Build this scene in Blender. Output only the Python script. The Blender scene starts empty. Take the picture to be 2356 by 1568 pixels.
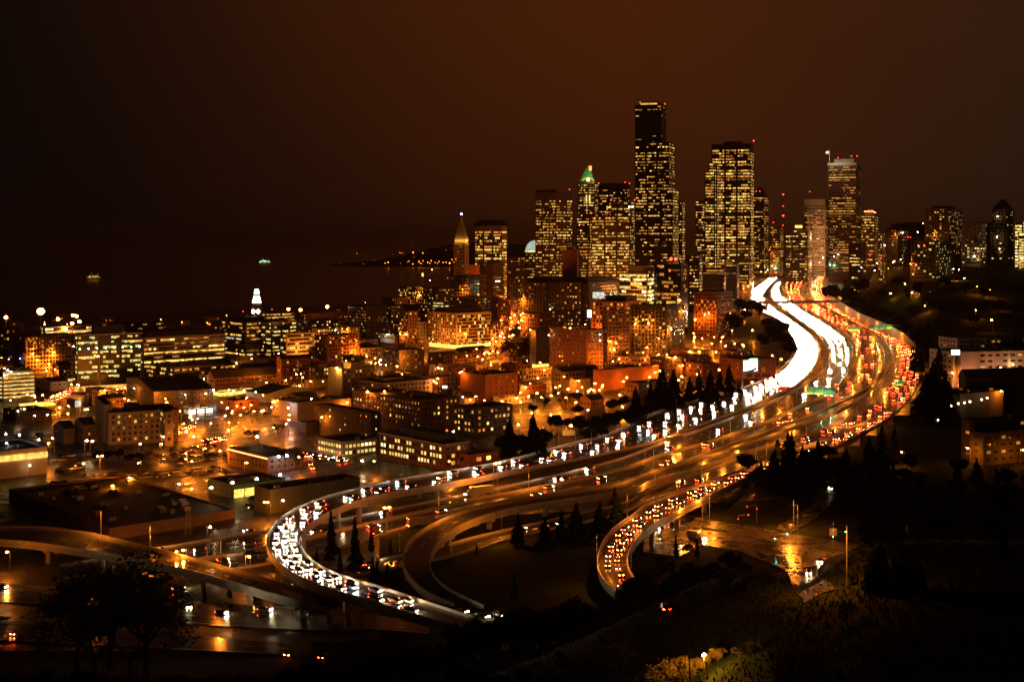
import bpy, bmesh, math, random
from mathutils import Vector, Matrix
random.seed(7)
R = random.Random(11)
sc = bpy.context.scene
COL = sc.collection
# ------------------------------------------------------------------ camera
EYE = 132.0                       # camera height above the sea
FPX = 3050.0                      # focal length in pixels of a 2356 px wide picture
CX, HY = 1178.0, 556.0            # principal column and horizon row of that picture
cam_d = bpy.data.cameras.new('camera'); cam = bpy.data.objects.new('camera', cam_d); COL.objects.link(cam)
cam.location = (0, 0, EYE); cam.rotation_euler = (math.radians(90), 0, 0)
cam_d.sensor_width = 36; cam_d.lens = FPX / 2356 * 36
cam_d.shift_y = -(784 - HY) / 2356
cam_d.clip_start = 1; cam_d.clip_end = 60000
sc.camera = cam
# ------------------------------------------------------------------ render settings
sc.view_settings.view_transform = 'Standard'; sc.view_settings.look = 'None'
sc.view_settings.exposure = 0; sc.view_settings.gamma = 1
cy = sc.cycles
cy.max_bounces = 4; cy.diffuse_bounces = 2; cy.glossy_bounces = 3; cy.transmission_bounces = 2
cy.caustics_reflective = False; cy.caustics_refractive = False
cy.sample_clamp_indirect = 3; cy.sample_clamp_direct = 0; cy.filter_width = 1.5
cy.use_light_tree = True
cy.use_denoising = True
cy.use_adaptive_sampling = True; cy.adaptive_threshold = 0.02
# ------------------------------------------------------------------ night sky: city glow on low cloud
W = bpy.data.worlds.new('World'); sc.world = W; W.use_nodes = True
wn, wl = W.node_tree.nodes, W.node_tree.links
wn.clear()
w_out = wn.new('ShaderNodeOutputWorld'); w_bg = wn.new('ShaderNodeBackground')
w_tc = wn.new('ShaderNodeTexCoord'); w_dot = wn.new('ShaderNodeVectorMath'); w_dot.operation = 'DOT_PRODUCT'
gd_ = Vector((0.155, 1, 0.36)).normalized(); w_dot.inputs[1].default_value = gd_
w_rmp = wn.new('ShaderNodeValToRGB'); cr = w_rmp.color_ramp
cr.interpolation = 'B_SPLINE'
cr.elements[0].position = 0.83; cr.elements[0].color = (0.0024, 0.0017, 0.0013, 1)
cr.elements[1].position = 1.0; cr.elements[1].color = (0.074, 0.0160, 0.0028, 1)
for p_, c_ in ((0.87, (0.0042, 0.0022, 0.0014)), (0.92, (0.0180, 0.0052, 0.0020)), (0.955, (0.040, 0.0094, 0.0023)), (0.98, (0.058, 0.0128, 0.0026))):
    e = cr.elements.new(p_); e.color = (*c_, 1)
w_nz = wn.new('ShaderNodeTexNoise'); w_nz.inputs['Scale'].default_value = 2.2; w_nz.inputs['Detail'].default_value = 4
w_mr = wn.new('ShaderNodeMapRange'); w_mr.inputs['To Min'].default_value = 0.78; w_mr.inputs['To Max'].default_value = 1.24
w_mix = wn.new('ShaderNodeMix'); w_mix.data_type = 'RGBA'; w_mix.blend_type = 'MIX'
w_sx = wn.new('ShaderNodeSeparateXYZ'); w_m2 = wn.new('ShaderNodeMapRange')
w_m2.inputs['From Min'].default_value = 0.08; w_m2.inputs['From Max'].default_value = 0.42; w_m2.inputs['To Max'].default_value = 0.85
w_mix.inputs['B'].default_value = (0.0205, 0.0100, 0.0052, 1)
wl.new(w_tc.outputs['Generated'], w_dot.inputs[0]); wl.new(w_dot.outputs['Value'], w_rmp.inputs['Fac'])
wl.new(w_tc.outputs['Generated'], w_sx.inputs[0]); wl.new(w_sx.outputs['X'], w_m2.inputs['Value'])
wl.new(w_m2.outputs['Result'], w_mix.inputs['Factor']); wl.new(w_rmp.outputs['Color'], w_mix.inputs['A'])
wl.new(w_tc.outputs['Generated'], w_nz.inputs['Vector']); wl.new(w_nz.outputs['Fac'], w_mr.inputs['Value'])
wl.new(w_mr.outputs['Result'], w_bg.inputs['Strength']); wl.new(w_mix.outputs['Result'], w_bg.inputs['Color'])
wl.new(w_bg.outputs[0], w_out.inputs[0])
# ------------------------------------------------------------------ helpers: picture rows and columns -> places on the terrain
FR = {'P': (0, 0, 1), 'A': (0, 517.7, .342), 'B': (0, 977.8, .342), 'C': (747.8, 517.7, .342), 'D': (747.8, 977.8, .342),
      'E': (1495.5, 172.6, .3654), 'F': (1495.5, 575.2, .3654), 'G': (1495.5, 995.1, .3654), 'H': (977.8, 345.1, .2443)}
def uk(fr, x, y):
    ox, oy, s = FR[fr]
    return (ox + s * x - CX) / FPX, (oy + s * y - HY) / FPX
def fx(fr, x): return (FR[fr][0] + FR[fr][2] * x - CX) / FPX
def fk(fr, y): return (FR[fr][1] + FR[fr][2] * y - HY) / FPX
def clamp(v, a=0., b=1.): return a if v < a else b if v > b else v
def sm(v):
    v = clamp(v); return v * v * (3 - 2 * v)
BASE = 7.3
def slope(u): return .0294 * clamp((u + .25) / .5)
GE = []                            # (D, u) of the inland edge of the highway, far to near
def u_edge(D):
    if not GE: return 9
    if D >= GE[0][0]: return GE[0][1]
    for (d1, u1), (d0, u0) in zip(GE, GE[1:]):
        if d0 <= D <= d1: return u0 + (u1 - u0) * (D - d0) / max(d1 - d0, .01)
    return GE[-1][1]
def ground(X, Y):
    D = max(Y, 60); u = X / D
    z = BASE + slope(u) * D
    if D > 800:
        e = u_edge(D) + .012
        if u > e: z += sm((u - e) / .045) * (clamp((D - 850) / 650) * 36 + max(0, D - 1500) * .035)
    lim = 395 - 34 * math.exp(-((u - .215) / .042) ** 2)
    if D < lim:
        c_ = .14 + .34 * clamp((u + .1) / .3)
        z += min(lim - D, 110) * c_ + max(0, lim - 110 - D) * .08
    return z
def proad(u, k, h=0.): return (EYE - BASE - h) / (k + slope(u))
def gdist(fr, x, y, h=0.):
    u, k = uk(fr, x, y)
    D = 180.
    while D < 3600:
        if EYE - k * D <= ground(u * D, D) + h: break
        D *= 1.006
    return D
# ------------------------------------------------------------------ objects
def tag(o, label=None, cat=None, group=None, kind=None):
    if label: o['label'] = label
    if cat: o['category'] = cat
    if group: o['group'] = group
    if kind: o['kind'] = kind
    return o
def thing(name, loc, label, cat, group=None, kind=None, rz=0.):
    o = bpy.data.objects.new(name, None); COL.objects.link(o); o.location = loc; o.rotation_euler[2] = rz
    o.empty_display_size = .5
    return tag(o, label, cat, group, kind)
def inst(name, me, parent=None, loc=(0, 0, 0), rot=(0, 0, 0), scale=None, kind=None):
    o = bpy.data.objects.new(name, me); COL.objects.link(o)
    o.location = loc; o.rotation_euler = rot
    if scale: o.scale = scale
    if parent: o.parent = parent
    if kind: o['kind'] = kind
    return o
class MB:
    """collects faces for one mesh"""
    def __init__(s): s.v = []; s.f = []; s.m = []; s.mats = []
    def mi(s, m):
        if m not in s.mats: s.mats.append(m)
        return s.mats.index(m)
    def face(s, pts, m):
        n = len(s.v); s.v.extend([tuple(p) for p in pts]); s.f.append(tuple(range(n, n + len(pts)))); s.m.append(s.mi(m))
    def box(s, x0, x1, y0, y1, z0, z1, m, M=None, top=None, skip=''):
        p = [(x0, y0, z0), (x1, y0, z0), (x1, y1, z0), (x0, y1, z0), (x0, y0, z1), (x1, y0, z1), (x1, y1, z1), (x0, y1, z1)]
        if M is not None: p = [tuple(M @ Vector(q)) for q in p]
        n = len(s.v); s.v.extend(p); i = s.mi(m)
        for key, q in (('b', (3, 2, 1, 0)), ('t', (4, 5, 6, 7)), ('f', (0, 1, 5, 4)), ('r', (1, 2, 6, 5)), ('k', (2, 3, 7, 6)), ('l', (3, 0, 4, 7))):
            if key in skip: continue
            s.f.append(tuple(n + a for a in q)); s.m.append(s.mi(top) if (key == 't' and top) else i)
    def tube(s, a, b, r0, r1, m, n=6, cap=True):
        a, b = Vector(a), Vector(b); d = (b - a)
        if d.length < 1e-6: return
        d.normalize(); x = d.orthogonal().normalized(); y = d.cross(x); k = len(s.v); i = s.mi(m)
        for c, r in ((a, r0), (b, r1)):
            for j in range(n):
                t = 2 * math.pi * j / n; s.v.append(tuple(c + (x * math.cos(t) + y * math.sin(t)) * r))
        for j in range(n):
            s.f.append((k + j, k + (j + 1) % n, k + n + (j + 1) % n, k + n + j)); s.m.append(i)
        if cap:
            s.f.append(tuple(k + n + j for j in range(n))); s.m.append(i)
    def ball(s, c, r, m, n=8, k=5, sz=1.):
        base = len(s.v); i = s.mi(m); c = Vector(c)
        for a in range(k + 1):
            ph = math.pi * a / k
            for b in range(n):
                th = 2 * math.pi * b / n
                s.v.append(tuple(c + Vector((math.sin(ph) * math.cos(th), math.sin(ph) * math.sin(th), math.cos(ph) * sz)) * r))
        for a in range(k):
            for b in range(n):
                q = (base + a * n + b, base + (a + 1) * n + b, base + (a + 1) * n + (b + 1) % n, base + a * n + (b + 1) % n)
                if a == 0: q = (q[0], q[1], q[2])
                elif a == k - 1: q = (q[0], q[1], q[3])
                s.f.append(q); s.m.append(i)
    def mesh(s, name, smooth=False):
        me = bpy.data.meshes.new(name); me.from_pydata(s.v, [], s.f)
        for m in s.mats: me.materials.append(MAT[m])
        me.polygons.foreach_set('material_index', s.m)
        if smooth: me.polygons.foreach_set('use_smooth', [True] * len(s.f))
        me.update(); return me
    def obj(s, name, parent=None, loc=(0, 0, 0), smooth=False, kind=None):
        return inst(name, s.mesh(name, smooth), parent, loc, kind=kind)
# ------------------------------------------------------------------ materials
MAT = {}
def pmat(name, col, rough=.8, var=.25, scale=.15, metal=0., spec=.4, bump=0., bscale=3., streak=False, rvar=0., coat=0.):
    m = bpy.data.materials.new(name); m.use_nodes = True; nt = m.node_tree; n, l = nt.nodes, nt.links
    b = n['Principled BSDF']
    b.inputs['Roughness'].default_value = rough; b.inputs['Metallic'].default_value = metal
    b.inputs['Specular IOR Level'].default_value = spec; b.inputs['Coat Weight'].default_value = coat
    g = n.new('ShaderNodeNewGeometry')
    z = n.new('ShaderNodeTexNoise'); z.inputs['Scale'].default_value = scale; z.inputs['Detail'].default_value = 6; z.inputs['Roughness'].default_value = .65
    mp = n.new('ShaderNodeMapping'); l.new(g.outputs['Position'], mp.inputs['Vector']); l.new(mp.outputs[0], z.inputs['Vector'])
    if streak: mp.inputs['Scale'].default_value = (1, 1, .12)
    mx = n.new('ShaderNodeMix'); mx.data_type = 'RGBA'
    mx.inputs['A'].default_value = (*[c * (1 - var) for c in col], 1); mx.inputs['B'].default_value = (*[min(1, c * (1 + var)) for c in col], 1)
    mr = n.new('ShaderNodeMapRange'); mr.inputs['From Min'].default_value = .3; mr.inputs['From Max'].default_value = .7
    l.new(z.outputs['Fac'], mr.inputs['Value']); l.new(mr.outputs['Result'], mx.inputs['Factor']); l.new(mx.outputs['Result'], b.inputs['Base Color'])
    if rvar:
        m3 = n.new('ShaderNodeMapRange'); m3.inputs['From Min'].default_value = .35; m3.inputs['From Max'].default_value = .65
        m3.inputs['To Min'].default_value = max(.03, rough - rvar); m3.inputs['To Max'].default_value = rough + rvar
        l.new(z.outputs['Fac'], m3.inputs['Value']); l.new(m3.outputs['Result'], b.inputs['Roughness'])
    if bump:
        z2 = n.new('ShaderNodeTexNoise'); z2.inputs['Scale'].default_value = bscale; z2.inputs['Detail'].default_value = 3
        l.new(g.outputs['Position'], z2.inputs['Vector'])
        bp = n.new('ShaderNodeBump'); bp.inputs['Strength'].default_value = bump; bp.inputs['Distance'].default_value = .05
        l.new(z2.outputs['Fac'], bp.inputs['Height']); l.new(bp.outputs['Normal'], b.inputs['Normal'])
    MAT[name] = m
def emat(name, col, st, sampling='NONE', nvar=0., nscale=.5):
    m = bpy.data.materials.new(name); m.use_nodes = True; nt = m.node_tree; n, l = nt.nodes, nt.links
    n.remove(n['Principled BSDF']); e = n.new('ShaderNodeEmission'); e.inputs['Color'].default_value = (*col, 1); e.inputs['Strength'].default_value = st
    l.new(e.outputs[0], n['Material Output'].inputs['Surface'])
    if nvar:
        g = n.new('ShaderNodeNewGeometry'); z = n.new('ShaderNodeTexNoise'); z.inputs['Scale'].default_value = nscale; z.inputs['Detail'].default_value = 2
        l.new(g.outputs['Position'], z.inputs['Vector'])
        mr = n.new('ShaderNodeMapRange'); mr.inputs['From Min'].default_value = .3; mr.inputs['From Max'].default_value = .7
        mr.inputs['To Min'].default_value = st * (1 - nvar); mr.inputs['To Max'].default_value = st * (1 + nvar)
        l.new(z.outputs['Fac'], mr.inputs['Value']); l.new(mr.outputs['Result'], e.inputs['Strength'])
    m.cycles.emission_sampling = sampling
    MAT[name] = m
pmat('wet_asphalt', (.040, .037, .034), .27, .5, .22, spec=.6, bump=.08, bscale=1.1, rvar=.17)
pmat('city_asphalt', (.036, .032, .028), .46, .5, .11, spec=.45, bump=.25, bscale=1.3, rvar=.22)
pmat('grass_ground', (.015, .019, .007), .95, .5, .12, spec=.03, bump=.5, bscale=1.2)
pmat('deck_concrete', (.34, .31, .28), .7, .25, .3, streak=True)
pmat('barrier_concrete', (.42, .39, .35), .6, .25, .5, streak=True)
pmat('concrete', (.36, .33, .30), .8, .2, .12, streak=True)
pmat('pale_stucco', (.46, .39, .30), .85, .18, .1, streak=True)
pmat('white_wall', (.58, .53, .45), .8, .12, .1, streak=True)
pmat('brick', (.24, .095, .055), .9, .25, .4)
pmat('brown_brick', (.20, .115, .07), .9, .25, .3)
pmat('tan_stone', (.36, .26, .17), .85, .2, .12, streak=True)
pmat('dark_wall', (.085, .07, .06), .85, .3, .1)
pmat('teal_wall', (.07, .11, .08), .8, .2, .2)
pmat('olive_wall', (.16, .17, .09), .85, .2, .2)
pmat('orange_wall', (.42, .15, .06), .85, .15, .2)
pmat('black_glass', (.010, .011, .012), .22, .2, .05, spec=.5)
pmat('tower_stone', (.15, .105, .075), .8, .2, .05)
pmat('tower_pale', (.42, .36, .30), .75, .12, .05)
pmat('roof_tar', (.040, .037, .034), .7, .4, .1, rvar=.2)
pmat('roof_dark', (.028, .025, .023), .8, .3, .3)
pmat('copper_roof', (.12, .30, .20), .6, .2, .2)
pmat('dark_pane', (.012, .013, .016), .12, .2, .4, spec=.6)
pmat('window_frame', (.20, .17, .14), .7, .1)
pmat('pale_trim', (.55, .50, .43), .7, .1)
pmat('metal', (.30, .29, .28), .45, .1, metal=.7)
pmat('dark_metal', (.05, .05, .05), .5, .1, metal=.3)
pmat('rubber', (.015, .015, .015), .8, .1)
pmat('glass', (.010, .012, .015), .08, .1, spec=.8)
pmat('bark', (.055, .040, .028), .95, .3, 2.)
pmat('needles', (.009, .014, .006), .95, .4, .5, spec=.1)
pmat('leaves', (.040, .028, .008), .9, .4, .6, spec=.2)
pmat('lit_autumn_leaves', (.17, .105, .02), .85, .4, .6, spec=.2)  # lighter copy of the leaf colour for trees lit by the yellow lamp
pmat('sign_green', (.002, .20, .045), .45, .05)
pmat('sign_yellow', (.72, .62, .02), .45, .05)
pmat('sign_white', (.80, .80, .78), .5, .05)
pmat('sign_blue', (.03, .08, .35), .5, .05)
pmat('sign_brown', (.16, .11, .07), .6, .1)
pmat('sign_red', (.35, .04, .03), .6, .1)
pmat('line_paint', (.62, .60, .55), .45, .2, 1.)
pmat('sea_water', (.006, .007, .009), .22, .2, .002, spec=.5, bump=.4, bscale=.05)
pmat('hill_wood', (.020, .022, .012), .95, .4, .01, spec=.1)
for nm, c in (('silver', (.22, .22, .23)), ('white', (.48, .47, .45)), ('black', (.012, .012, .013)), ('grey', (.08, .08, .085)), ('red', (.14, .01, .01)),
              ('blue', (.03, .06, .20)), ('green', (.03, .09, .05)), ('tan', (.18, .145, .10)), ('yellow', (.65, .42, .03))):
    pmat('paint_' + nm, c, .25, .03, spec=.5, coat=.5)
ORANGE, SODIUM, WHITE, COOL, WARM = (1, .235, .014), (1, .25, .016), (1, .66, .30), (.62, .82, 1), (1, .66, .24)
emat('lamp_orange', ORANGE, 620, 'AUTO'); emat('lamp_white', WHITE, 120, 'AUTO'); emat('lamp_cool', COOL, 150, 'AUTO'); emat('lamp_far', ORANGE, 14)
emat('lamp_flood', (1, .27, .035), 110, 'AUTO'); emat('lamp_lens', SODIUM, 4200, 'FRONT'); emat('lamp_glow', (1, .32, .03), 9); emat('lamp_bowl', ORANGE, 2000, 'FRONT'); emat('lamp_yellow', (1, .44, .045), 2900, 'AUTO')
emat('lamp_green', (.35, 1, .45), 18); emat('lamp_red', (1, .03, .015), 14); emat('lamp_blue', (.35, .4, 1), 22); emat('lamp_teal', (.05, 1, .62), 60)
emat('head_white', (1, .76, .42), 2300, 'FRONT'); emat('head_cool', (.94, .90, .82), 2100, 'FRONT'); emat('head_warm', (1, .66, .30), 2000, 'FRONT')
emat('head_away', (1, .70, .36), 160, 'FRONT'); emat('lamp_dim', WHITE, 16); emat('tail_red', (1, .034, .008), 130, 'FRONT'); emat('brake_red', (1, .060, .012), 360, 'FRONT'); emat('amber', (1, .42, .04), 120, 'FRONT')
for nm, c, st in (('w1', (1, .46, .07), .36), ('w2', (1, .52, .085), .85), ('w3', (1, .57, .11), 1.3), ('w4', (1, .62, .15), 1.8), ('w5', (1, .32, .045), .8),
                  ('w6', (.98, .80, .24), .95), ('w7', (.86, .80, .62), .8), ('w8', (1, .44, .08), .14), ('wb', (1, .74, .28), 2.4), ('wg', (.95, .88, .32), 1.0)):
    emat(nm, c, st, 'NONE', .45, .35)
emat('shop_yellow', (1, .58, .09), 1.9, 'AUTO', .5, .7); emat('shop_white', (1, .88, .58), 3.0, 'AUTO', .4, .3); emat('shop_orange', (1, .42, .06), 1.2, 'AUTO', .8, .35)
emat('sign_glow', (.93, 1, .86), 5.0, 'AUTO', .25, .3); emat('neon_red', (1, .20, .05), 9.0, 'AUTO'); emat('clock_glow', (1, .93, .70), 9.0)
emat('crown_green', (.45, 1, .35), .38, 'NONE', .3, .15); emat('crown_teal', (.80, 1, .84), .5, 'NONE', .3, .2); emat('pyramid_gold', (1, .60, .10), 1.3, 'NONE', .4, .2)
def road_mat():
    m = bpy.data.materials.new('wet_road'); m.use_nodes = True; nt = m.node_tree; n, l = nt.nodes, nt.links; b = n['Principled BSDF']
    uv = n.new('ShaderNodeUVMap'); uv.uv_map = 'lanes'; sx = n.new('ShaderNodeSeparateXYZ'); l.new(uv.outputs[0], sx.inputs[0])
    def math_(op, a, v=None):
        q = n.new('ShaderNodeMath'); q.operation = op
        if isinstance(a, (int, float)): q.inputs[0].default_value = a
        else: l.new(a, q.inputs[0])
        if v is not None:
            if isinstance(v, (int, float)): q.inputs[1].default_value = v
            else: l.new(v, q.inputs[1])
        return q.outputs[0]
    tr = math_('COSINE', math_('MULTIPLY', sx.outputs['X'], 4 * math.pi))            # two wheel tracks in each lane
    mp = n.new('ShaderNodeMapping'); mp.inputs['Scale'].default_value = (1.6, .10, 1); l.new(uv.outputs[0], mp.inputs['Vector'])
    z = n.new('ShaderNodeTexNoise'); z.inputs['Scale'].default_value = 1.0; z.inputs['Detail'].default_value = 5; l.new(mp.outputs[0], z.inputs['Vector'])
    z2 = n.new('ShaderNodeTexNoise'); z2.inputs['Scale'].default_value = .35; z2.inputs['Detail'].default_value = 6; l.new(uv.outputs[0], z2.inputs['Vector'])
    r = math_('ADD', math_('ADD', math_('MULTIPLY', tr, .030), math_('MULTIPLY', z.outputs['Fac'], .16)), math_('ADD', math_('MULTIPLY', z2.outputs['Fac'], .14), .035))
    l.new(r, b.inputs['Roughness'])
    mx = n.new('ShaderNodeMix'); mx.data_type = 'RGBA'; mx.inputs['A'].default_value = (.020, .019, .018, 1); mx.inputs['B'].default_value = (.070, .065, .060, 1)
    l.new(math_('ADD', math_('MULTIPLY', tr, -.13), math_('ADD', math_('MULTIPLY', z.outputs['Fac'], .6), math_('MULTIPLY', z2.outputs['Fac'], .35))), mx.inputs['Factor'])
    l.new(mx.outputs['Result'], b.inputs['Base Color']); b.inputs['Specular IOR Level'].default_value = .75
    MAT['wet_road'] = m
road_mat()
ORD = 'first second third fourth fifth sixth seventh eighth ninth tenth eleventh twelfth thirteenth fourteenth fifteenth sixteenth seventeenth eighteenth nineteenth'.split()
TENS = {2: 'twent', 3: 'thirt', 4: 'fort', 5: 'fift', 6: 'sixt', 7: 'sevent', 8: 'eight', 9: 'ninet'}
def ordw(i):
    """0 -> first"""
    n = i + 1
    if n < 20: return ORD[n - 1]
    h = ''
    if n >= 100: h = 'hundred-and-'; n -= 100
    if n < 20: return h + (ORD[n - 1] if n else 'hundredth')
    t, o = divmod(n, 10)
    return h + TENS[t] + ('ieth' if not o else 'y-' + ORD[o - 1])
# ------------------------------------------------------------------ carriageway edges (traced along the kerbs, far to near)
def P_(fr, *pts, h=None):
    out = []
    for p in pts: out.append((fr, p[0], p[1], p[2] if len(p) > 2 else None))
    return out
def edge3(pts, lift=.3, cs=True):
    """polyline of traced kerb points -> 3D points on the road plane, heights interpolated between those given"""
    hs = [p[3] for p in pts]
    if hs[0] is None: hs[0] = 0.
    if hs[-1] is None: hs[-1] = [h for h in hs if h is not None][-1]
    idx = [i for i, h in enumerate(hs) if h is not None]
    for a, b in zip(idx, idx[1:]):
        for i in range(a + 1, b): hs[i] = hs[a] + (hs[b] - hs[a]) * sm((i - a) / (b - a))
    w = []
    for (fr, x, y, _), h in zip(pts, hs):
        u, k = uk(fr, x, y); D = proad(u, k, h + lift); w.append(Vector((u * D, D, EYE - k * D)))
    return w
def resample(w, n, smooth=2):
    # Catmull-Rom then equal arc length
    P = [2 * w[0] - w[1]] + w + [2 * w[-1] - w[-2]]
    d = []
    for i in range(1, len(P) - 2):
        p0, p1, p2, p3 = P[i - 1:i + 3]
        for s in range(12):
            t = s / 12
            d.append(.5 * ((2 * p1) + (p2 - p0) * t + (2 * p0 - 5 * p1 + 4 * p2 - p3) * t * t + (3 * p1 - p0 - 3 * p2 + p3) * t ** 3))
    d.append(w[-1])
    L = [0.]
    for a, b in zip(d, d[1:]): L.append(L[-1] + (b - a).length)
    out = []; j = 0
    for i in range(n):
        t = L[-1] * i / (n - 1)
        while j < len(L) - 2 and L[j + 1] < t: j += 1
        f = (t - L[j]) / max(L[j + 1] - L[j], 1e-6); out.append(d[j].lerp(d[j + 1], clamp(f)))
    for _ in range(smooth):
        out = [out[0]] + [(out[i - 1] + 2 * out[i] + out[i + 1]) / 4 for i in range(1, n - 1)] + [out[-1]]
    return out
E = {}
E['L1'] = P_('F', (770, 160, 0), (720, 195), (640, 250), (602, 295), (612, 330), (660, 375), (745, 405), (815, 445), (850, 490), (888, 545), (908, 600), (900, 655), (850, 725), (740, 805), (620, 860), (470, 905), (240, 965)) + \
    P_('C', (2160, 1285), (2050, 1350), (1900, 1410, 0), (1790, 1440)) + P_('D', (1560, 150, 1), (1300, 225), (1000, 290), (640, 345), (300, 410, 10)) + \
    P_('B', (2190, 490), (2100, 510), (1950, 580), (1850, 660), (1790, 740, 10), (1785, 810), (1820, 880), (1890, 960), (2000, 1030), (2130, 1090), (2355, 1150, 9)) + P_('D', (420, 1240), (620, 1292), (820, 1345), (1000, 1395, 1))
E['R1'] = P_('F', (800, 180, 0), (770, 205), (740, 240), (722, 270), (726, 300), (760, 340), (815, 380), (850, 410), (900, 450), (960, 490), (1020, 540), (1060, 590), (1074, 640), (1060, 700), (1000, 790), (930, 850), (760, 930), (640, 985), (480, 1045), (158, 1160)) + \
    P_('D', (2230, 115), (1900, 190), (1680, 240, 0), (1300, 300), (1000, 365), (600, 435), (250, 500, 10), (0, 600)) + \
    P_('B', (2080, 670), (2020, 740, 10), (2010, 800), (2040, 870), (2100, 930), (2200, 990), (2355, 1060)) + P_('D', (200, 1040), (400, 1110, 9), (560, 1165), (760, 1225), (960, 1290), (1120, 1345, 1))
E['L2'] = P_('F', (812, 195, 0), (790, 215), (762, 248), (750, 275), (760, 300), (790, 335), (822, 354), (852, 386), (905, 425), (985, 480), (1045, 530), (1090, 580), (1113, 630), (1118, 680), (1105, 740), (1045, 800), (950, 862), (860, 912), (700, 985), (640, 1012), (480, 1070), (230, 1165), (100, 1205)) + \
    P_('D', (2000, 228), (1600, 330), (1200, 420), (900, 480), (600, 540), (300, 600), (0, 660)) + P_('B', (1900, 700), (1600, 745), (1300, 790), (1000, 845), (700, 900), (400, 950))
E['R2'] = P_('F', (822, 205, 0), (815, 230), (828, 268), (850, 300), (895, 330), (945, 360), (990, 387), (1050, 422), (1130, 470), (1198, 512), (1248, 552), (1278, 600), (1287, 650), (1284, 700), (1262, 755), (1215, 825), (1120, 905), (980, 960), (860, 1022), (730, 1082), (560, 1142), (400, 1198), (200, 1252), (0, 1306)) + \
    P_('D', (2100, 265), (1800, 345), (1480, 406), (1180, 474), (900, 526), (500, 616), (0, 726)) + P_('B', (1900, 800), (1600, 860), (1300, 910), (1000, 955), (700, 1000), (400, 1040))
E['L3'] = P_('F', (830, 205, 0), (824, 230), (838, 268), (860, 298), (905, 328), (955, 357), (1000, 384), (1060, 418), (1138, 466), (1208, 508), (1258, 549), (1288, 598), (1298, 650), (1296, 700), (1272, 760), (1225, 832), (1130, 912), (985, 968), (862, 1030), (732, 1090), (562, 1150), (400, 1206), (200, 1260), (0, 1314)) + \
    P_('D', (2100, 275), (1800, 355), (1480, 416), (1180, 484), (900, 536), (500, 626), (0, 738)) + P_('B', (1900, 815), (1600, 875), (1300, 925), (1000, 970))
E['R3'] = P_('F', (1020, 165, 0), (980, 200), (952, 240), (947, 270), (960, 290), (1000, 320), (1050, 345), (1100, 370), (1180, 411), (1260, 452), (1340, 492), (1400, 531), (1448, 576), (1474, 622), (1482, 660), (1475, 712), (1462, 762), (1418, 822), (1350, 882), (1250, 936), (1150, 986), (1000, 1045), (870, 1092), (700, 1152), (540, 1211), (380, 1270), (200, 1335), (0, 1400)) + \
    P_('D', (2000, 385), (1600, 452), (1250, 505), (900, 575), (540, 690), (300, 770), (0, 850)) + P_('B', (1900, 920), (1600, 970), (1300, 1010))
E['L4'] = P_('F', (1040, 170, 0), (995, 208), (968, 245), (975, 280), (1010, 310), (1060, 337), (1110, 362), (1190, 403), (1270, 443), (1360, 490), (1430, 534), (1488, 585), (1518, 640), (1526, 690), (1500, 760), (1452, 830), (1400, 880), (1340, 922))
E['R4'] = P_('F', (1100, 165, 0), (1088, 205), (1092, 250), (1110, 300), (1130, 335), (1180, 375), (1260, 430), (1340, 475), (1440, 520), (1540, 560), (1620, 600), (1672, 642), (1702, 692), (1712, 742), (1700, 805), (1665, 890), (1610, 965), (1540, 1030))
E['L5'] = P_('F', (1340, 922, 0), (1250, 985), (1100, 1050), (900, 1122), (700, 1192), (500, 1265), (300, 1322, 1), (0, 1408, 5)) + P_('D', (2000, 396, 6), (1700, 457), (1300, 518), (1050, 558), (850, 618), (700, 690), (590, 770), (540, 840), (526, 900, 6), (530, 950), (560, 1010), (620, 1080), (700, 1140), (780, 1180), (870, 1212, 0))
E['R5'] = P_('F', (1420, 955, 0), (1330, 1020), (1130, 1110), (940, 1170), (680, 1250), (500, 1310), (300, 1375, 1), (0, 1462, 5)) + P_('D', (2100, 428, 6), (1800, 480), (1500, 525), (1200, 580), (1000, 645), (880, 702), (790, 770), (730, 842), (702, 910, 6), (704, 965), (735, 1032), (805, 1100), (900, 1152), (1000, 1197), (1060, 1225, 0))
E['L6'] = P_('F', (1425, 962, 0), (1330, 1028), (1130, 1118), (940, 1180), (680, 1262), (400, 1375), (200, 1440), (0, 1515)) + P_('D', (2000, 530), (1700, 598), (1500, 648), (1240, 705), (1000, 760), (780, 820), (400, 905), (0, 975)) + P_('B', (1900, 1010),)
E['R6'] = P_('F', (1480, 1000, 0), (1400, 1060), (1200, 1150), (1000, 1228), (880, 1275), (680, 1355), (330, 1472), (0, 1578)) + P_('D', (2000, 590), (1700, 665), (1500, 705), (1300, 752), (1000, 848), (800, 895), (400, 975), (0, 1050)) + P_('B', (1900, 1090),)
E['L7'] = P_('F', (1490, 1005, 0), (1405, 1068), (1205, 1160), (1000, 1242), (680, 1370, 2), (330, 1486, 6), (0, 1600, 9)) + P_('D', (2080, 610, 9), (1960, 690), (1880, 780), (1842, 880, 9), (1835, 950), (1850, 1010), (1890, 1070), (1960, 1130, 5))
E['R7'] = P_('F', (1540, 1035, 0), (1450, 1095), (1300, 1175), (1130, 1257), (1000, 1310), (840, 1352), (700, 1400, 2), (560, 1460), (400, 1540, 6)) + P_('G', (250, 462), (100, 545, 9)) + P_('D', (2250, 650, 9), (2150, 722), (2080, 795), (2042, 865, 9), (2028, 935), (2050, 1000), (2095, 1060), (2180, 1120, 5))
E['L8'] = P_('B', (-150, 705, 8), (0, 695, 8), (250, 694), (480, 718), (700, 757), (1150, 868), (1500, 962), (1850, 1064), (2100, 1135, 6), (2300, 1200, 4))
E['R8'] = P_('B', (-150, 780, 8), (0, 780, 8), (250, 802), (520, 842), (850, 898), (1220, 975), (1590, 1075), (1800, 1135), (2000, 1190, 6), (2200, 1240, 4))
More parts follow.
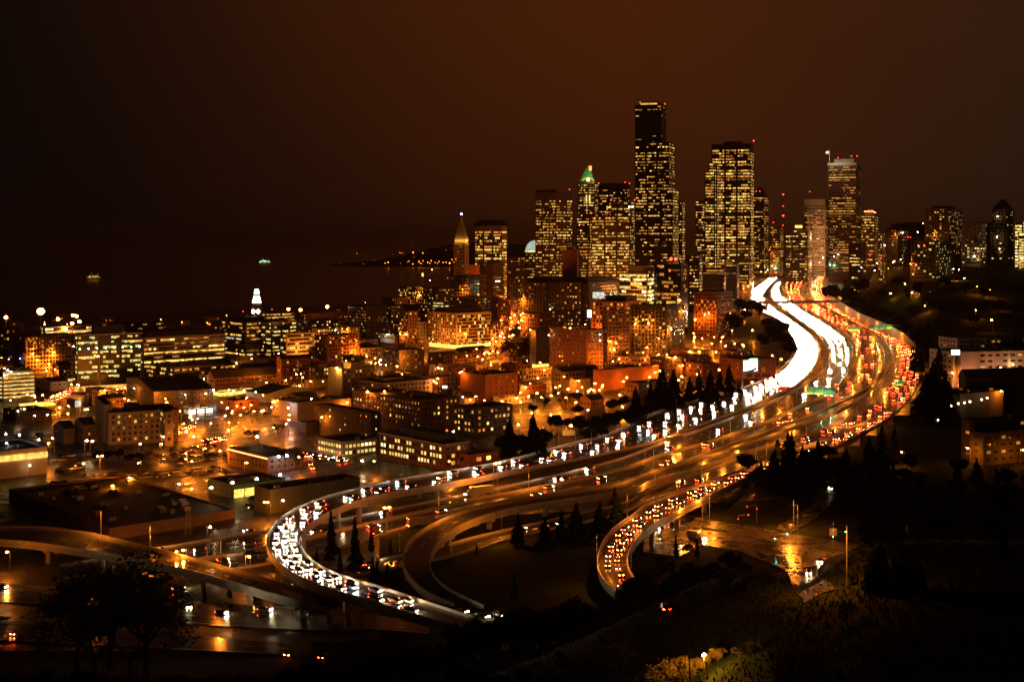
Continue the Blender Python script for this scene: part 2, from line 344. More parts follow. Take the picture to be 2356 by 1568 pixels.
E['L9'] = P_('B', (-100, 1050, 0), (330, 1085), (800, 1128), (1100, 1165), (1500, 1192), (2000, 1222), (2355, 1262)) + P_('D', (300, 1270), (700, 1330))
E['R9'] = P_('B', (-100, 1180, 0), (300, 1208), (800, 1275), (1200, 1325), (1500, 1348), (1900, 1368), (2355, 1385)) + P_('D', (300, 1370), (700, 1400))
E['L10'] = P_('B', (-200, 1320, 0), (150, 1325), (500, 1345), (900, 1385), (1300, 1410), (1700, 1440), (2100, 1470))
E['R10'] = P_('B', (-200, 1440, 0), (150, 1450), (500, 1470), (900, 1490), (1300, 1510), (1700, 1530), (2100, 1550))
W3 = {k: edge3(v) for k, v in E.items()}
w_ = W3['R4'] + W3['R7'][1:]
GE = sorted([(p.y, p.x / p.y) for p in w_ if p.y > 620], reverse=True)
NR = 170
RD = {}
for i in range(1, 11): RD[i] = (resample(W3['L%d' % i], NR), resample(W3['R%d' % i], NR))
def road_pt(i, t, f):
    """point of road i at t (0 far, 1 near) across f (0 first edge, 1 second edge), with the direction towards the near end"""
    a, b = RD[i]; x = clamp(t) * (NR - 1); j = min(int(x), NR - 2); r = x - j
    p0 = a[j].lerp(b[j], f); p1 = a[j + 1].lerp(b[j + 1], f)
    return p0.lerp(p1, r), (p1 - p0).normalized()
# ------------------------------------------------------------------ terrain
SHORE = 2330.
def build_ground():
    us = [-.75 + i * .0125 for i in range(0, 117)]
    Ds = [60.]
    while Ds[-1] < 3000: Ds.append(Ds[-1] * 1.02 + 2)
    me = bpy.data.meshes.new('ground'); v, f, mi = [], [], []
    for D in Ds:
        for u in us:
            X = u * D; z = ground(X, D)
            shore = SHORE + 60 * math.sin(u * 23) + 500 * sm((u + .07) / .05)
            if D > shore: z = z - (D - shore) * .8
            v.append((X, D, max(z, -12.)))
    n = len(us)
    for i in range(len(Ds) - 1):
        for j in range(n - 1):
            f.append((i * n + j, i * n + j + 1, (i + 1) * n + j + 1, (i + 1) * n + j))
            D = Ds[i]; u = us[j]
            g = D < 400 or u > u_edge(D) + .004 or (D < 560 and u > -.10)
            mi.append(1 if g else 0)
    me.from_pydata(v, [], f); me.materials.append(MAT['city_asphalt']); me.materials.append(MAT['grass_ground'])
    me.polygons.foreach_set('material_index', mi); me.polygons.foreach_set('use_smooth', [True] * len(f))
    o = inst('ground', me); tag(o, 'wet dark ground of the city running up to the downtown hills', kind='structure')
build_ground()
b = MB(); b.face([(-28000, -900, 0), (28000, -900, 0), (28000, 34000, 0), (-28000, 34000, 0)], 'sea_water')
tag(b.obj('sea'), 'black water of the bay behind the waterfront', kind='structure')
# hills across the bay
b = MB(); pts = []
for i in range(61):
    x = -5200 + 10400 * i / 60
    e = math.exp(-((x + 150) / 900) ** 2) * 105 + 38 * math.exp(-((x - 2500) / 1600) ** 2) + 16 + 9 * math.sin(i * 1.7) * math.sin(i * .6)
    e *= sm((x + 1050) / 700)
    pts.append((x, e))
for (x0, h0), (x1, h1) in zip(pts, pts[1:]):
    if h0 < 1.5 and h1 < 1.5: continue
    b.face([(x0, 7000, -4), (x1, 7000, -4), (x1, 7500, h1 * .6), (x0, 7500, h0 * .6)], 'hill_wood')
    b.face([(x0, 7500, h0 * .6), (x1, 7500, h1 * .6), (x1, 8200, h1), (x0, 8200, h0)], 'hill_wood')
    b.face([(x0, 8200, h0), (x1, 8200, h1), (x1, 9600, -4), (x0, 9600, -4)], 'hill_wood')
tag(b.obj('hills', smooth=True), 'dark wooded hills on the far side of the bay', kind='structure')
# ------------------------------------------------------------------ roads
def strip(b, A, B, m, dz=0.):
    n = len(b.v); i = b.mi(m)
    for p, q in zip(A, B): b.v.append((p.x, p.y, p.z + dz)); b.v.append((q.x, q.y, q.z + dz))
    for j in range(len(A) - 1): b.f.append((n + 2 * j, n + 2 * j + 1, n + 2 * j + 3, n + 2 * j + 2)); b.m.append(i)
def side(A, B, s):
    """points of A pushed s metres away from B"""
    out = []
    for p, q in zip(A, B):
        d = Vector((p.x - q.x, p.y - q.y, 0)); d.normalize(); out.append(p + d * s)
    return out
def wall_strip(b, A, B, off, th, z0, z1, m):
    i0 = side(A, B, off); i1 = side(A, B, off + th); n = len(b.v); k = b.mi(m); N = len(A)
    for p, q in zip(i0, i1):
        b.v += [(p.x, p.y, p.z + z0), (p.x, p.y, p.z + z1), (q.x, q.y, q.z + z1), (q.x, q.y, q.z + z0)]
    for j in range(N - 1):
        a = n + 4 * j; c = a + 4
        for e in range(4): b.f.append((a + e, a + (e + 1) % 4, c + (e + 1) % 4, c + e)); b.m.append(k)
    b.f.append((n, n + 1, n + 2, n + 3)); b.m.append(k)
    e = n + 4 * (N - 1); b.f.append((e + 3, e + 2, e + 1, e)); b.m.append(k)
ROADS = {1: ('highway_road', 'broad wet carriageway of oncoming headlights curving down into an elevated ramp'),
         2: ('highway_road', 'wet carriageway of oncoming headlights beside the orange lanes'),
         3: ('highway_road', 'orange-lit wet carriageway of departing cars in the middle of the highway'),
         4: ('highway_road', 'outermost carriageway packed with red tail lights on the great curve'),
         5: ('ramp_road', 'empty curved ramp with pale parapets on short piers'),
         6: ('highway_road', 'low wet carriageway passing beneath the empty curved ramp'),
         7: ('ramp_road', 'curved ramp queued with red tail lights on tall piers'),
         8: ('ramp_road', 'dim elevated flyover crossing behind the big bare tree'),
         9: ('street_road', 'dark frontage street below the headlight ramp'),
         10: ('street_road', 'dark lower street behind the bare tree trunk')}
RO = {}
for i, (nm, lab) in ROADS.items():
    A, Bq = RD[i]; b = MB(); strip(b, A, Bq, 'wet_road')
    o = b.obj(nm); me = o.data; uvl = me.uv_layers.new(name='lanes'); S_ = [0.]
    for j in range(1, NR): S_.append(S_[-1] + ((A[j] + Bq[j]) / 2 - (A[j - 1] + Bq[j - 1]) / 2).length)
    NL_ = {1: 4, 2: 3, 3: 4, 4: 4, 5: 2, 6: 2, 7: 2, 8: 2, 9: 3, 10: 2}[i]
    for lp in me.loops: uvl.data[lp.index].uv = ((lp.vertex_index % 2) * NL_, S_[lp.vertex_index // 2] / 3.6); tag(o, lab, kind='structure'); RO[i] = o
    o.data.polygons.foreach_set('use_smooth', [True] * len(o.data.polygons))
    elev = i in (1, 5, 7, 8)
    for S, T in ((A, Bq), (Bq, A)):
        if i in (9, 10): continue
        b = MB(); wall_strip(b, S, T, .0, .38, -.25 if not elev else -.3, .85 if not elev else 1.0, 'barrier_concrete')
        p = b.obj('parapet' if elev else 'barrier', o)
        if elev:
            b = MB(); wall_strip(b, S, T, -1.2, 1.35, -2.0, -.31, 'deck_concrete'); b.obj('girder', o)
    if elev:
        b = MB(); strip(b, side(A, Bq, -.9), side(Bq, A, -.9), 'deck_concrete', -.8); b.obj('deck', o)
        # piers
        last = -1e9; s = 0
        for j in range(1, NR - 1):
            s += (A[j] - A[j - 1]).length
            m = (A[j] + Bq[j]) / 2; g = ground(m.x, m.y)
            if m.z - g > 3.2 and s - last > 30 and j % 2 == 0:
                last = s; d = (A[j] - Bq[j]); d.z = 0; w = d.length; d.normalize(); ang = math.atan2(d.y, d.x)
                b = MB(); M = Matrix.Translation((m.x, m.y, 0)) @ Matrix.Rotation(ang, 4, 'Z')
                b.box(-w * .46, w * .46, -.9, .9, m.z - 3.0, m.z - 1.95, 'deck_concrete', M)
                for q in ((-.28, .28) if w > 11 else (0,)):
                    b.box(w * q - .85, w * q + .85, -.75, .75, g - 1, m.z - 3.0, 'deck_concrete', M)
                b.obj('pier', o)
        b = MB()
        for j in range(6, NR - 2, 8):
            p, d = road_pt(i, j / (NR - 1), .03); q, _ = road_pt(i, j / (NR - 1), .97); e = d * .12; z = Vector((0, 0, .01))
            b.face([p - e + z, q - e + z, q + e + z, p + e + z], 'dark_metal')
        b.obj('expansion_joint', o, kind='stuff')
    # painted lanes
    b = MB(); nl = {1: 4, 2: 3, 3: 4, 4: 4, 5: 2, 6: 2, 7: 2, 8: 2, 9: 3, 10: 2}[i]
    tot = sum((A[j] - A[j - 1]).length for j in range(1, NR))
    for l in range(0, nl + 1):
        f = .05 + .9 * l / nl; edge = l in (0, nl); n = int(tot / 12)
        for q in range(n):
            t0 = q / n; t1 = (q + (1.0 if edge else .3)) / n
            p, d = road_pt(i, t0, f); p2, _ = road_pt(i, t1, f)
            if p.y > 1500: continue
            nrm = Vector((-d.y, d.x, 0)) * (.07 if not edge else .09)
            z = Vector((0, 0, .012))
            b.face([p - nrm + z, p + nrm + z, p2 + nrm + z, p2 - nrm + z], 'line_paint')
    q = b.obj('lane_marking', o, kind='stuff')
# flat areas: junction under the tail light ramp
def patch(name, fr, pts, m, label, lift=.3, sub=5):
    b = MB(); bm = bmesh.new(); vs = []
    for x, y in pts:
        u, k = uk(fr, x, y); D = gdist(fr, x, y, lift); vs.append(bm.verts.new((u * D, D, EYE - k * D)))
    bm.faces.new(vs); bmesh.ops.triangulate(bm, faces=bm.faces[:])
    bmesh.ops.subdivide_edges(bm, edges=bm.edges[:], cuts=sub, use_grid_fill=True); bmesh.ops.triangulate(bm, faces=bm.faces[:])
    for v in bm.verts: v.co.z = ground(v.co.x, v.co.y) + lift
    bmesh.ops.recalc_face_normals(bm, faces=bm.faces[:])
    me = bpy.data.meshes.new(name); bm.to_mesh(me); bm.free(); me.materials.append(MAT[m])
    me.polygons.foreach_set('use_smooth', [True] * len(me.polygons))
    return tag(inst(name, me), label, kind='structure')
JUNC = [(-40, 540), (250, 528), (400, 562), (640, 592), (840, 632), (1000, 657), (1220, 690), (1330, 705), (1240, 760), (1120, 792), (1055, 860), (1110, 920), (1170, 980), (1080, 1010), (975, 1075), (930, 1010), (890, 940), (850, 860), (700, 800), (560, 752), (330, 712), (190, 780), (-40, 760)]
patch('street_junction', 'G', JUNC, 'wet_asphalt', 'wet orange-lit street junction below the tail light ramp')
patch('side_street', 'G', [(790, 610), (950, 505), (1060, 425), (1115, 355), (1140, 320), (1190, 330), (1170, 400), (1115, 480), (1020, 560), (880, 640)], 'wet_asphalt', 'narrow wet side street climbing between dark trees', lift=.42)
b = MB()
for i in range(9):                # zebra stripes
    t = i / 8; x = 640 + 170 * t; y = 597 + 30 * t
    q = []
    for dx, dy in ((-7, -5), (4, -5), (16, 7), (5, 7)):
        u, k = uk('G', x + dx, y + dy); D = gdist('G', x + dx, y + dy, .34); q.append((u * D, D, EYE - k * D))
    b.face(q, 'line_paint')
b.obj('crosswalk_marking', bpy.data.objects['street_junction'], kind='stuff')
b = MB()
for (x0, y0, x1, y1) in ((330, 597, 490, 622), (520, 645, 1100, 742), (650, 745, 750, 790), (335, 712, 410, 730), (880, 850, 980, 795), (1060, 905, 1165, 978), (890, 940, 970, 1065)):
    n = 6
    for i in range(n):
        q = []
        for t, s in ((i / n, -1.2), ((i + 1) / n, -1.2), ((i + 1) / n, 1.2), (i / n, 1.2)):
            x = x0 + (x1 - x0) * t; y = y0 + (y1 - y0) * t + s
            u, k = uk('G', x, y); D = gdist('G', x, y, .34); q.append((u * D, D, EYE - k * D))
        b.face(q, 'line_paint')
b.obj('lane_marking', bpy.data.objects['street_junction'], kind='stuff')
def island(pts, lab):
    b = MB(); g_ = []
    for x, y in pts:
        u, k = uk('G', x, y); D = gdist('G', x, y, .32); g_.append(Vector((u * D, D, ground(u * D, D) + .28)))
    h_ = Vector((0, 0, .16))
    for i in range(len(g_)): b.face([g_[i], g_[(i + 1) % len(g_)], g_[(i + 1) % len(g_)] + h_, g_[i] + h_], 'barrier_concrete')
    b.face([v + h_ for v in g_], 'grass_ground'); c_ = sum(g_, Vector()) / len(g_)
    b.face([v + (c_ - v) * .0 + h_ * 1.03 for v in g_], 'concrete') if 0 else None
    tag(b.obj('traffic_island'), lab, 'traffic island')
island([(650, 742), (752, 782), (700, 800), (668, 770)], 'triangular kerbed island at the near side of the wet junction')
island([(1020, 715), (1190, 742), (1150, 765), (1050, 745)], 'long kerbed island beside the grassy corner of the wet junction')
island([(330, 600), (500, 628), (490, 636), (322, 608)], 'thin kerbed strip leading out from under the tail light ramp')
island([(560, 655), (800, 700), (795, 708), (552, 663)], 'slim kerbed median across the middle of the wet junction')
# retaining wall along the outermost carriageway
A, Bq = RD[4]
b = MB(); seg = [j for j in range(NR) if 1010 < Bq[j].y < 1900]
iw = side(Bq, A, 1.0)
for j0, j1 in zip(seg, seg[1:]):
    def hh(j):
        y = Bq[j].y; return .4 + 11 * sm((y - 1010) / 260) * (1 - .5 * sm((y - 1500) / 300))
    p, q = iw[j0], iw[j1]
    d0 = (Bq[j0] - A[j0]).normalized(); d1 = (Bq[j1] - A[j1]).normalized()
    b.face([p, q, q + Vector((0, 0, hh(j1))) + d1 * 2, p + Vector((0, 0, hh(j0))) + d0 * 2], 'tan_stone')
    b.face([p + Vector((0, 0, hh(j0))) + d0 * 2, q + Vector((0, 0, hh(j1))) + d1 * 2, q + Vector((0, 0, hh(j1) - 1)) + d1 * 8, p + Vector((0, 0, hh(j0) - 1)) + d0 * 8], 'barrier_concrete')
tag(b.obj('retaining_wall'), 'tall tapering concrete retaining wall beside the packed tail light lanes', 'retaining wall')
# overpass across the highway
b = MB()
def fpt(x, y, D): u, k = uk('F', x, y); return Vector((u * D, D, EYE - k * D))
DO = proad(*uk('F', 900, 372))
a0, a1 = fpt(590, 330, DO + 20), fpt(1255, 318, DO - 60)
dv = (a1 - a0); dv.z = 0; dn = Vector((-dv.y, dv.x, 0)).normalized() * 9
ov = thing('overpass', (0, 0, 0), 'dark overpass crossing all the bright highway lanes', 'bridge')
b.face([a0, a1, a1 + dn, a0 + dn], 'wet_asphalt'); z = Vector((0, 0, -2.2))
b.face([a0 + z, a1 + z, a1, a0], 'concrete'); b.face([a0 + z + dn, a1 + z + dn, a1 + z, a0 + z], 'concrete'); b.face([a1 + dn + z, a0 + dn + z, a0 + dn, a1 + dn], 'concrete')
b.obj('deck', ov)
for s in (0, 1):
    b = MB(); o_ = dn * s; w = Vector((0, 0, 1.1)); q = dn.normalized() * .4 * (1 if s == 0 else -1)
    p = [a0 + o_, a1 + o_, a1 + o_ + q, a0 + o_ + q]
    for i in range(4): b.face([p[i], p[(i + 1) % 4], p[(i + 1) % 4] + w, p[i] + w], 'concrete')
    b.face([x + w for x in p], 'concrete'); b.obj('parapet', ov)
for x in (728, 822, 945, 1100):
    t = (x - 590) / (1255 - 590); m = a0.lerp(a1, t) + dn * .5; b = MB()
    for off in (-2.6, 2.6):
        c = m + dn.normalized() * off; b.box(c.x - .7, c.x + .7, c.y - .7, c.y + .7, ground(c.x, c.y) - 1, m.z - 2.2, 'concrete')
    b.obj('pier', ov)
DF = proad(*uk('F', 950, 158)) + 30
f0_, f1_ = fpt(600, 150, DF + 60), fpt(1125, 127, DF - 30)
dv = f1_ - f0_; dv.z = 0; fn = Vector((-dv.y, dv.x, 0)).normalized() * 14
fo = thing('overpass', (0, 0, 0), 'far road bridge closing off the top of the lit highway', 'bridge'); b = MB(); zf = Vector((0, 0, -3.2))
b.face([f0_, f1_, f1_ + fn, f0_ + fn], 'wet_asphalt'); b.face([f0_ + zf, f1_ + zf, f1_, f0_], 'concrete'); b.face([f1_ + zf + fn, f0_ + zf + fn, f0_ + fn, f1_ + fn], 'concrete'); b.face([f0_ + zf + fn, f1_ + zf + fn, f1_ + zf, f0_ + zf], 'concrete')
b.obj('deck', fo)
for s_ in (0, 1):
    b = MB(); o_ = fn * s_; w = Vector((0, 0, 1.2)); q = fn.normalized() * (.4 if s_ == 0 else -.4); p = [f0_ + o_, f1_ + o_, f1_ + o_ + q, f0_ + o_ + q]
    for i in range(4): b.face([p[i], p[(i + 1) % 4], p[(i + 1) % 4] + w, p[i] + w], 'concrete')
    b.face([x + w for x in p], 'concrete'); b.obj('parapet', fo)
for t_ in (.22, .42, .62, .83, .97):
    m = f0_.lerp(f1_, t_) + fn * .5; b = MB(); b.box(m.x - 1, m.x + 1, m.y - 5, m.y + 5, ground(m.x, m.y) - 3, m.z - 3.1, 'concrete'); b.obj('pier', fo)
# ------------------------------------------------------------------ buildings
FOOT = []                          # (corner xy, dirL, dirR, wl, wr, top z, short phrase)
WMESH = {}
def win_mesh(w, h, lit):
    k = (round(w, 1), round(h, 1), lit)
    if k not in WMESH:
        b = MB(); w, h = k[0], k[1]; t = .12
        # frame proud of the wall (local -y faces out), pane set back in it
        for x0, x1, z0, z1 in ((0, w, 0, t), (0, w, h - t, h), (0, t, t, h - t), (w - t, w, t, h - t), (w / 2 - t / 2, w / 2 + t / 2, t, h - t)):
            b.face([(x0, -.09, z0), (x1, -.09, z0), (x1, -.09, z1), (x0, -.09, z1)], 'window_frame')
        b.face([(0, -.09, h), (w, -.09, h), (w, 0, h), (0, 0, h)], 'window_frame')
        b.face([(t, -.03, t), (w - t, -.03, t), (w - t, -.03, h - t), (t, -.03, h - t)], lit or 'dark_pane')
        WMESH[k] = b.mesh('window')
    return WMESH[k]
_b = MB(); _b.box(-.5, .5, -.5, .5, 0, 1, 'metal'); UNIT = _b.mesh('roof_unit')
PAL = {'y': ('w2', 'w2', 'w3', 'w3', 'w1', 'w5', 'w4', 'w1', 'w5', 'w8'), 'd': ('w1', 'w1', 'w8', 'w2', 'w5'), 'b': ('w3', 'w4', 'w3', 'wb', 'w6', 'w2'), 'o': ('w5', 'w5', 'w2', 'w1', 'w8'),
       'g': ('w6', 'wg', 'w6', 'w3', 'w2'), 'm': ('w1', 'w2', 'w3', 'w5', 'w8', 'w7', 'w1')}
def solve_corner(fr, xl, xc, xr, yb, a, minl=7., maxl=150., dflt=18.):
    u = fx(fr, xc)
    if yb < 0: D = -yb
    else: D = gdist(fr, xc, yb)
    X0 = u * D
    dr = (math.cos(a), math.sin(a)); dl = (-math.sin(a), math.cos(a))
    def ln(d, x):
        uu = fx(fr, x)
        den = d[0] - uu * d[1]
        if abs(den) < .03: return dflt
        t = (uu * D - X0) / den
        return dflt if t < .5 else clamp(t, minl, maxl)
    wl = ln(dl, xl) if xl < xc - .5 else dflt
    wr = ln(dr, xr) if xr > xc + .5 else dflt
    return X0, D, dl, dr, wl, wr
def runs(rng, n, p):
    out = []; cur = rng.random() < p
    while len(out) < n:
        L = rng.choice((1, 1, 1, 2, 2, 3, 4))
        out += [cur] * L; cur = rng.random() < p
    return out[:n]
def face_windows(root, O, d, n, L, z0, z1, win, rng, base, flip, joined):
    """windows on one face. O: corner, d: unit direction along the face, n: outward, flip: d runs to the picture's left"""
    mode, fh, sx, w, h, p, pal = win[:7]
    nf = int((z1 - z0 - .8) / fh); nx = int((L - 1.0) / sx)
    if nf < 1 or nx < 1: return
    mx = (L - nx * sx) / 2; ox = Vector((O[0], O[1], 0)); dd = Vector((d[0], d[1], 0)); nn = Vector((n[0], n[1], 0))
    xv = -dd if flip else dd       # local x runs to the viewer's right
    ang = math.atan2(xv.y, xv.x)
    pals = PAL[pal]; top = z1 - .9
    for i in range(nf):
        zz = top - fh * (i + 1) + (fh - h) * .5
        pf = clamp(p * rng.uniform(.55, 1.4)) if mode == 'band' else p
        if mode == 'band':
            e_ = rng.random()
            if e_ < .10: pf = max(pf, .92)
            elif e_ < .18: pf *= .25
        fl = rng.choice(pals)
        st = runs(rng, nx, pf) if mode == 'band' else [rng.random() < pf for _ in range(nx)]
        for j in range(nx):
            c = mx + j * sx + (sx - w) / 2
            lit = None
            if st[j]: lit = fl if (mode == 'band' and rng.random() < .6) else rng.choice(pals)
            if mode == 'band' and win[-1] == 'x' and ((not lit and joined is not None) or (nx > 11 and j in (nx // 3, (2 * nx) // 3))): continue
            if joined is None:
                q = ox + dd * (c + (w if flip else 0)) + nn * .0 + Vector((0, 0, zz))
                inst('window', win_mesh(w, h, lit), root, q - base, (0, 0, ang))
            else:
                hh = h * (rng.uniform(.45, 1) if lit and rng.random() < .6 else 1)
                q0 = ox + dd * c + nn * .07; q1 = q0 + dd * w
                if flip: q0, q1 = q1, q0
                za, zb_ = Vector((0, 0, zz + h - hh)), Vector((0, 0, zz + h))
                joined.face([q0 + za - base, q1 + za - base, q1 + zb_ - base, q0 + zb_ - base], lit or 'dark_pane')
def bld(fr, xl, xc, xr, yt, yb, a, wall, win, name, short, extra='', cat='building', roof='roof_tar', **op):
    rng = random.Random(len(FOOT) * 13 + 5)
    a = math.radians(a)
    X0, D, dl, dr, wl, wr = solve_corner(fr, xl, xc, xr, yb, a, dflt=op.get('dflt', 18.), maxl=op.get('maxl', 150.))
    if 'wl' in op: wl = op['wl']
    if 'wr' in op: wr = op['wr']
    zt = EYE - fk(fr, yt) * D
    cs = [(X0, D), (X0 + dr[0] * wr, D + dr[1] * wr), (X0 + dr[0] * wr + dl[0] * wl, D + dr[1] * wr + dl[1] * wl), (X0 + dl[0] * wl, D + dl[1] * wl)]
    zb = min(ground(*c) for c in cs) - .6
    g0 = ground(X0, D)
    zt = max(zt, g0 + 3.2)
    base = Vector((X0, D, g0))
    root = thing(name, base, (short + ' ' + extra).strip(), cat, op.get('group'))
    FOOT.append(((X0, D), dl, dr, wl, wr, zt, short))
    near = D < op.get('near', 1010)
    J = None if near else MB()
    nr = (math.sin(a), -math.cos(a))          # outward of the right face (spanned by dr): away from dl
    nl = (-dr[0], -dr[1])                     # outward of the left face
    nr = (-dl[0], -dl[1])
    def body(X0, D, wl, wr, z0, z1, wall, roofm, par=.9, pname='wall'):
        b = MB(); o = Vector((X0, D, 0)) - Vector((base.x, base.y, 0)); zo = base.z
        p = [o, o + Vector((*dr, 0)) * wr, o + Vector((*dr, 0)) * wr + Vector((*dl, 0)) * wl, o + Vector((*dl, 0)) * wl]
        lo, hi = Vector((0, 0, z0 - zo)), Vector((0, 0, z1 - zo))
        for i in range(4): b.face([p[i] + lo, p[(i + 1) % 4] + lo, p[(i + 1) % 4] + hi, p[i] + hi], wall)
        c = (p[0] + p[2]) / 2; t = .45
        q = [v + (Vector((*dr, 0)) * (t if i in (0, 3) else -t)) + (Vector((*dl, 0)) * (t if i in (0, 1) else -t)) for i, v in enumerate(p)]
        dn = hi - Vector((0, 0, par))
        for i in range(4):
            b.face([p[i] + hi, p[(i + 1) % 4] + hi, q[(i + 1) % 4] + hi, q[i] + hi], wall)
            b.face([q[i] + hi, q[(i + 1) % 4] + hi, q[(i + 1) % 4] + dn, q[i] + dn], wall)
        b.obj(pname, root)
        r = MB(); r.face([v + dn for v in q], roofm); r.obj('roof', root)
        return p
    p = body(X0, D, wl, wr, zb, zt, wall, roof)
    wl_, wr_ = (op.get('winl', win), op.get('winr', win))
    zs = g0 + op.get('skip', 1.0)
    if wl_: face_windows(root, (X0, D), dl, nl, wl, zs, zt - op.get('topskip', 0), wl_, rng, base, True, J)
    if wr_: face_windows(root, (X0, D), dr, nr, wr, zs, zt - op.get('topskip', 0), wr_, rng, base, False, J)
    o3 = Vector((X0, D, 0)); R3, L3 = Vector((*dr, 0)), Vector((*dl, 0))
    for t in op.get('tiers', ()):
        txl, txc, txr, tyt, dD = t[:5]; tw = t[5] if len(t) > 5 else win; tm = t[6] if len(t) > 6 else wall
        D2 = D + dD; x2 = fx(fr, txc) * D2
        u2 = fx(fr, txl); den = dl[0] - u2 * dl[1]; l2 = clamp((u2 * D2 - x2) / den if abs(den) > .03 else 18, 5, 120) if txl < txc - .5 else wl * .8
        u3 = fx(fr, txr); den = dr[0] - u3 * dr[1]; r2 = clamp((u3 * D2 - x2) / den if abs(den) > .03 else 18, 5, 120) if txr > txc + .5 else wr * .8
        z2 = EYE - fk(fr, tyt) * D2
        FOOT.append(((x2, D2), dl, dr, l2, r2, z2, short))
        body(x2, D2, l2, r2, zb, z2, tm, roof, pname='wing')
        if tw:
            face_windows(root, (x2, D2), dl, nl, l2, zs, z2, tw, rng, base, True, J)
            face_windows(root, (x2, D2), dr, nr, r2, zs, z2, tw, rng, base, False, J)
    if J and J.f: J.obj('window', root, kind='stuff')
    def slab(l0, l1, r0, r1, z0, z1, m, nm, top=None):
        b = MB(); q = [o3 + R3 * r0 * wr + L3 * l0 * wl, o3 + R3 * r1 * wr + L3 * l0 * wl, o3 + R3 * r1 * wr + L3 * l1 * wl, o3 + R3 * r0 * wr + L3 * l1 * wl]
        q = [v - Vector((base.x, base.y, 0)) for v in q]; lo, hi = Vector((0, 0, z0 - base.z)), Vector((0, 0, z1 - base.z))
        for i in range(4): b.face([q[i] + lo, q[(i + 1) % 4] + lo, q[(i + 1) % 4] + hi, q[i] + hi], m)
        b.face([v + hi for v in q], top or m); b.face([v + lo for v in reversed(q)], m)
        return b.obj(nm, root)
    for (l0, l1, r0, r1, h) in op.get('pent', ()): slab(l0, l1, r0, r1, zt - .9, zt + h, op.get('pentm', wall), 'penthouse', roof)
    if op.get('cornice'):
        c = op['cornice']; slab(-.5 / wl, 1 + .5 / wl, -.5 / wr, 1 + .5 / wr, zt - c, zt + .12, op.get('cornm', 'pale_trim'), 'cornice', roof)
    for (l0, l1, r0, r1, z0, z1, m) in op.get('bands', ()):
        # thin emissive or painted band standing proud of a face; z from ground (positive) or from the top (negative)
        za = g0 + z0 if z0 >= 0 else zt + z0; zc = g0 + z1 if z0 >= 0 else zt + z1
        slab(l0, l1, r0, r1, za, zc, m, op.get('bandn', 'shop_front'))
    if op.get('gable'):
        h = op['gable']; b = MB(); e = .6
        q = [o3 + R3 * -e + L3 * -e, o3 + R3 * (wr + e) + L3 * -e, o3 + R3 * (wr + e) + L3 * (wl + e), o3 + R3 * -e + L3 * (wl + e)]
        q = [v - Vector((base.x, base.y, 0)) + Vector((0, 0, zt - base.z + .05)) for v in q]
        if op.get('ridge', 'r') == 'r':
            m0, m1 = (q[0] + q[3]) / 2 + Vector((0, 0, h)), (q[1] + q[2]) / 2 + Vector((0, 0, h))
            b.face([q[0], q[1], m1, m0], 'roof_dark'); b.face([q[2], q[3], m0, m1], 'roof_dark')
            b.face([q[3], q[0], m0], wall); b.face([q[1], q[2], m1], wall)
        else:
            m0, m1 = (q[0] + q[1]) / 2 + Vector((0, 0, h)), (q[3] + q[2]) / 2 + Vector((0, 0, h))
            b.face([q[3], q[0], m0, m1], 'roof_dark'); b.face([q[1], q[2], m1, m0], 'roof_dark')
            b.face([q[0], q[1], m0], wall); b.face([q[2], q[3], m1], wall)
        b.obj('gable_roof', root)
    if op.get('hip'):
        h, e, m, tr = op['hip']; b = MB(); q = []
        for s, t in ((0, 0), (1, 0), (1, 1), (0, 1)):
            q.append(o3 + R3 * (wr * s + (e if s else -e)) + L3 * (wl * t + (e if t else -e)) - Vector((base.x, base.y, 0)) + Vector((0, 0, zt - base.z + .05)))
        c = sum(q, Vector()) / 4; tt = [v.lerp(c, 1 - tr) + Vector((0, 0, h)) for v in q]
        for i in range(4): b.face([q[i], q[(i + 1) % 4], tt[(i + 1) % 4], tt[i]], m)
        b.face(tt, m); b.face(list(reversed(q)), m); b.obj('hipped_roof', root)
    if D < 1350 and not op.get('gable') and not op.get('hip') and wl * wr > 150:
        hs = op.get('roof_n', rng.randint(2, 6))
        for _ in range(hs):
            s_, t_ = rng.uniform(.1, .9), rng.uniform(.1, .9)
            q = R3 * wr * s_ + L3 * wl * t_; w_, d_, h_ = rng.uniform(1.2, 3.6), rng.uniform(1.2, 3.2), rng.uniform(.8, 2.2)
            inst('roof_unit', UNIT, root, (q.x, q.y, zt - base.z - .88), (0, 0, a), (w_, d_, h_))
    return dict(root=root, base=base, X0=X0, D=D, dl=dl, dr=dr, wl=wl, wr=wr, zt=zt, g0=g0, slab=slab)
def beacon(bd, pts, m='lamp_red', r=.65):
    for fr, x, y in pts:
        b = MB(); u, k = uk(fr, x, y); D = bd['D'] + 2
        b.ball((u * D - bd['base'].x, D - bd['base'].y, EYE - k * D - bd['base'].z), r, m, 6, 4)
        b.tube((u * D - bd['base'].x, D - bd['base'].y, EYE - k * D - bd['base'].z - 5), (u * D - bd['base'].x, D - bd['base'].y, EYE - k * D - bd['base'].z), .15, .15, 'dark_metal', 4)
        b.obj('beacon', bd['root'])
ID, DT = 40.7, 72.7
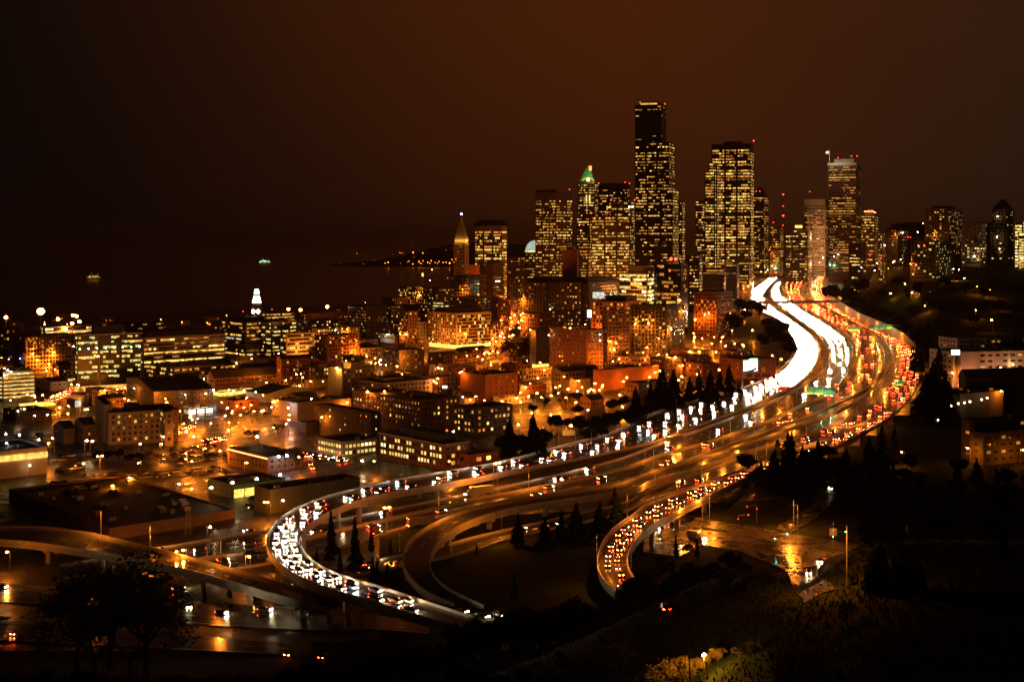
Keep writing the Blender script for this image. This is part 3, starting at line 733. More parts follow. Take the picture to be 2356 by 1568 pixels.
# mode, floor height, spacing, width, height, lit share, palette
TD = ('band', 4.3, 2.5, 2.1, 2.4, .88, 'y', 'x'); TM = ('band', 4.1, 2.2, 1.8, 1.8, .56, 'y', 'x'); TS = ('band', 4.1, 2.4, 2.0, 1.7, .2, 'd', 'x'); TR = ('band', 4.1, 2.2, 1.8, 1.7, .42, 'y', 'x')
TV = ('band', 4.1, 2.4, 2.0, 1.7, .08, 'd', 'x')
OFF = ('band', 3.9, 2.2, 2.0, 1.8, .5, 'y'); OFFD = ('band', 3.9, 2.2, 2.0, 1.8, .3, 'm')
GR = ('grid', 3.4, 3.2, 1.5, 1.8, .12, 'd'); GRL = ('grid', 3.4, 3.2, 1.6, 1.8, .22, 'y'); GRB = ('grid', 3.5, 3.0, 1.8, 2.0, .38, 'y'); GRD = ('grid', 3.3, 3.4, 1.3, 1.6, .05, 'd')
# --- towers of downtown
c = bld('P', 1461, 1522, 1533, 240, -1830, DT, 'black_glass', TV, 'skyscraper', 'tallest black stepped skyscraper', 'of the skyline with scattered lit windows', 'skyscraper',
        tiers=((1461.5, 1540, 1552, 326, -9, TR), (1462, 1548, 1561, 436, -16, TR)), pent=((.15, .85, .1, .9, 4.5),))
beacon(c, (('P', 1473, 236), ('P', 1530, 239)))
c['slab'](.18, .8, .08, .86, c['zt'] + .4, c['zt'] + 2.6, 'w2', 'window')
c = bld('P', 1637, 1727, 1734, 330, -1960, DT, 'black_glass', TD, 'skyscraper', 'brightly windowed broad skyscraper', 'with slanted shoulder beside the highway', 'skyscraper',
        tiers=((1630, 1650, 1660, 374, -5, TD), (1621, 1645, 1655, 394, -9, TD)), pent=((.25, .7, .2, .8, 4),), topskip=7)
beacon(c, (('P', 1734, 324),), r=.9)
c = bld('P', 1733, 1758, 1768, 452, -2350, DT, 'black_glass', TR, 'skyscraper', 'dark tower with cut pyramid top', 'and two red beacons behind the broad bright skyscraper', 'skyscraper', hip=(17, 0, 'black_glass', .35))
beacon(c, (('P', 1740, 440), ('P', 1748, 440)))
c = bld('P', 1600, 1624, 1632, 461, -2150, DT, 'tower_stone', TR, 'skyscraper', 'slim brown tower', 'tucked behind the broad bright skyscraper', 'skyscraper')
c = bld('P', 1560, 1570, 1576, 463, -2050, DT, 'black_glass', TM, 'skyscraper', 'thin dark tower', 'just behind the tallest black skyscraper', 'skyscraper')
c = bld('P', 1771, 1795, 1802, 520, -2300, DT, 'tower_stone', TM, 'tower_block', 'mid-height lit tower', 'with one red beacon near the radio mast', 'tower')
beacon(c, (('P', 1779, 512),))
c = bld('P', 1806, 1858, 1870, 528, -2150, DT, 'dark_wall', TM, 'tower_block', 'squat dark tower with lit cap', 'above the far end of the highway', 'tower', pent=((.25, .6, .2, .7, 9),))
c['slab'](.28, .55, -.01, .3, c['zt'] + 3, c['zt'] + 7, 'w4', 'window')
c = bld('P', 1849, 1899, 1904, 458, -2260, DT, 'tower_pale', ('band', 4.0, 2.4, 2.1, 1.8, .3, 'd'), 'tower_block', 'pale banded tower', 'beside the flagpole skyscraper', 'tower', topskip=9)
beacon(c, (('P', 1863, 441),))
c = bld('P', 1905, 1970, 1981, 374, -2100, DT, 'tower_stone', ('band', 4.1, 2.3, 2.0, 1.7, .5, 'd'), 'skyscraper', 'brown skyscraper with flagpole and pale curved cap', 'third tallest of the skyline', 'skyscraper', roof='tower_pale', winr=TS, pent=((.1, .8, .1, .8, 7),), pentm='pale_trim', cornice=4.)
beacon(c, (('P', 1928, 363), ('P', 1959, 359), ('P', 1972, 359)))
CAP = c
b = MB(); bx = c['base']; uD = lambda x, y: (fx('P', x) * c['D'] - bx.x, 1., EYE - fk('P', y) * c['D'] - bx.z)
b.tube(uD(1909, 374), uD(1908, 345), .35, .2, 'pale_trim'); b.obj('flagpole', c['root'])
b = MB(); p, q = Vector(uD(1908, 346)), Vector(uD(1900, 348)); dzz = Vector((0, 0, -5))
b.face([p, q, q + dzz * .8, p + dzz], 'white_wall'); b.obj('flag', c['root'])
c = bld('P', 1980, 2013, 2023, 494, -1900, DT, 'dark_wall', TR, 'tower_block', 'dark tower crowned by red lights', 'standing before the flagpole skyscraper', 'tower', pent=((.2, .75, .2, .8, 5),))
c['slab'](.15, .8, .15, .85, c['zt'] + 5.1, c['zt'] + 5.9, 'neon_red', 'neon_band'); beacon(c, (('P', 1999, 484), ('P', 2006, 484)))
c = bld('H', 1038, 1236, 1388, 395, -1900, 48, 'tower_stone', TM, 'skyscraper', 'wide brown tower with lit rows', 'at the seaward edge of the downtown cluster', 'skyscraper', topskip=10, tiers=((1040, 1200, 1240, 372, 14, None),))
beacon(c, (('H', 1361, 371),))
c = bld('H', 1440, 1598, 1632, 290, -2150, DT, 'tower_stone', TM, 'skyscraper', 'ornate tower with glowing green pyramid roof', 'and arched gable', 'skyscraper', hip=(24, -2, 'copper_roof', .16))
GREEN = c
b = MB(); bx = c['base']
def at(fr, x, y, D): u, k = uk(fr, x, y); return Vector((u * D, D, EYE - k * D))
q = at('H', 1557, 170, c['D'] + 8) - bx; b.box(q.x - 2.2, q.x + 2.2, q.y - 2, q.y + 2, q.z - 4, q.z + 2.4, 'w4'); b.obj('lantern', c['root'])
beacon(c, (('H', 1548, 152), ('H', 1566, 152)), r=.8)
b = MB(); n = 10
for i in range(n):
    t0, t1 = math.pi * i / n, math.pi * (i + 1) / n; cx_, cy_ = 1536, 292
    pts = [at('H', cx_ + 58 * math.cos(t), cy_ - 36 * math.sin(t), c['D'] - 1) - bx for t in (t0, t1)] + [at('H', cx_ + 46 * math.cos(t), cy_ - 20 * math.sin(t), c['D'] - 1) - bx for t in (t1, t0)]
    b.face(pts, 'w2')
b.obj('arch_light', c['root'])
b = MB(); b.ball(at('H', 1536, 279, c['D'] - 2) - bx, 3.2, 'wb', 10, 6); b.obj('clock_face', c['root'])
for x, m in ((1521, 'wg'), (1550, 'w4')):
    b = MB(); q = at('H', x, 425, c['D'] - .5) - bx; q2 = at('H', x, 488, c['D'] - .5) - bx; b.box(q.x - 1.1, q.x + 1.1, q.y - .5, q.y, q2.z, q.z, m); b.obj('light_strip', c['root'])
c = bld('H', 1634, 1905, 1930, 310, -2010, DT, 'black_glass', TR, 'skyscraper', 'dark flat-topped tower', 'with one long lit floor behind the pale lit tower', 'skyscraper', topskip=8)
beacon(c, (('H', 1636, 312), ('H', 1886, 303), ('H', 1926, 313)))
c['slab'](.2, .72, -.02, .3, c['zt'] - 38, c['zt'] - 35.5, 'w3', 'window')
c = bld('H', 1568, 1930, 1962, 622, -1850, DT, 'tower_stone', ('band', 4.2, 2.4, 2.1, 2.3, .68, 'y', 'x'), 'skyscraper', 'stepped pale tower full of lit windows', 'at the foot of the tallest black skyscraper', 'skyscraper', tiers=((1752, 1940, 1978, 480, 22, TM),))
beacon(c, (('H', 1565, 592), ('H', 1720, 588), ('H', 1752, 472), ('H', 1975, 470)), r=.8); beacon(c, (('H', 1925, 535), ('H', 1956, 535)), 'lamp_green', 1.2)
c = bld('H', 1425, 1552, 1575, 632, -1920, DT, 'black_glass', TM, 'tower_block', 'dark tower below the green pyramid roof', 'with scattered lit windows', 'tower')
# Smith-like slim tower with pyramid
c = bld('H', 274, 376, 412, 880, -1679, 50, 'tan_stone', ('grid', 4.2, 4.2, 2.6, 2.2, .06, 'y'), 'skyscraper', 'slim old stone tower with golden pyramid roof', 'and a blue light at its tip', 'skyscraper', cornice=2.4, cornm='tan_stone', winr=GRD, pent=((.04, .96, .04, .96, 4.0),), hip=None)
GOLD = c
bx = c['base']; b = MB(); cc = Vector((*c['dr'], 0)) * c['wr'] / 2 + Vector((*c['dl'], 0)) * c['wl'] / 2; zz = c['zt'] - bx.z + 4.0
q = []
for s, t in ((0, 0), (1, 0), (1, 1), (0, 1)): q.append(Vector((*c['dr'], 0)) * c['wr'] * s + Vector((*c['dl'], 0)) * c['wl'] * t + Vector((0, 0, zz)))
top = [v.lerp(cc + Vector((0, 0, zz)), .9) + Vector((0, 0, 28)) for v in q]
for i in range(4): b.face([q[i], q[(i + 1) % 4], top[(i + 1) % 4], top[i]], 'tan_stone')
b.face(top, 'tan_stone'); b.obj('pyramid_roof', c['root'])
b = MB(); b.tube(cc + Vector((0, 0, zz + 28)), cc + Vector((0, 0, zz + 33)), .4, .2, 'dark_metal'); b.ball(cc + Vector((0, 0, zz + 33.5)), 1.2, 'lamp_blue', 8, 5); b.obj('finial', c['root'])
for i in range(9):
    for fc in (0, 1):
        d = Vector((*(c['dl'] if fc == 0 else c['dr']), 0)); L = c['wl'] if fc == 0 else c['wr']
        if fc and i > 4: continue
c = bld('H', 470, 722, 772, 712, -1800, 55, 'tan_stone', ('band', 4.0, 2.6, 2.2, 2.4, .85, 'y', 'x'), 'skyscraper', 'square golden-lit tower with dark overhanging hipped roof', '', 'skyscraper', hip=(8, 3, 'roof_dark', .55), topskip=6)
c = bld('H', 946, 1040, 1062, 945, -1960, DT, 'tower_stone', TM, 'tower_block', 'small tower with glowing glass quarter dome', 'beside the wide brown tower', 'tower')
bx = c['base']; b = MB(); n = 8; zt_ = c['zt'] - bx.z
pr = [(-c['wl'] * math.cos(math.pi / 2 * i / n) , 15 * math.sin(math.pi / 2 * i / n)) for i in range(n + 1)]
dl3, dr3 = Vector((*c['dl'], 0)), Vector((*c['dr'], 0))
for (x0, z0), (x1, z1) in zip(pr, pr[1:]):
    p0, p1 = dl3 * -x0, dl3 * -x1
    b.face([p0 + Vector((0, 0, zt_ + .1)), p1 + Vector((0, 0, zt_ + .1)), p1 + Vector((0, 0, zt_ + z1)), p0 + Vector((0, 0, zt_ + z0))], 'crown_teal')
    b.face([p0 + Vector((0, 0, zt_ + z0)), p1 + Vector((0, 0, zt_ + z1)), p1 + dr3 * c['wr'] + Vector((0, 0, zt_ + z1)), p0 + dr3 * c['wr'] + Vector((0, 0, zt_ + z0))], 'crown_teal')
b.obj('glass_dome', c['root']); c['slab'](-.04, 1.04, -.04, 1.0, c['zt'] - 2.5, c['zt'], 'wg', 'light_band')
bld('H', 776, 900, 944, 1005, -2000, DT, 'brown_brick', TS, 'tower_block', 'low brown block with few lights', 'between the hipped tower and the glass dome', 'building', tiers=((845, 900, 930, 1002, 20, TS),))
bld('H', 1298, 1432, 1446, 936, -1600, DT, 'orange_wall', None, 'tower_block', 'windowless reddish tower block', 'standing before the wide brown tower', 'tower', tiers=((1335, 1400, 1420, 908, 8, None),))
bld('H', 495, 640, 742, 1062, -1720, 55, 'dark_wall', TS, 'office_building', 'dark stepped block', 'under the square hipped tower', 'building')
bld('H', 412, 480, 498, 1078, -1640, 50, 'orange_wall', None, 'office_building', 'small reddish plain block', 'beside the slim old stone tower', 'building')
bld('H', 243, 275, 300, 1070, -1780, 50, 'dark_wall', GRL, 'office_building', 'narrow dark block', 'behind the foot of the slim stone tower', 'building')
bld('H', 1446, 1540, 1570, 935, -1780, DT, 'tower_stone', TM, 'office_building', 'brown block with lit column of windows', 'beside the windowless reddish tower', 'building')
# --- middle distance, downtown foot
bld('C', 865, 1045, 1078, 336, -1560, 55, 'tan_stone', ('grid', 4.0, 4.2, 2.9, 2.6, .07, 'y'), 'office_building', 'cream stone office with gridded dark windows and cornice', 'below the slim tower', cornice=1.8, cornm='tan_stone')
bld('C', 835, 1030, 1165, 487, -1430, 50, 'brown_brick', GR, 'office_building', 'brown cornice building', 'in front of the cream gridded office', cornice=1.2, cornm='tan_stone')
bld('C', 725, 800, 840, 512, -1450, 50, 'concrete', ('band', 3.1, 3.0, 2.8, 1.3, .9, 'g'), 'parking_garage', 'greenish-lit parking garage tiers', 'near the waterfront', 'parking garage')
bld('C', 493, 600, 662, 412, -1850, ID, 'brown_brick', GRB, 'office_building', 'waterfront block with many lit windows', 'under the red roof sign')
c = bld('C', 690, 885, 1118, 592, 845, ID, 'tan_stone', GRB, 'office_building', 'dark glass and pale stone office with golden ground floor', '', near=1300, winr=('grid', 3.5, 2.4, 2.1, 2.5, .3, 'y'), pent=((.1, .8, .05, .8, 4.5),), pentm='roof_dark', topskip=1,
        bands=((-.05, 1.02, -.012, 1.0, 1.2, 5.0, 'shop_yellow'),))
bld('C', 1160, 1250, 1300, 498, -1400, 50, 'brick', ('grid', 3.6, 3.0, 1.6, 2.0, .15, 'o'), 'office_building', 'orange-lit brick block', 'beside the glowing tree-lined street')
bld('C', 1112, 1200, 1238, 645, -1230, 50, 'brown_brick', ('grid', 3.6, 3.0, 1.6, 2.0, .3, 'o'), 'office_building', 'brown corner block with a few lit windows', 'at the foot of the glowing street')
bld('C', 1240, 1338, 1352, 362, -1500, 60, 'pale_stucco', GRL, 'hotel', 'pale hotel with one bright golden stair shaft', '', 'hotel', bands=((.38, .62, -.03, .1, 8, 30, 'w2'),), bandn='lit_shaft')
bld('C', 1340, 1778, 1970, 384, -1500, 66, 'tan_stone', GR, 'civic_building', 'long civic hall with two projecting wings and dark slab roof', '', 'civic building', pent=((.02, .98, .0, .9, 4.2),), pentm='roof_dark', tiers=((1340, 1468, 1478, 386, -12, GR), (1580, 1708, 1722, 386, -12, GRL)))
bld('C', 1975, 2168, 2222, 322, -1330, 64, 'concrete', ('band', 4.0, 2.4, 2.2, 2.7, .85, 'b'), 'office_building', 'white-bright office block with blazing windows', '', pent=((.2, .7, .1, .9, 7),))
c = bld('E', 25, 195, 236, 1188, -1330, 64, 'black_glass', ('band', 4.0, 2.4, 2.2, 2.6, .30, 'o'), 'office_building', 'dark reflective block with two big red roof lights', '')
beacon(c, (('E', 132, 1158), ('E', 162, 1158)), r=1.5)
for i in range(46):  # glowing chips put on the glass face as reflected city light
    z = R.uniform(4, 40); t = R.uniform(.03, .95)
    if R.random() < .5: c['slab'](t, t + R.uniform(.008, .03), -.012, .0, c['g0'] + z, c['g0'] + z + R.uniform(.6, 2.0), R.choice(('w5', 'w2', 'w4')), 'window_reflection' if 0 else 'window')
bld('E', 330, 465, 478, 1218, -1520, 68, 'concrete', ('band', 3.1, 4.0, 3.7, 1.2, .0, 'd'), 'parking_garage', 'grey banded parking block', 'beside the far bright highway bend', 'parking garage')
bld('E', 470, 548, 562, 1186, -1560, 68, 'concrete', ('band', 3.1, 4.0, 3.7, 1.2, .04, 'd'), 'parking_garage', 'taller grey banded block', 'close to the far bright highway bend', 'parking garage')
bld('E', 245, 310, 330, 1130, -1650, 68, 'dark_wall', TM, 'office_building', 'narrow dark block', 'behind the grey banded parking block')
bld('E', 560, 622, 640, 1190, -1700, 68, 'dark_wall', TR, 'office_building', 'dark block', 'touching the far bright highway bend')
bld('E', 275, 420, 520, 1365, -1290, 60, 'brick', ('grid', 3.6, 3.0, 1.4, 1.8, .25, 'o'), 'apartment_building', 'low red brick flats', 'below the grey banded parking block')
bld('C', 1790, 2020, 2130, 515, -1230, 60, 'orange_wall', ('grid', 4.0, 3.6, 2.0, 2.6, .35, 'o'), 'civic_building', 'orange-lit arcade with dark oval roof', 'below the white-bright office block', pent=((.05, .6, .1, .8, 5),), pentm='roof_dark')
bld('C', 1315, 1440, 1518, 596, -1180, ID, 'brick', ('grid', 3.4, 3.0, 1.5, 1.8, .10, 'o'), 'apartment_building', 'dark red brick flats with one bright stairwell', '', 'building')
bld('C', 1515, 1682, 1722, 572, -1150, 60, 'dark_wall', ('grid', 3.2, 3.0, 1.5, 1.6, .32, 'y'), 'apartment_building', 'black apartment slab dotted with lit windows', '', near=1250)
bld('C', 1862, 1900, 2052, 572, -1090, 28, 'brown_brick', ('grid', 3.0, 3.4, 2.4, 1.5, .14, 'd'), 'apartment_building', 'brown mid-rise with stacked balconies', '', near=1250)
bld('C', 2060, 2262, 2362, 690, 828, 60, 'brown_brick', ('grid', 3.2, 3.2, 1.5, 1.7, .18, 'y'), 'hotel', 'broad brown hotel with small lit windows', 'above the sloping orange street', 'hotel', near=1150)
bld('C', 2050, 2300, 2420, 545, -1120, 60, 'dark_wall', ('grid', 3.2, 3.2, 1.5, 1.7, .12, 'y'), 'apartment_building', 'dark flats', 'behind the broad brown hotel', near=1060)
bld('C', 2140, 2290, 2380, 600, -1180, 60, 'dark_wall', ('grid', 3.2, 3.2, 1.5, 1.7, .2, 'o'), 'apartment_building', 'dark block with orange lit windows', 'below the two red roof lights')
bld('C', 1395, 1420, 1505, 700, -1110, ID, 'dark_wall', None, 'shop', 'small shop glowing behind shutters', 'near the glowing street', 'shop', bands=((-.02, .9, -.03, 1.0, .6, 4.5, 'shop_yellow'),))
bld('C', 1510, 1760, 1872, 705, -1060, ID, 'brick', GR, 'apartment_building', 'long low dark red block with green corner lights', '', near=1100)
bld('C', 1195, 1262, 1585, 782, 920, ID, 'brown_brick', ('grid', 3.5, 3.2, 1.5, 1.9, .22, 'o'), 'apartment_building', 'long brown four-storey flats', 'with a flat cornice', cornice=.8)
bld('C', 1540, 1790, 2000, 862, 955, ID, 'brown_brick', ('grid', 3.5, 3.0, 1.6, 2.0, .16, 'y'), 'apartment_building', 'low brown corniced building', 'with one bright pair of windows', cornice=.9, pent=((.1, .7, .1, .8, 2.5),), pentm='roof_dark')
bld('C', 1300, 1320, 1542, 890, 955, ID, 'brown_brick', GRD, 'warehouse', 'low dim brown shed', 'between two brown apartment blocks')
bld('C', 908, 1080, 1295, 1006, 1210, ID, 'brick', ('grid', 3.6, 5.0, 1.3, 1.7, .05, 'd'), 'warehouse', 'tall blank dark brick warehouse', 'above the small white house', winl=None, pent=((.3, .5, .2, .4, 2.5),))
bld('C', 1290, 1330, 1540, 972, 1060, ID, 'tan_stone', ('grid', 3.4, 2.6, 1.4, 1.8, .3, 'o'), 'shop', 'orange-lit low shopfront row', 'behind the dark brick warehouse', 'shop')
bld('C', 1292, 1310, 1490, 1080, 1150, ID, 'orange_wall', GRD, 'shop', 'small orange-lit yard building', 'behind the small white house', 'shop')
bld('C', 1132, 1192, 1378, 1160, 1228, ID, 'white_wall', ('grid', 3.0, 3.6, 1.1, 1.5, .0, 'd'), 'house', 'small white two-storey building', 'beside orange lamps', 'house', winl=None)
bld('C', 1618, 1640, 1786, 1042, 1130, ID, 'tan_stone', ('grid', 3.2, 4.5, 1.2, 1.6, .15, 'd'), 'warehouse', 'plain brown box building', 'behind a row of orange lamps', skip=3)
bld('C', 1826, 1850, 2245, 975, 1130, ID, 'orange_wall', None, 'warehouse', 'long blank orange-brown wall', 'behind the dark conifers')
bld('C', 1530, 1640, 1830, 955, 1050, ID, 'dark_wall', GRD, 'warehouse', 'dark roofed depot', 'under the low brown corniced building')
bld('C', 1920, 2100, 2280, 890, 975, ID, 'brown_brick', ('grid', 3.4, 3.2, 1.5, 1.8, .25, 'y'), 'apartment_building', 'brown two-storey row', 'below the broad brown hotel')
bld('C', 2020, 2110, 2420, 1062, 1160, ID, 'brown_brick', GRL, 'apartment_building', 'dim brown house block', 'beside the highway conifers')
bld('C', 1590, 1680, 1760, 1170, 1240, ID, 'brown_brick', GR, 'house', 'small brown house with pitched roof', 'among dark trees', 'house', gable=3)
bld('C', 1710, 1790, 1880, 1178, 1245, ID, 'brown_brick', GR, 'house', 'second small brown house', 'beside the highway trees', 'house', gable=3)
# --- near city between the station and the highway
c = bld('C', 170, 395, 722, 1062, 1192, ID, 'pale_stucco', ('grid', 3.3, 3.6, 1.7, 1.8, .16, 'y'), 'apartment_building', 'cream apartments with bay windows', 'behind a very bright orange lamp', cornice=.7, roof='roof_dark', pent=((.3, .6, .2, .6, 2),))
bld('C', 20, 115, 335, 966, 1190, ID, 'pale_stucco', ('grid', 3.3, 3.4, 1.5, 1.6, .28, 'y'), 'apartment_building', 'pale tower of flats with a blank end wall', '', winl=None, pent=((.1, .6, .3, .7, 4),))
c = bld('C', -110, 75, 385, 838, 960, ID, 'pale_stucco', ('grid', 3.6, 3.0, 1.5, 1.7, .3, 'y'), 'apartment_building', 'long pale low block with gabled end', 'beside a cluster of white lights', gable=2.5)
bld('C', 388, 500, 668, 842, 992, ID, 'dark_wall', ('grid', 3.3, 4.4, 1.1, 1.5, .22, 'o'), 'apartment_building', 'dark square block with three pairs of dim windows', '', near=1100)
bld('C', 555, 615, 684, 652, 832, ID, 'pale_stucco', ('grid', 3.8, 3.6, .9, 2.0, .04, 'o'), 'apartment_building', 'pale slab lit orange by a street lamp', '', near=1150)
LIT = bld('C', 372, 470, 560, 740, 842, ID, 'dark_wall', ('grid', 3.6, 4.4, 1.4, 1.7, .10, 'o'), 'warehouse', 'dark building carrying a white lettered wall sign', '', near=1200, winl=None)
bld('C', 190, 230, 345, 664, 755, ID, 'tan_stone', ('grid', 3.5, 4.0, 1.6, 2.0, .18, 'y'), 'apartment_building', 'orange-lit flats with two bright white wall lamps', '', near=1250)
bld('C', 345, 385, 430, 665, 750, ID, 'tan_stone', ('grid', 3.6, 3.0, 1.6, 2.0, .0, 'd'), 'shop', 'orange-lit corner house with dark windows', '', 'house', near=1250)
bld('C', 425, 440, 498, 682, 745, ID, 'tan_stone', ('grid', 3.6, 2.0, 1.2, 2.4, .35, 'o'), 'shop', 'orange colonnaded hall', 'beside a bright street lamp', 'hall', near=1250)
bld('C', 85, 130, 195, 676, 745, ID, 'tan_stone', GR, 'shop', 'low orange terrace', 'at the end of the lit row', 'house')
bld('C', 0, 60, 260, 725, 800, ID, 'brick', ('grid', 3.5, 3.2, 1.5, 1.8, .2, 'o'), 'shop', 'red brick shop row', 'behind the black pitched roof', 'shop')
bld('C', 500, 560, 625, 580, -1350, ID, 'brown_brick', GRL, 'office_building', 'brown brick block with lit windows', 'behind the pale orange-lit slab')
bld('C', 150, 280, 415, 545, -1420, ID, 'brown_brick', GR, 'office_building', 'wide dim brick block', 'between station and waterfront')
bld('C', 440, 530, 720, 540, -1500, ID, 'brown_brick', GRL, 'office_building', 'brown warehouse row', 'under the waterfront block')
bld('C', 380, 470, 560, 490, -1650, ID, 'brown_brick', GR, 'office_building', 'dim low warehouse', 'close to the dark chimney')
bld('C', 660, 760, 880, 425, -1750, ID, 'dark_wall', ('grid', 3.6, 3.0, 1.6, 1.8, .35, 'm'), 'office_building', 'low waterfront row of mixed coloured lights', '')
bld('C', 560, 620, 700, 775, 850, ID, 'brown_brick', GRL, 'shop', 'small lit brick shop', 'beneath the pale orange-lit slab', 'shop', near=1150)
bld('C', 690, 860, 1050, 870, 940, ID, 'brown_brick', GR, 'warehouse', 'low dark brick workshop', 'below the golden ground floor')
bld('C', 1050, 1080, 1195, 835, 905, ID, 'tan_stone', GRL, 'shop', 'little pale shop', 'beside the brown four-storey flats', 'shop', near=1100)
bld('C', 670, 700, 915, 948, 1040, ID, 'brown_brick', ('grid', 3.5, 3.4, 1.5, 2.0, .18, 'o'), 'apartment_building', 'brown two-storey block', 'next to the dark brick warehouse')
bld('C', 395, 560, 690, 1000, 1050, ID, 'dark_wall', GRD, 'warehouse', 'flat dark shed', 'behind the cream bay-windowed apartments')
bld('C', 185, 650, 905, 1175, 1400, ID, 'brown_brick', ('grid', 3.3, 3.3, 1.6, 1.8, .26, 'y'), 'apartment_building', 'big dim brown apartment block with yellow windows', '', pent=((.2, .3, .3, .5, 2.5),))
bld('C', 885, 1010, 1262, 1228, 1432, ID, 'dark_wall', ('grid', 3.6, 3.2, 1.9, 1.9, .5, 'y'), 'office_building', 'black three-storey office with rows of lit windows', '', roof='roof_dark')
bld('C', 880, 940, 1010, 1165, 1240, ID, 'pale_stucco', None, 'house', 'little gable-ended pale house', 'behind the black three-storey office', 'house', gable=3.5)
BRK = bld('D', 362, 800, 962, 128, 305, ID, 'brick', ('grid', 3.7, 2.6, 1.9, 2.1, .62, 'b'), 'office_building', 'red brick office with cream window rows', 'nearest the highway ramp', near=1200, pent=((.1, .7, .15, .75, 4.2),), pentm='roof_dark', winr=('grid', 3.7, 3.6, 2.2, 2.1, .3, 'y'), cornice=.8, cornm='tan_stone', maxl=120)
bld('D', 960, 968, 1165, 200, 295, ID, 'orange_wall', ('grid', 3.8, 6.5, 3.4, 2.4, .6, 'y'), 'office_building', 'two-storey orange-lit wing', 'attached beside the red brick office', wl=30)
bld('C', -30, 310, 362, 1260, 1480, ID, 'dark_wall', ('grid', 3.6, 5.5, 1.4, 1.4, .12, 'g'), 'office_building', 'black office with a line of four small lamps', '', roof='roof_dark', near=1100)
c = bld('B', 2130, 2306, 2540, 112, 228, ID, 'pale_stucco', ('grid', 3.6, 2.6, 2.0, 2.0, .95, 'b'), 'shop', 'cream one-storey shop with a row of glowing windows', '', 'shop')
# --- left side of the picture
c = bld('A', 505, 522, 950, 738, 1140, 30, 'black_glass', ('band', 4.0, 2.2, 2.0, 2.1, .55, 'g', 'x'), 'office_building', 'dark glass office with lit rows and cornice lamps', '', near=500, cornice=.7, pent=((.1, .9, .25, .75, 6.5),), pentm='roof_dark', bands=((-.02, 1.02, -.004, 1.004, 2.0, 6.5, 'shop_orange'),), skip=8)
for i in range(8):
    t = .03 + .94 * i / 7; b = MB(); q = Vector((*c['dr'], 0)) * c['wr'] * t + Vector((c['dl'][0], c['dl'][1], 0)) * -.9 + Vector((0, 0, c['zt'] - c['g0'] - 11.5)); b.ball(q, .55, 'lamp_green', 6, 4); b.obj('wall_lamp', c['root'])
bld('A', 955, 962, 1514, 758, 1045, ID, 'pale_stucco', ('band', 3.9, 2.3, 2.1, 1.8, .5, 'y'), 'office_building', 'long pale office with ribbon windows', 'beside the dark glass office', near=500, wl=40, pent=((.1, .9, .05, .95, 4.5),), pentm='roof_dark', cornice=.6)
bld('A', 1010, 1170, 1585, 955, 1100, ID, 'tan_stone', ('band', 3.9, 2.3, 2.1, 1.8, .5, 'y'), 'office_building', 'lower stepped brick wing', 'in front of the long pale office', near=500)
bld('A', 1488, 1652, 1816, 650, 905, ID, 'tan_stone', ('band', 3.9, 2.3, 2.1, 1.8, .38, 'm'), 'office_building', 'twin-faced concrete office with dark penthouse', 'below the white clock tower', near=500, pent=((.1, .8, .1, .9, 4.5),), pentm='roof_dark')
bld('A', 1815, 1825, 2000, 648, 900, ID, 'black_glass', ('band', 3.9, 2.3, 2.1, 1.8, .4, 'g', 'x'), 'office_building', 'dark glass block', 'wedged between two banded concrete offices', near=500, wl=30)
bld('A', 1885, 1925, 2116, 728, 935, ID, 'pale_stucco', ('band', 3.9, 2.3, 2.1, 1.8, .35, 'g'), 'office_building', 'smaller banded pale office', 'nearest the gabled long block', near=500)
# clock tower
cb = at('A', 1727, 900, 1480); g = ground(cb.x, cb.y); zt_ = at('A', 1727, 618, 1480).z
t = thing('clock_tower', (cb.x, cb.y, g), 'white floodlit clock tower with two glowing dials', 'clock tower')
b = MB(); b.box(-5, 5, -5, 5, 0, zt_ - g, 'brick'); b.obj('shaft', t)
b = MB(); b.box(-5.4, 5.4, -5.4, 5.4, zt_ - g, zt_ - g + 11, 'tan_stone'); b.obj('belfry', t)
for q, ang in (((-2.6, -5.5), 0), ((5.5, -1), 1)):
    b = MB(); n = 14; r = 2.4
    ctr = Vector((-2.7, -5.5, zt_ - g + 6.5)) if ang == 0 else Vector((2.7, -5.5, zt_ - g + 6.5))
    b.face([ctr + Vector((r * .85 * math.cos(2 * math.pi * i / n), 0, r * math.sin(2 * math.pi * i / n))) for i in range(n)], 'clock_glow')
    b.obj('clock_dial', t)
b = MB(); z0 = zt_ - g + 11
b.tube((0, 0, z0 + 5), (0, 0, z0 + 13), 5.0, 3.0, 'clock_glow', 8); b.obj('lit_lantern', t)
b = MB(); b.tube((0, 0, z0), (0, 0, z0 + 5), 4.5, 4.5, 'tan_stone', 8); b.obj('drum', t)
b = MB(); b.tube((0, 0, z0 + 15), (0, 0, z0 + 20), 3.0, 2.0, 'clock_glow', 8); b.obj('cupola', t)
b = MB(); b.tube((0, 0, z0 + 20), (0, 0, z0 + 29), 2.0, .2, 'copper_roof', 8); b.obj('spire', t)
b = MB(); b.tube((0, 0, z0 + 13), (0, 0, z0 + 15), 3.2, 3.0, 'copper_roof', 8); b.obj('collar', t)
FOOT.append(((cb.x + 5, cb.y - 5), (-1, 0), (0, 1), 10, 10, zt_, 'white clock tower'))
bld('A', -60, -8, 152, 700, 930, ID, 'brown_brick', ('grid', 3.8, 3.0, 1.8, 1.9, .25, 'd'), 'office_building', 'dark long block with lit attic row', 'below the stadium floodlights')
bld('A', 152, 170, 508, 748, 1010, ID, 'tan_stone', ('grid', 3.7, 3.0, 1.7, 1.9, .05, 'o'), 'apartment_building', 'orange-lit gridded flats', 'beside the dark glass office', near=500, wl=30)
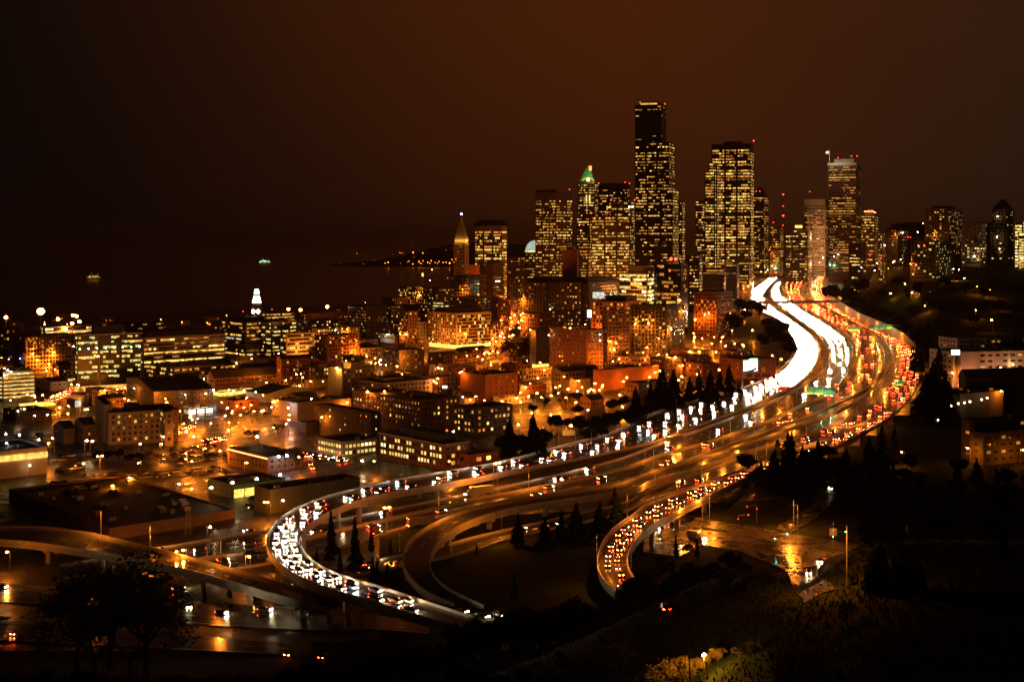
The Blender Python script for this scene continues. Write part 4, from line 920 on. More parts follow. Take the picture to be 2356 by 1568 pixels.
bld('A', 280, 292, 645, 685, -1500, ID, 'concrete', ('band', 4.0, 3.2, 2.6, 2.2, .75, 'b'), 'stadium', 'low stadium building with bright arcade', 'under the orange floodlights', 'stadium')
bld('A', 690, 720, 1100, 660, -1600, ID, 'dark_wall', ('band', 5.0, 3.0, 2.6, 1.6, .45, 'd'), 'exhibition_hall', 'long dark exhibition hall with one lit strip', '', 'hall')
bld('A', 1100, 1130, 1500, 690, -1420, ID, 'brown_brick', ('grid', 4.0, 3.2, 1.8, 1.6, .14, 'y'), 'warehouse', 'low dark warehouse', 'behind the long pale office')
bld('A', 1390, 1420, 1640, 640, -1600, ID, 'dark_wall', ('grid', 4.0, 3.2, 1.8, 1.6, .10, 'o'), 'warehouse', 'dark quayside shed', 'beside the white clock tower')
bld('A', 1770, 1785, 1985, 590, -1750, ID, 'concrete', ('band', 4.0, 3.0, 2.6, 2.0, .9, 'y'), 'terminal_building', 'lit terminal strip', 'behind the white clock tower', 'terminal', wl=25)
bld('A', 2000, 2060, 2360, 592, -1650, ID, 'brown_brick', ('grid', 3.8, 3.0, 1.6, 1.6, .10, 'o'), 'warehouse', 'dim brick warehouse', 'between terminal strip and waterfront')
bld('A', 2010, 2090, 2280, 640, -1480, ID, 'brown_brick', GRL, 'warehouse', 'brown low block with scattered lights', 'behind the smaller banded office')
bld('A', 2100, 2130, 2230, 695, -1300, ID, 'tan_stone', GRB, 'shop', 'small glowing orange block', 'beside the gabled long block', 'shop')
bld('A', 2240, 2290, 2420, 690, -1330, ID, 'tan_stone', GRL, 'shop', 'orange brick corner building', 'behind the black pitched roof', 'shop')
bld('A', 2120, 2200, 2420, 745, -1220, ID, 'brick', GRL, 'shop', 'dim red brick row', 'next to the smaller banded office', 'shop')
bld('A', 2075, 2120, 2270, 955, 1050, ID, 'dark_wall', ('grid', 3.4, 2.6, 1.8, 1.8, .5, 'y'), 'office_building', 'small dark block with bright corner windows', 'by the blank-ended flats', near=1100)
bld('A', 1862, 1892, 2088, 905, 1062, ID, 'brick', ('grid', 3.4, 3.2, 1.5, 1.8, .2, 'o'), 'apartment_building', 'brown brick flats with dark mansard', 'below the banded offices', gable=3, near=1100)
bld('A', 1395, 1440, 1865, 1030, 1112, ID, 'brown_brick', ('grid', 3.3, 3.0, 1.4, 1.6, .05, 'o'), 'townhouse_row', 'row of dim brown townhouses with black gables', '', 'houses', gable=6, near=1100)
bld('A', 1180, 1220, 1420, 1005, 1085, ID, 'dark_wall', GRD, 'townhouse_row', 'dark gabled townhouse row', 'nearest the stepped brick wing', 'houses', gable=5)
bld('A', 1240, 1300, 1560, 950, 1040, ID, 'dark_wall', GRD, 'townhouse_row', 'black-roofed row', 'below the long pale office', 'houses', gable=5)
bld('A', 1600, 1650, 1860, 975, 1060, ID, 'brown_brick', GRD, 'townhouse_row', 'higher row of black gabled houses', 'below the twin-faced office', 'houses', gable=5)
bld('A', 2050, 2080, 2215, 1045, 1105, ID, 'pale_stucco', None, 'warehouse', 'small blank pale building', 'left of the tall blank-ended flats' if 0 else 'against the blank-ended flats')
bld('A', 1765, 1790, 2135, 1138, 1195, ID, 'white_wall', None, 'warehouse', 'pale shed with low gable roof', 'lit orange from below', gable=4.5, ridge='l', wl=30)
bld('A', 1560, 1575, 1742, 1182, 1255, ID, 'orange_wall', ('grid', 3.6, 9.0, 2.4, 2.6, .1, 'd'), 'shop', 'plain orange box building', 'beside the strip of yellow shop lights', 'shop', wl=25)
bld('A', 1470, 1480, 1740, 1118, 1160, ID, 'dark_wall', None, 'shop', 'low shop strip glowing yellow', 'between bluish lamps', 'shop', bands=((-.02, .9, -.01, 1.0, .5, 3.4, 'shop_yellow'),), wl=15)
bld('A', 850, 1035, 1435, 1120, 1235, 26, 'dark_wall', GRD, 'warehouse', 'huge low black-roofed market hall', 'with pale gable', gable=5)
bld('A', 1262, 1270, 1430, 1235, 1285, ID, 'dark_wall', None, 'shop', 'small hall with three bright window bays', '', 'shop', bands=((-.02, .5, .0, .28, .8, 4.0, 'shop_white'), (-.02, .5, .36, .64, .8, 4.0, 'shop_white'), (-.02, .5, .72, 1.0, .8, 4.0, 'shop_white')), wl=15)
bld('A', 720, 730, 1198, 1262, 1485, 24, 'tan_stone', ('grid', 3.5, 3.3, 1.7, 2.0, .22, 'y'), 'apartment_building', 'tan four-storey apartments with bay fronts', 'nearest the parking lots', wl=35, tiers=((640, 700, 722, 1206, 6, None), (1060, 1110, 1140, 1255, -4, ('grid', 3.5, 2.8, 1.9, 2.1, .3, 'y'))), pent=((.2, .8, .3, .5, 2.5),), pentm='roof_dark')
bld('A', 360, 430, 500, 1370, 1475, ID, 'brown_brick', ('grid', 3.2, 4.0, 1.2, 1.5, .1, 'd'), 'house', 'brown gabled house', 'beside the tan apartments', 'house', gable=4)
bld('A', 500, 560, 640, 1345, 1475, ID, 'brown_brick', ('grid', 3.2, 4.0, 1.2, 1.5, .2, 'd'), 'house', 'taller brown gabled house', 'touching the tan apartments', 'house', gable=4)
c = bld('A', -60, 18, 236, 985, 1190, ID, 'concrete', ('band', 3.0, 3.4, 3.2, 1.5, .95, 'g'), 'parking_garage', 'white-lit open parking garage', 'beside the tail light queue', 'parking garage', near=500)
bld('A', 236, 246, 516, 1035, 1085, ID, 'concrete', ('band', 4, 2.4, 1.9, 2.2, .9, 'b'), 'footbridge', 'long low gallery of white lights', 'between garage and dark glass office', 'building', near=500, wl=10)
bld('A', 175, 182, 372, 1228, 1262, ID, 'sign_yellow', None, 'filling_station', 'yellow-lit filling station canopy', '', 'filling station', bands=((-.05, 1.05, -.02, 1.02, 3.4, 4.6, 'shop_yellow'),), wl=14, bandn='canopy')
bld('A', 20, 130, 350, 1255, 1340, ID, 'dark_wall', GRD, 'warehouse', 'dark roofed yard shed', 'behind the teal-lit car park')
bld('A', 445, 450, 520, 1175, 1225, ID, 'dark_wall', None, 'shop', 'small black kiosk', 'beside the tilted white billboard', 'shop', wl=10)
c = bld('B', -80, -30, 318, 178, 372, ID, 'white_wall', None, 'car_showroom', 'low showroom with a long glowing window strip', 'above a pale wall', 'showroom', bands=((-.02, .9, -.004, 1.0, -5.6, -2.6, 'w3'),), wl=40)
bld('A', 1880, 2000, 2362, 1195, 1330, ID, 'tan_stone', None, 'warehouse', 'low tan depot with dark roof', 'behind two bluish lamps', roof='roof_dark')
bld('A', 2000, 2060, 2180, 1330, 1400, ID, 'dark_wall', None, 'warehouse', 'small blank dark shed', 'beside the black office with small lamps')
c = bld('B', 1530, 1800, 2035, 212, 322, ID, 'brown_brick', ('grid', 3.2, 4, 1.6, 1.6, .15, 'o'), 'shop', 'low dark-roofed hall edged with red neon', '', 'shop', bands=((.0, 1.0, -.012, .0, -1.3, -.8, 'neon_red'),), bandn='neon_band', roof='roof_dark')
c = bld('B', 1398, 1568, 1915, 402, 498, ID, 'teal_wall', None, 'supermarket', 'supermarket with blazing yellow shop front', '', 'shop', roof='roof_dark', bands=((-.02, .1, .02, .2, .4, 4.2, 'shop_yellow'), (-.02, .1, .23, .42, .4, 4.2, 'shop_yellow'), (-.02, .1, .45, .66, .4, 4.2, 'shop_yellow'), (-.02, .1, .7, .98, .4, 4.2, 'shop_yellow')))
bld('B', 1808, 1816, 2420, 432, 600, ID, 'olive_wall', None, 'warehouse', 'huge flat black warehouse with olive lamp-lit wall', 'behind the headlight ramp', roof='roof_dark', wl=14, maxl=170)
bld('B', 60, 735, 1580, 690, 775, ID, 'brown_brick', None, 'warehouse', 'vast flat black roof with brown end wall', 'below the parking lots', roof='roof_dark', maxl=190, roof_n=26)
# --- inland hill
bld('E', 1730, 1880, 1968, 838, -1850, 60, 'dark_wall', ('grid', 3.2, 3.6, 2.0, 1.6, .26, 'm'), 'apartment_building', 'square hilltop apartment tower with lit balconies', '', 'tower', pent=((.2, .8, .2, .8, 4),))
bld('E', 1965, 2060, 2122, 932, -1700, 60, 'concrete', ('grid', 3.6, 3.4, 2.0, 1.7, .08, 'm'), 'hospital', 'grey hilltop hospital block', 'beside the square apartment tower', 'hospital', tiers=((1960, 2080, 2120, 1060, -20, ('grid', 3.6, 3.0, 2.4, 1.7, .22, 'g')),))
c = bld('E', 2152, 2240, 2292, 845, -1750, 60, 'dark_wall', ('grid', 4, 5, 2, 2, .04, 'b'), 'hospital', 'dark stepped hilltop tower with spire', '', 'tower', hip=(14, 0, 'roof_dark', .2), tiers=((2140, 2250, 2320, 930, -15, ('grid', 4, 5, 2.4, 2, .06, 'b')),))
b = MB(); q = at('E', 2215, 790, c['D'] + 8) - c['base']; b.tube(q + Vector((0, 0, -14)), q, .5, .1, 'dark_metal'); b.obj('spire', c['root'])
c = bld('E', 2290, 2350, 2400, 918, -1650, 60, 'white_wall', ('band', 3.8, 2.6, 2.4, 2.4, .95, 'b'), 'hospital', 'white blazing building at the picture edge', 'on the hilltop', 'hospital', tiers=((2318, 2360, 2400, 990, -8, ('band', 3.4, 2.6, 2.5, 2.5, 1., 'b')),))
bld('E', 1640, 1800, 1912, 1045, -1500, 60, 'dark_wall', ('grid', 3.5, 3.2, 2.1, 1.7, .14, 'g'), 'hospital', 'dark hillside block with white lit rows', '', 'building')
bld('E', 1480, 1560, 1625, 975, -1750, 60, 'dark_wall', ('grid', 3.5, 3.2, 2.0, 1.7, .10, 'm'), 'apartment_building', 'low dark flats with white roof lamps', 'on the hilltop')
bld('E', 1452, 1468, 1482, 990, -1600, 60, 'tan_stone', ('grid', 3.2, 2.6, 1.5, 1.8, .5, 'y'), 'apartment_building', 'thin pale-edged block', 'beside the red-crowned tower')
bld('E', 1250, 1330, 1362, 1060, -1650, 60, 'dark_wall', ('band', 4, 2.6, 2.4, 1.8, .25, 'y', 'x'), 'office_building', 'block with glowing upper floors', 'under the flagpole skyscraper')
bld('E', 1820, 1900, 2140, 1300, 1345, 30, 'tan_stone', ('grid', 3.4, 4, 1.6, 1.6, .04, 'o'), 'house', 'dim flat-roofed hillside house', 'among black trees', 'house')
bld('E', 1640, 1700, 1810, 1352, 1392, 30, 'brown_brick', ('grid', 3.4, 4, 1.4, 1.5, .06, 'o'), 'house', 'low brown hillside house', 'lit by two small lamps', 'house')
bld('F', 1928, 1935, 2420, 556, -930, 12, 'concrete', ('grid', 3.2, 4.2, 2.6, 1.6, .05, 'w' if 0 else 'd'), 'apartment_building', 'grey terrace of flats', 'above the pink-lit white building', wl=25, near=1000)
WB = bld('F', 1900, 1908, 2420, 640, -870, 12, 'pale_stucco', ('grid', 3.8, 5.5, 3.2, 1.4, .2, 'd'), 'school_building', 'white pink-lit building with two bright flood lamps', '', 'building', wl=30, near=1000, skip=3.5, tiers=((1905, 1955, 2060, 640, -3, None, 'pale_stucco'),))
bld('F', 1950, 1990, 2420, 806, -800, 20, 'dark_wall', None, 'sports_hall', 'grey low-roofed hall', 'in front of the white pink-lit building', 'hall', gable=5, roof='roof_tar')
bld('F', 1860, 1950, 2220, 905, -740, 30, 'dark_wall', None, 'car_park_building', 'long low shed with a row of white wall lamps', '', 'shed', wl=20)
bld('F', 1960, 2040, 2420, 1075, -640, 24, 'dark_wall', ('grid', 3.4, 4.6, 2.6, 1.6, .12, 'd'), 'apartment_building', 'dark terraced flats with rounded roof', 'beside the black hillside', tiers=((2010, 2100, 2440, 1150, -12, ('grid', 3.4, 4.6, 2.6, 1.6, .10, 'd')),))
bld('F', 438, 575, 792, 690, 822, 24, 'brick', ('grid', 3.5, 5, 1.5, 1.6, .1, 'o'), 'warehouse', 'brick building carrying the glowing billboard', 'beside the white headlights', winr=None)
bld('F', 225, 330, 445, 715, 800, 30, 'brick', GRL, 'apartment_building', 'orange-lit small flats', 'behind the conifers near the billboard')
bld('F', 0, 90, 205, 680, 812, 30, 'brown_brick', ('grid', 3.3, 3.4, 1.5, 1.7, .12, 'o'), 'apartment_building', 'dim brown flats', 'below the sloping orange street')
bld('F', -20, 100, 245, 622, 690, 30, 'brown_brick', GR, 'apartment_building', 'low brown terrace', 'at the corner of the sloping orange street')
# small packed buildings filling the blocks of the city
def crowded(x, y, pad):
    return inside_foot(x, y, pad)
def inside_foot(x, y, pad):
    for (c, dl, dr, wl, wr, zt, s) in FOOT:
        px, py = x - c[0], y - c[1]
        if abs(px) > 200 or abs(py) > 200: continue
        p, q = px * dl[0] + py * dl[1], px * dr[0] + py * dr[1]
        if -pad < p < wl + pad and -pad < q < wr + pad: return True
    return False
FR_ = random.Random(99); made = []; tries = 0
dlf, drf = (-math.sin(math.radians(ID)), math.cos(math.radians(ID))), (math.cos(math.radians(ID)), math.sin(math.radians(ID)))
while len(made) < 125 and tries < 7000:
    tries += 1
    x, y = FR_.uniform(10, 1700), FR_.uniform(706, 990)
    if x > 1150 and y > 925 - (x - 1150) * .14: continue
    if x < 560 and y > 945: continue
    if x > 900 and y > 965: continue
    u, k = uk('P', x, y); D = gdist('P', x, y)
    if D > 2100: continue
    wl_, wr_ = FR_.uniform(9, 26), FR_.uniform(9, 26); X = u * D
    pts = [(X + dlf[0] * wl_ * s_ + drf[0] * wr_ * t_, D + dlf[1] * wl_ * s_ + drf[1] * wr_ * t_) for s_ in (0, .5, 1) for t_ in (0, .5, 1)]
    if any(inside_foot(px, py, 3.5) for px, py in pts): continue
    h = FR_.uniform(5, 13); yt = (HY + (EYE - ground(X, D) - h) / D * FPX)
    wall, wn_ = FR_.choice((('brick', 'red brick'), ('brown_brick', 'brown brick'), ('tan_stone', 'tan'), ('pale_stucco', 'pale'), ('dark_wall', 'dark'), ('concrete', 'grey'), ('brick', 'red brick'), ('brown_brick', 'brown brick')))
    best = min(FOOT[:170], key=lambda f: (f[0][0] - X) ** 2 + (f[0][1] - D) ** 2)[6]
    made.append((wn_, best)); n_ = sum(1 for m in made if m == (wn_, best)) - 1
    st = ('low', 'squat', 'little', 'modest', 'plain')[n_ % 5]
    b_ = ' '.join(best.split()[:7])
    bld('P', x - 1, x, x + 1, yt, -D, ID, wall, ('grid', 3.3, FR_.choice((2.6, 3.2, 4.0)), 1.4, 1.7, FR_.choice((.05, .12, .25)), FR_.choice('yood')), FR_.choice(('shop', 'house', 'warehouse')),
        f"{st} {wn_} building", f"beside the {b_}", 'building', wl=wl_, wr=wr_, near=900, gable=FR_.choice((0, 0, 0, 2.5)))
# ------------------------------------------------------------------ where a traced point is free of buildings
def inside(x, y, pad=1.2):
    for (c, dl, dr, wl, wr, zt, s) in FOOT:
        px, py = x - c[0], y - c[1]
        if abs(px) > 200 or abs(py) > 200: continue
        a = px * dl[0] + py * dl[1]; b = px * dr[0] + py * dr[1]
        if -pad < a < wl + pad and -pad < b < wr + pad: return zt
    return None
def free_D(u, k, D):
    """nearest distance at or before D on the sight line where nothing stands in the way"""
    d = 230.; last = D
    while d < D:
        z = inside(u * d, d)
        if z is not None and z > EYE - k * d: return d - 5
        d += 3.5
    return D
def near_phrase(x, y):
    best, bs = 1e9, 'open road'
    for (c, dl, dr, wl, wr, zt, s) in FOOT:
        mx, my = c[0] + dl[0] * wl / 2 + dr[0] * wr / 2, c[1] + dl[1] * wl / 2 + dr[1] * wr / 2
        d = math.hypot(x - mx, y - my) - (wl + wr) / 4
        if d < best: best, bs = d, s
    import re
    q = re.split(r' with | carrying | of | dotted | edged | lettered | for ', bs)[0]
    if len(q.split()) < 3: q = bs
    return ' '.join(q.split()[:7])
# ------------------------------------------------------------------ street lamps
b = MB(); b.tube((0, 0, 0), (0, 0, 1), .13, .08, 'metal', 6); ME_POLE = b.mesh('pole')
def globe(m, r):
    b = MB(); b.ball((0, 0, 0), r, m, 8, 5, .85); return b.mesh('lamp_head')
HEADS = {'o': ('lamp_orange', .42), 'O': ('lamp_orange', .55), 'f': ('lamp_flood', 2.1), 'F': ('lamp_flood', 4.6), 'w': ('lamp_white', .42), 'W': ('lamp_white', .6), 'b': ('lamp_cool', .5),
         'g': ('lamp_green', .6), 'y': ('lamp_yellow', .30), 'B': ('lamp_blue', .5), 'r': ('lamp_red', .6), 't': ('lamp_teal', .8), 'd': ('lamp_dim', .6)}
ME_HEAD = {k: globe(*v) for k, v in HEADS.items()}
b = MB(); b.ball((0, 0, .12), .36, 'lamp_glow', 8, 5, .7)
for i_ in range(6):
    t0_, t1_ = math.pi * i_ / 3, math.pi * (i_ + 1) / 3
    b.face([(.42 * math.cos(t1_), .42 * math.sin(t1_), -.05), (.42 * math.cos(t0_), .42 * math.sin(t0_), -.05), (0, 0, -.45)], 'lamp_bowl')
ME_HEAD['o'] = b.mesh('lamp_head')
COLN = {'o': 'small orange', 'O': 'bright orange', 'f': 'orange flood', 'F': 'huge orange flood', 'w': 'white', 'W': 'bright white', 'b': 'bluish white', 'g': 'greenish', 'y': 'yellow', 'B': 'blue', 'r': 'red', 't': 'teal green', 'd': 'small white'}
LAMPS = []
def lamps(fr, txt, h=9.):
    for it in txt.split():
        p = it.split(','); LAMPS.append((fr, float(p[0]), float(p[1]), p[2] if len(p) > 2 else 'o', float(p[3]) if len(p) > 3 else h))
lamps('A', '220,862 360,855 255,905 330,935,o,5 370,968 40,620,f,32 275,580,F,40 390,632,f,30 490,606,f,30 515,612,f,28 440,697,f,22 535,648,f,26 485,660,f,24 300,668,w,18 30,962,w,20 52,975,w,20 74,985,w,20 495,815,w,12 990,1072 1055,1066 790,1103 900,1095 705,1108 840,1090 1145,1100,o,6 1100,1105,o,6 1020,1050,w 988,1020,w 1840,1188,O 1825,1225,w 1530,1230,O 1515,1283,w 1540,1325 1280,1276 1293,1307,w 1330,1300 1237,1333 1255,1390 1300,1420 1730,1422,W,14 945,1470,w,6 40,1405,b,12 132,1410,b 45,1468,b 262,1442,w 352,1432,w 325,1465,o,12 585,1448,W 622,1452,W 655,1553,o 1940,1228,b 1943,1308,b 1925,1335 1840,1360 2165,1290 1437,1110,b 1570,1118,b 1640,1112,g 1720,1122,g 2095,1168,w,14 2015,1078 1940,565,f,20 2022,570,f,20 2202,548,f,18 1660,635 1560,632 1395,655 1635,580,r 1830,567,r 1710,1250 1560,1262 1620,1275 1660,1160 1770,1140 1490,1190 1200,1085 1245,1140,w 285,1140 70,1178,g 838,1165 850,1215 1540,1380 1210,1250 1420,1330 1100,1420 1480,1440 1380,1500 1250,1570,o 120,1250,w 320,1275,w 235,1280,w 165,1235,w 10,890 60,900,B 135,898,B 30,1010,w 660,880,o,30')
lamps('B', '1565,385,W,11 1730,360,W,11 1885,333,W,11 1422,420,W,11 1905,505,w 1930,203,b 1875,210,b 1415,683,w,14 1187,848,o,10 1232,838,o,10 1675,880 930,252 1250,187 45,850 1780,515 1802,515 1205,395,w,7 1290,425,o,5 870,350,o,6 760,405,o,6 560,255 1290,240 690,205,o,10 1660,250 1480,170 2010,210 1090,125 200,270,d,4')
lamps('C', '285,1120,O 545,735,O 657,828 925,432 1427,1130,O 1455,1155 1550,1088 1637,1103,O 1697,1117,g 1775,1115,O 1808,1110 1845,1107 1983,1140 1620,1158 1390,1260 1520,1273 1655,1348,O,10 1525,1412,O,8 1770,1243,w 1247,620 1185,637 1207,755 1230,775 1190,725 1180,745,w 1255,655 1268,690 1300,650 1318,600 1240,745 1330,590 1918,780 1957,790 1945,835 2085,662 2175,657 2030,855 1433,1028 1350,1090,o,6 760,1030 750,1060 735,1050,w 805,1088,w 865,1388,w,6 820,1380,r,8 375,908,W 362,920,w 340,925 310,922 15,550,f,18 2300,870 2355,888 2140,855 2245,870 1205,492 1327,493 1060,900 720,300,w 825,355,r 705,370,w 640,470,y 80,960,y,12 270,518 280,880 150,700 70,705,w 505,730 400,1115 150,1190 910,990 1020,830 1110,790 1380,700 1505,740,w 1650,690 1850,735,g 1850,775,g 1515,565,g 2085,385,o,5 2330,700 1690,1190,o,6 2330,1190,o,4 2000,1220,o,5 1300,1340,w,6')
lamps('D', '402,553,o,11 430,550,o,11 835,242 1150,255,o,12 1175,250,o,12 110,560,w,6 330,240,o,8 250,240,W,6')
lamps('F', '645,505,O 280,550 330,553 405,545 452,547 447,573 535,585 415,640 310,637 250,637,o 160,675,O 205,725 200,793 285,437,O 187,315,O 177,312 345,405 210,383 370,395 1290,250 1605,212,y 1515,272,y 1648,268,y 1730,347,o 2150,440,O,12 2140,250 2212,330,O 2285,720,w 2208,740,d,6 2210,885 1905,770,o,6 2000,1245 2350,1255 1585,1270,o,8 770,662 828,685 645,830 520,410 860,790,o,6 55,555 130,490 -20,610 2050,375 2060,228 1385,35,r 1455,52,r 1415,128,O 1500,115 1590,80 1640,85 1535,70,y')
lamps('F', '1825,970,O,5 1895,980,d,5 1942,965,d,5 1980,960,d,5 2015,953,d,5 2088,940,d,5 2123,930,d,5 1815,1070,d,4 1890,1065,w,4')
lamps('E', '1185,1130,W 2045,1140,W,14 1590,993,W 1685,990,W 1720,935,w,20 740,1225,t 790,1215,t 1135,1195,t 1160,1198,t 755,1100,o 700,1235 730,1240 680,1205 720,1200 770,1205 660,1270 640,1310 620,1330 590,1340 1090,1150,W 1160,1140,w 1330,1210,B 1430,1185,w 1530,1180,O 1655,1185,r 1690,1070,r 1725,1070,r 1625,1020,r 1640,1020,r 1545,1000 1790,1000,o,20 1980,1280,y 1910,1220,w 1945,1225,w 1480,1070,w 1580,1160,g 2340,1155,W 2190,890,W,40 2185,1020,W,30 2200,1095,w')
lamps('C', '1243,700,O 1262,740,O 1290,765,O 1308,690,O 1322,640,O 1275,605,O 1228,800 1252,815 1150,780 1130,760')
lamps('G', '340,1397,y,10 1318,1458,y,6 1810,1480,y,5 855,1340,y,5')
ROOTS = []
LR = random.Random(21); n_ = 0
while n_ < 120:
    x, y = LR.uniform(20, 1720), LR.uniform(690, 960)
    if x > 1150 and y > 930 - (x - 1150) * .12: continue
    u, k = uk('P', x, y); D = gdist('P', x, y, 9); g_ = ground(u * D, D)
    if D > 2050 or inside(u * D, D, 3) is not None or free_D(u, k, D) < D - 4: continue
    n_ += 1; LAMPS.append(('P', x, y, 'o' if LR.random() < .9 else 'w', 9.))
for fr, x, y, kd, h in LAMPS:
    u, k = uk(fr, x, y)
    if (fr, x) == ('G', 340): D = 205.
    elif fr == 'G': D = 240.
    else:
        D = gdist(fr, x, y, h)
        D = free_D(u, k, min(D, 2300))
    X, z = u * D, EYE - k * D; g = ground(X, D)
    hh = max(z - g, 2.5)
    ROOTS.append((X, D, g, hh, z, kd))
ROOTS.sort(key=lambda q: q[1] / (3. if q[5] in 'fFOWb' else 1.))
FARL = ROOTS[285:]; ROOTS = ROOTS[:285]
b = MB()
for X, D, g, hh, z, kd in FARL:
    b.ball((X, D, z), HEADS[kd][1], HEADS[kd][0] if kd != 'o' else 'lamp_glow', 6, 4, .85)
    if kd == 'o': b.face([(X + .5, D - .5, z - .4), (X - .5, D - .5, z - .4), (X - .5, D + .5, z - .4), (X + .5, D + .5, z - .4)], 'lamp_bowl'); b.tube((X, D, z - hh), (X, D, z), .2, .12, 'metal', 4)
tag(b.obj('distant_lamps'), 'sprinkling of small far street lamps across the city', 'street lamps', kind='stuff')
seen = {}
for q in ROOTS: seen.setdefault((near_phrase(q[0], q[1]), q[5]), []).append(q)
for (ph, kd), lst in seen.items():
    lst.sort(key=lambda q: q[0] / q[1])
    for i, (X, D, g, hh, z, kd) in enumerate(lst):
        nm = 'flood_light' if kd in 'fF' else 'street_lamp'
        w = {'f': 'flood light', 'F': 'flood light'}.get(kd, 'lamp')
        lab = f"{COLN[kd]} {w} by the {ph}" + (f", {ordw(i)} from the water" if len(lst) > 1 else '')
        t = thing(nm, (X, D, z - hh), lab, 'street lamp' if kd not in 'fF' else 'flood light', 'lit lamps of the city')
        side_ = 1.2 if kd in 'oOwWy' and hh > 5 else 0
        s = 1 if (int(X * 7) % 2) else -1
        inst('pole', ME_POLE, t, (s * side_, 0, 0), scale=(1 if D < 700 else 1.5, 1 if D < 700 else 1.5, hh + (.3 if side_ else 0)))
        if side_:
            inst('arm', ME_POLE, t, (s * side_, 0, hh + .25), (0, math.radians(-90 * s), 0), (.6, .6, side_))
        inst('lamp_head', ME_HEAD[kd], t, (0, 0, hh))
# shaded highway lamps: light thrown down on the wet lanes only
b = MB(); b.box(-.28, .28, -.5, .5, .0, .2, 'dark_metal', skip='b'); b.face([(-.26, .45, .01), (.26, .45, .01), (.26, -.45, .01), (-.26, -.45, .01)], 'lamp_lens'); ME_COBRA = b.mesh('lamp_head')
HL = []
def hl(road, f, ts, over=3.0, h=11.):
    for t in ts:
        p, d = road_pt(road, t, f); HL.append((road, t, p, d, f, over, h))
rng_t = lambda a, b_, n: [a + (b_ - a) * i / (n - 1) for i in range(n)]
hl(1, 1.02, rng_t(.30, .78, 9)); hl(3, -.01, rng_t(.05, .9, 20)); hl(3, 1.0, rng_t(.05, .85, 17)); hl(4, 1.02, rng_t(.05, .97, 16)); hl(4, .0, rng_t(.1, .95, 10))
hl(5, -.03, (.16, .3, .42, .55, .8)); hl(6, 1.04, (.15, .3, .42, .6, .8)); hl(7, 1.04, (.12, .3)); hl(7, -.04, (.45, .62, .8, .95)); hl(2, .0, rng_t(.5, .98, 7)); hl(8, .02, (.28, .66)); hl(1, -.02, (.1, .2))
RN = {1: 'headlight carriageway', 2: 'inner headlight carriageway', 3: 'middle orange carriageway', 4: 'outermost tail light carriageway', 5: 'empty curved ramp', 6: 'low carriageway under the ramp', 7: 'tail light ramp', 8: 'dim flyover', 9: 'frontage street'}
cnt = {}
def highway_lamp(p, dirn, h, over, lab):
    t = thing('highway_lamp', p - Vector((0, 0, .3)), lab, 'street lamp', 'shaded lamps along the highway')
    ang = math.atan2(dirn.y, dirn.x)
    inst('pole', ME_POLE, t, (0, 0, 0), scale=(1.1, 1.1, h))
    inst('arm', ME_POLE, t, (0, 0, h), (0, math.radians(88), ang), (.7, .7, over))
    inst('lamp_head', ME_COBRA, t, (math.cos(ang) * (over + .2), math.sin(ang) * (over + .2), h), (0, 0, ang + math.pi / 2))
for road, t, p, d, f, over, h in HL:
    inw = Vector((-d.y, d.x, 0)); o, _ = road_pt(road, t, .5)
    if inw.dot(o - p) < 0: inw = -inw
    k = (road, f); i = cnt.get(k, 0); cnt[k] = i + 1
    highway_lamp(p, inw.normalized(), h, over, f"shaded lamp post, {ordw(i)} from far end, {'inland' if f > .5 else 'seaward'} side of the {RN[road]}")
# lamps of the junction below the red ramp
for i, (x, y, dx) in enumerate(((150, 640, 1), (905, 605, -1), (375, 555, -1), (930, 640, -1), (1240, 970, -1), (1155, 760, -1), (330, 640, 1))):
    u, k = uk('G', x, y); D = gdist('G', x, y)
    highway_lamp(Vector((u * D, D, ground(u * D, D) + .3)), Vector((dx, -.3, 0)).normalized(), 11, 3, f"shaded lamp post of the wet junction below the tail light ramp, {ordw(i)} built round it"[:200] if 0 else f"tall shaded lamp post at the wet street junction, {ordw(i)} from the tail light ramp")
# point lights that belong to floodlit roofs
def spot(name, loc, col, e, r=.6):
    l = bpy.data.lights.new(name, 'POINT'); l.color = col; l.energy = e; l.shadow_soft_size = r
    o = bpy.data.objects.new(name, l); COL.objects.link(o); o.location = loc; return o
q = at('H', 1557, 240, GREEN['D'] - 3)
for dx, dz in ((-9, 1), (9, 1), (0, 7)): spot('roof_floodlight', q + Vector((dx, 0, dz)), (.40, 1, .28), 2600)
q = at('P', 1920, 366, CAP['D'] - 7)
for dx in (-8, 4): spot('roof_floodlight', q + Vector((dx, -2, 4)), (1, .9, .6), 9000)
q = GOLD['base']; zz = GOLD['zt'] + 3.6
for d, L in ((GOLD['dl'], GOLD['wl']), (GOLD['dr'], GOLD['wr'])):
    n = Vector((-(GOLD['dr'][0] if d is GOLD['dl'] else GOLD['dl'][0]), -(GOLD['dr'][1] if d is GOLD['dl'] else GOLD['dl'][1]), 0))
    for s in (.15, .38, .62, .85): spot('roof_floodlight', Vector((q.x + d[0] * L * s, q.y + d[1] * L * s, zz)) + n * 1.6, (1, .52, .07), 650, .3)
q = WB['base']
for dx in (8, 26, 50, 80): spot('wall_floodlight', Vector((q.x + dx, q.y - 9, q.z + 5)), (1, .34, .16), 9000, .3)
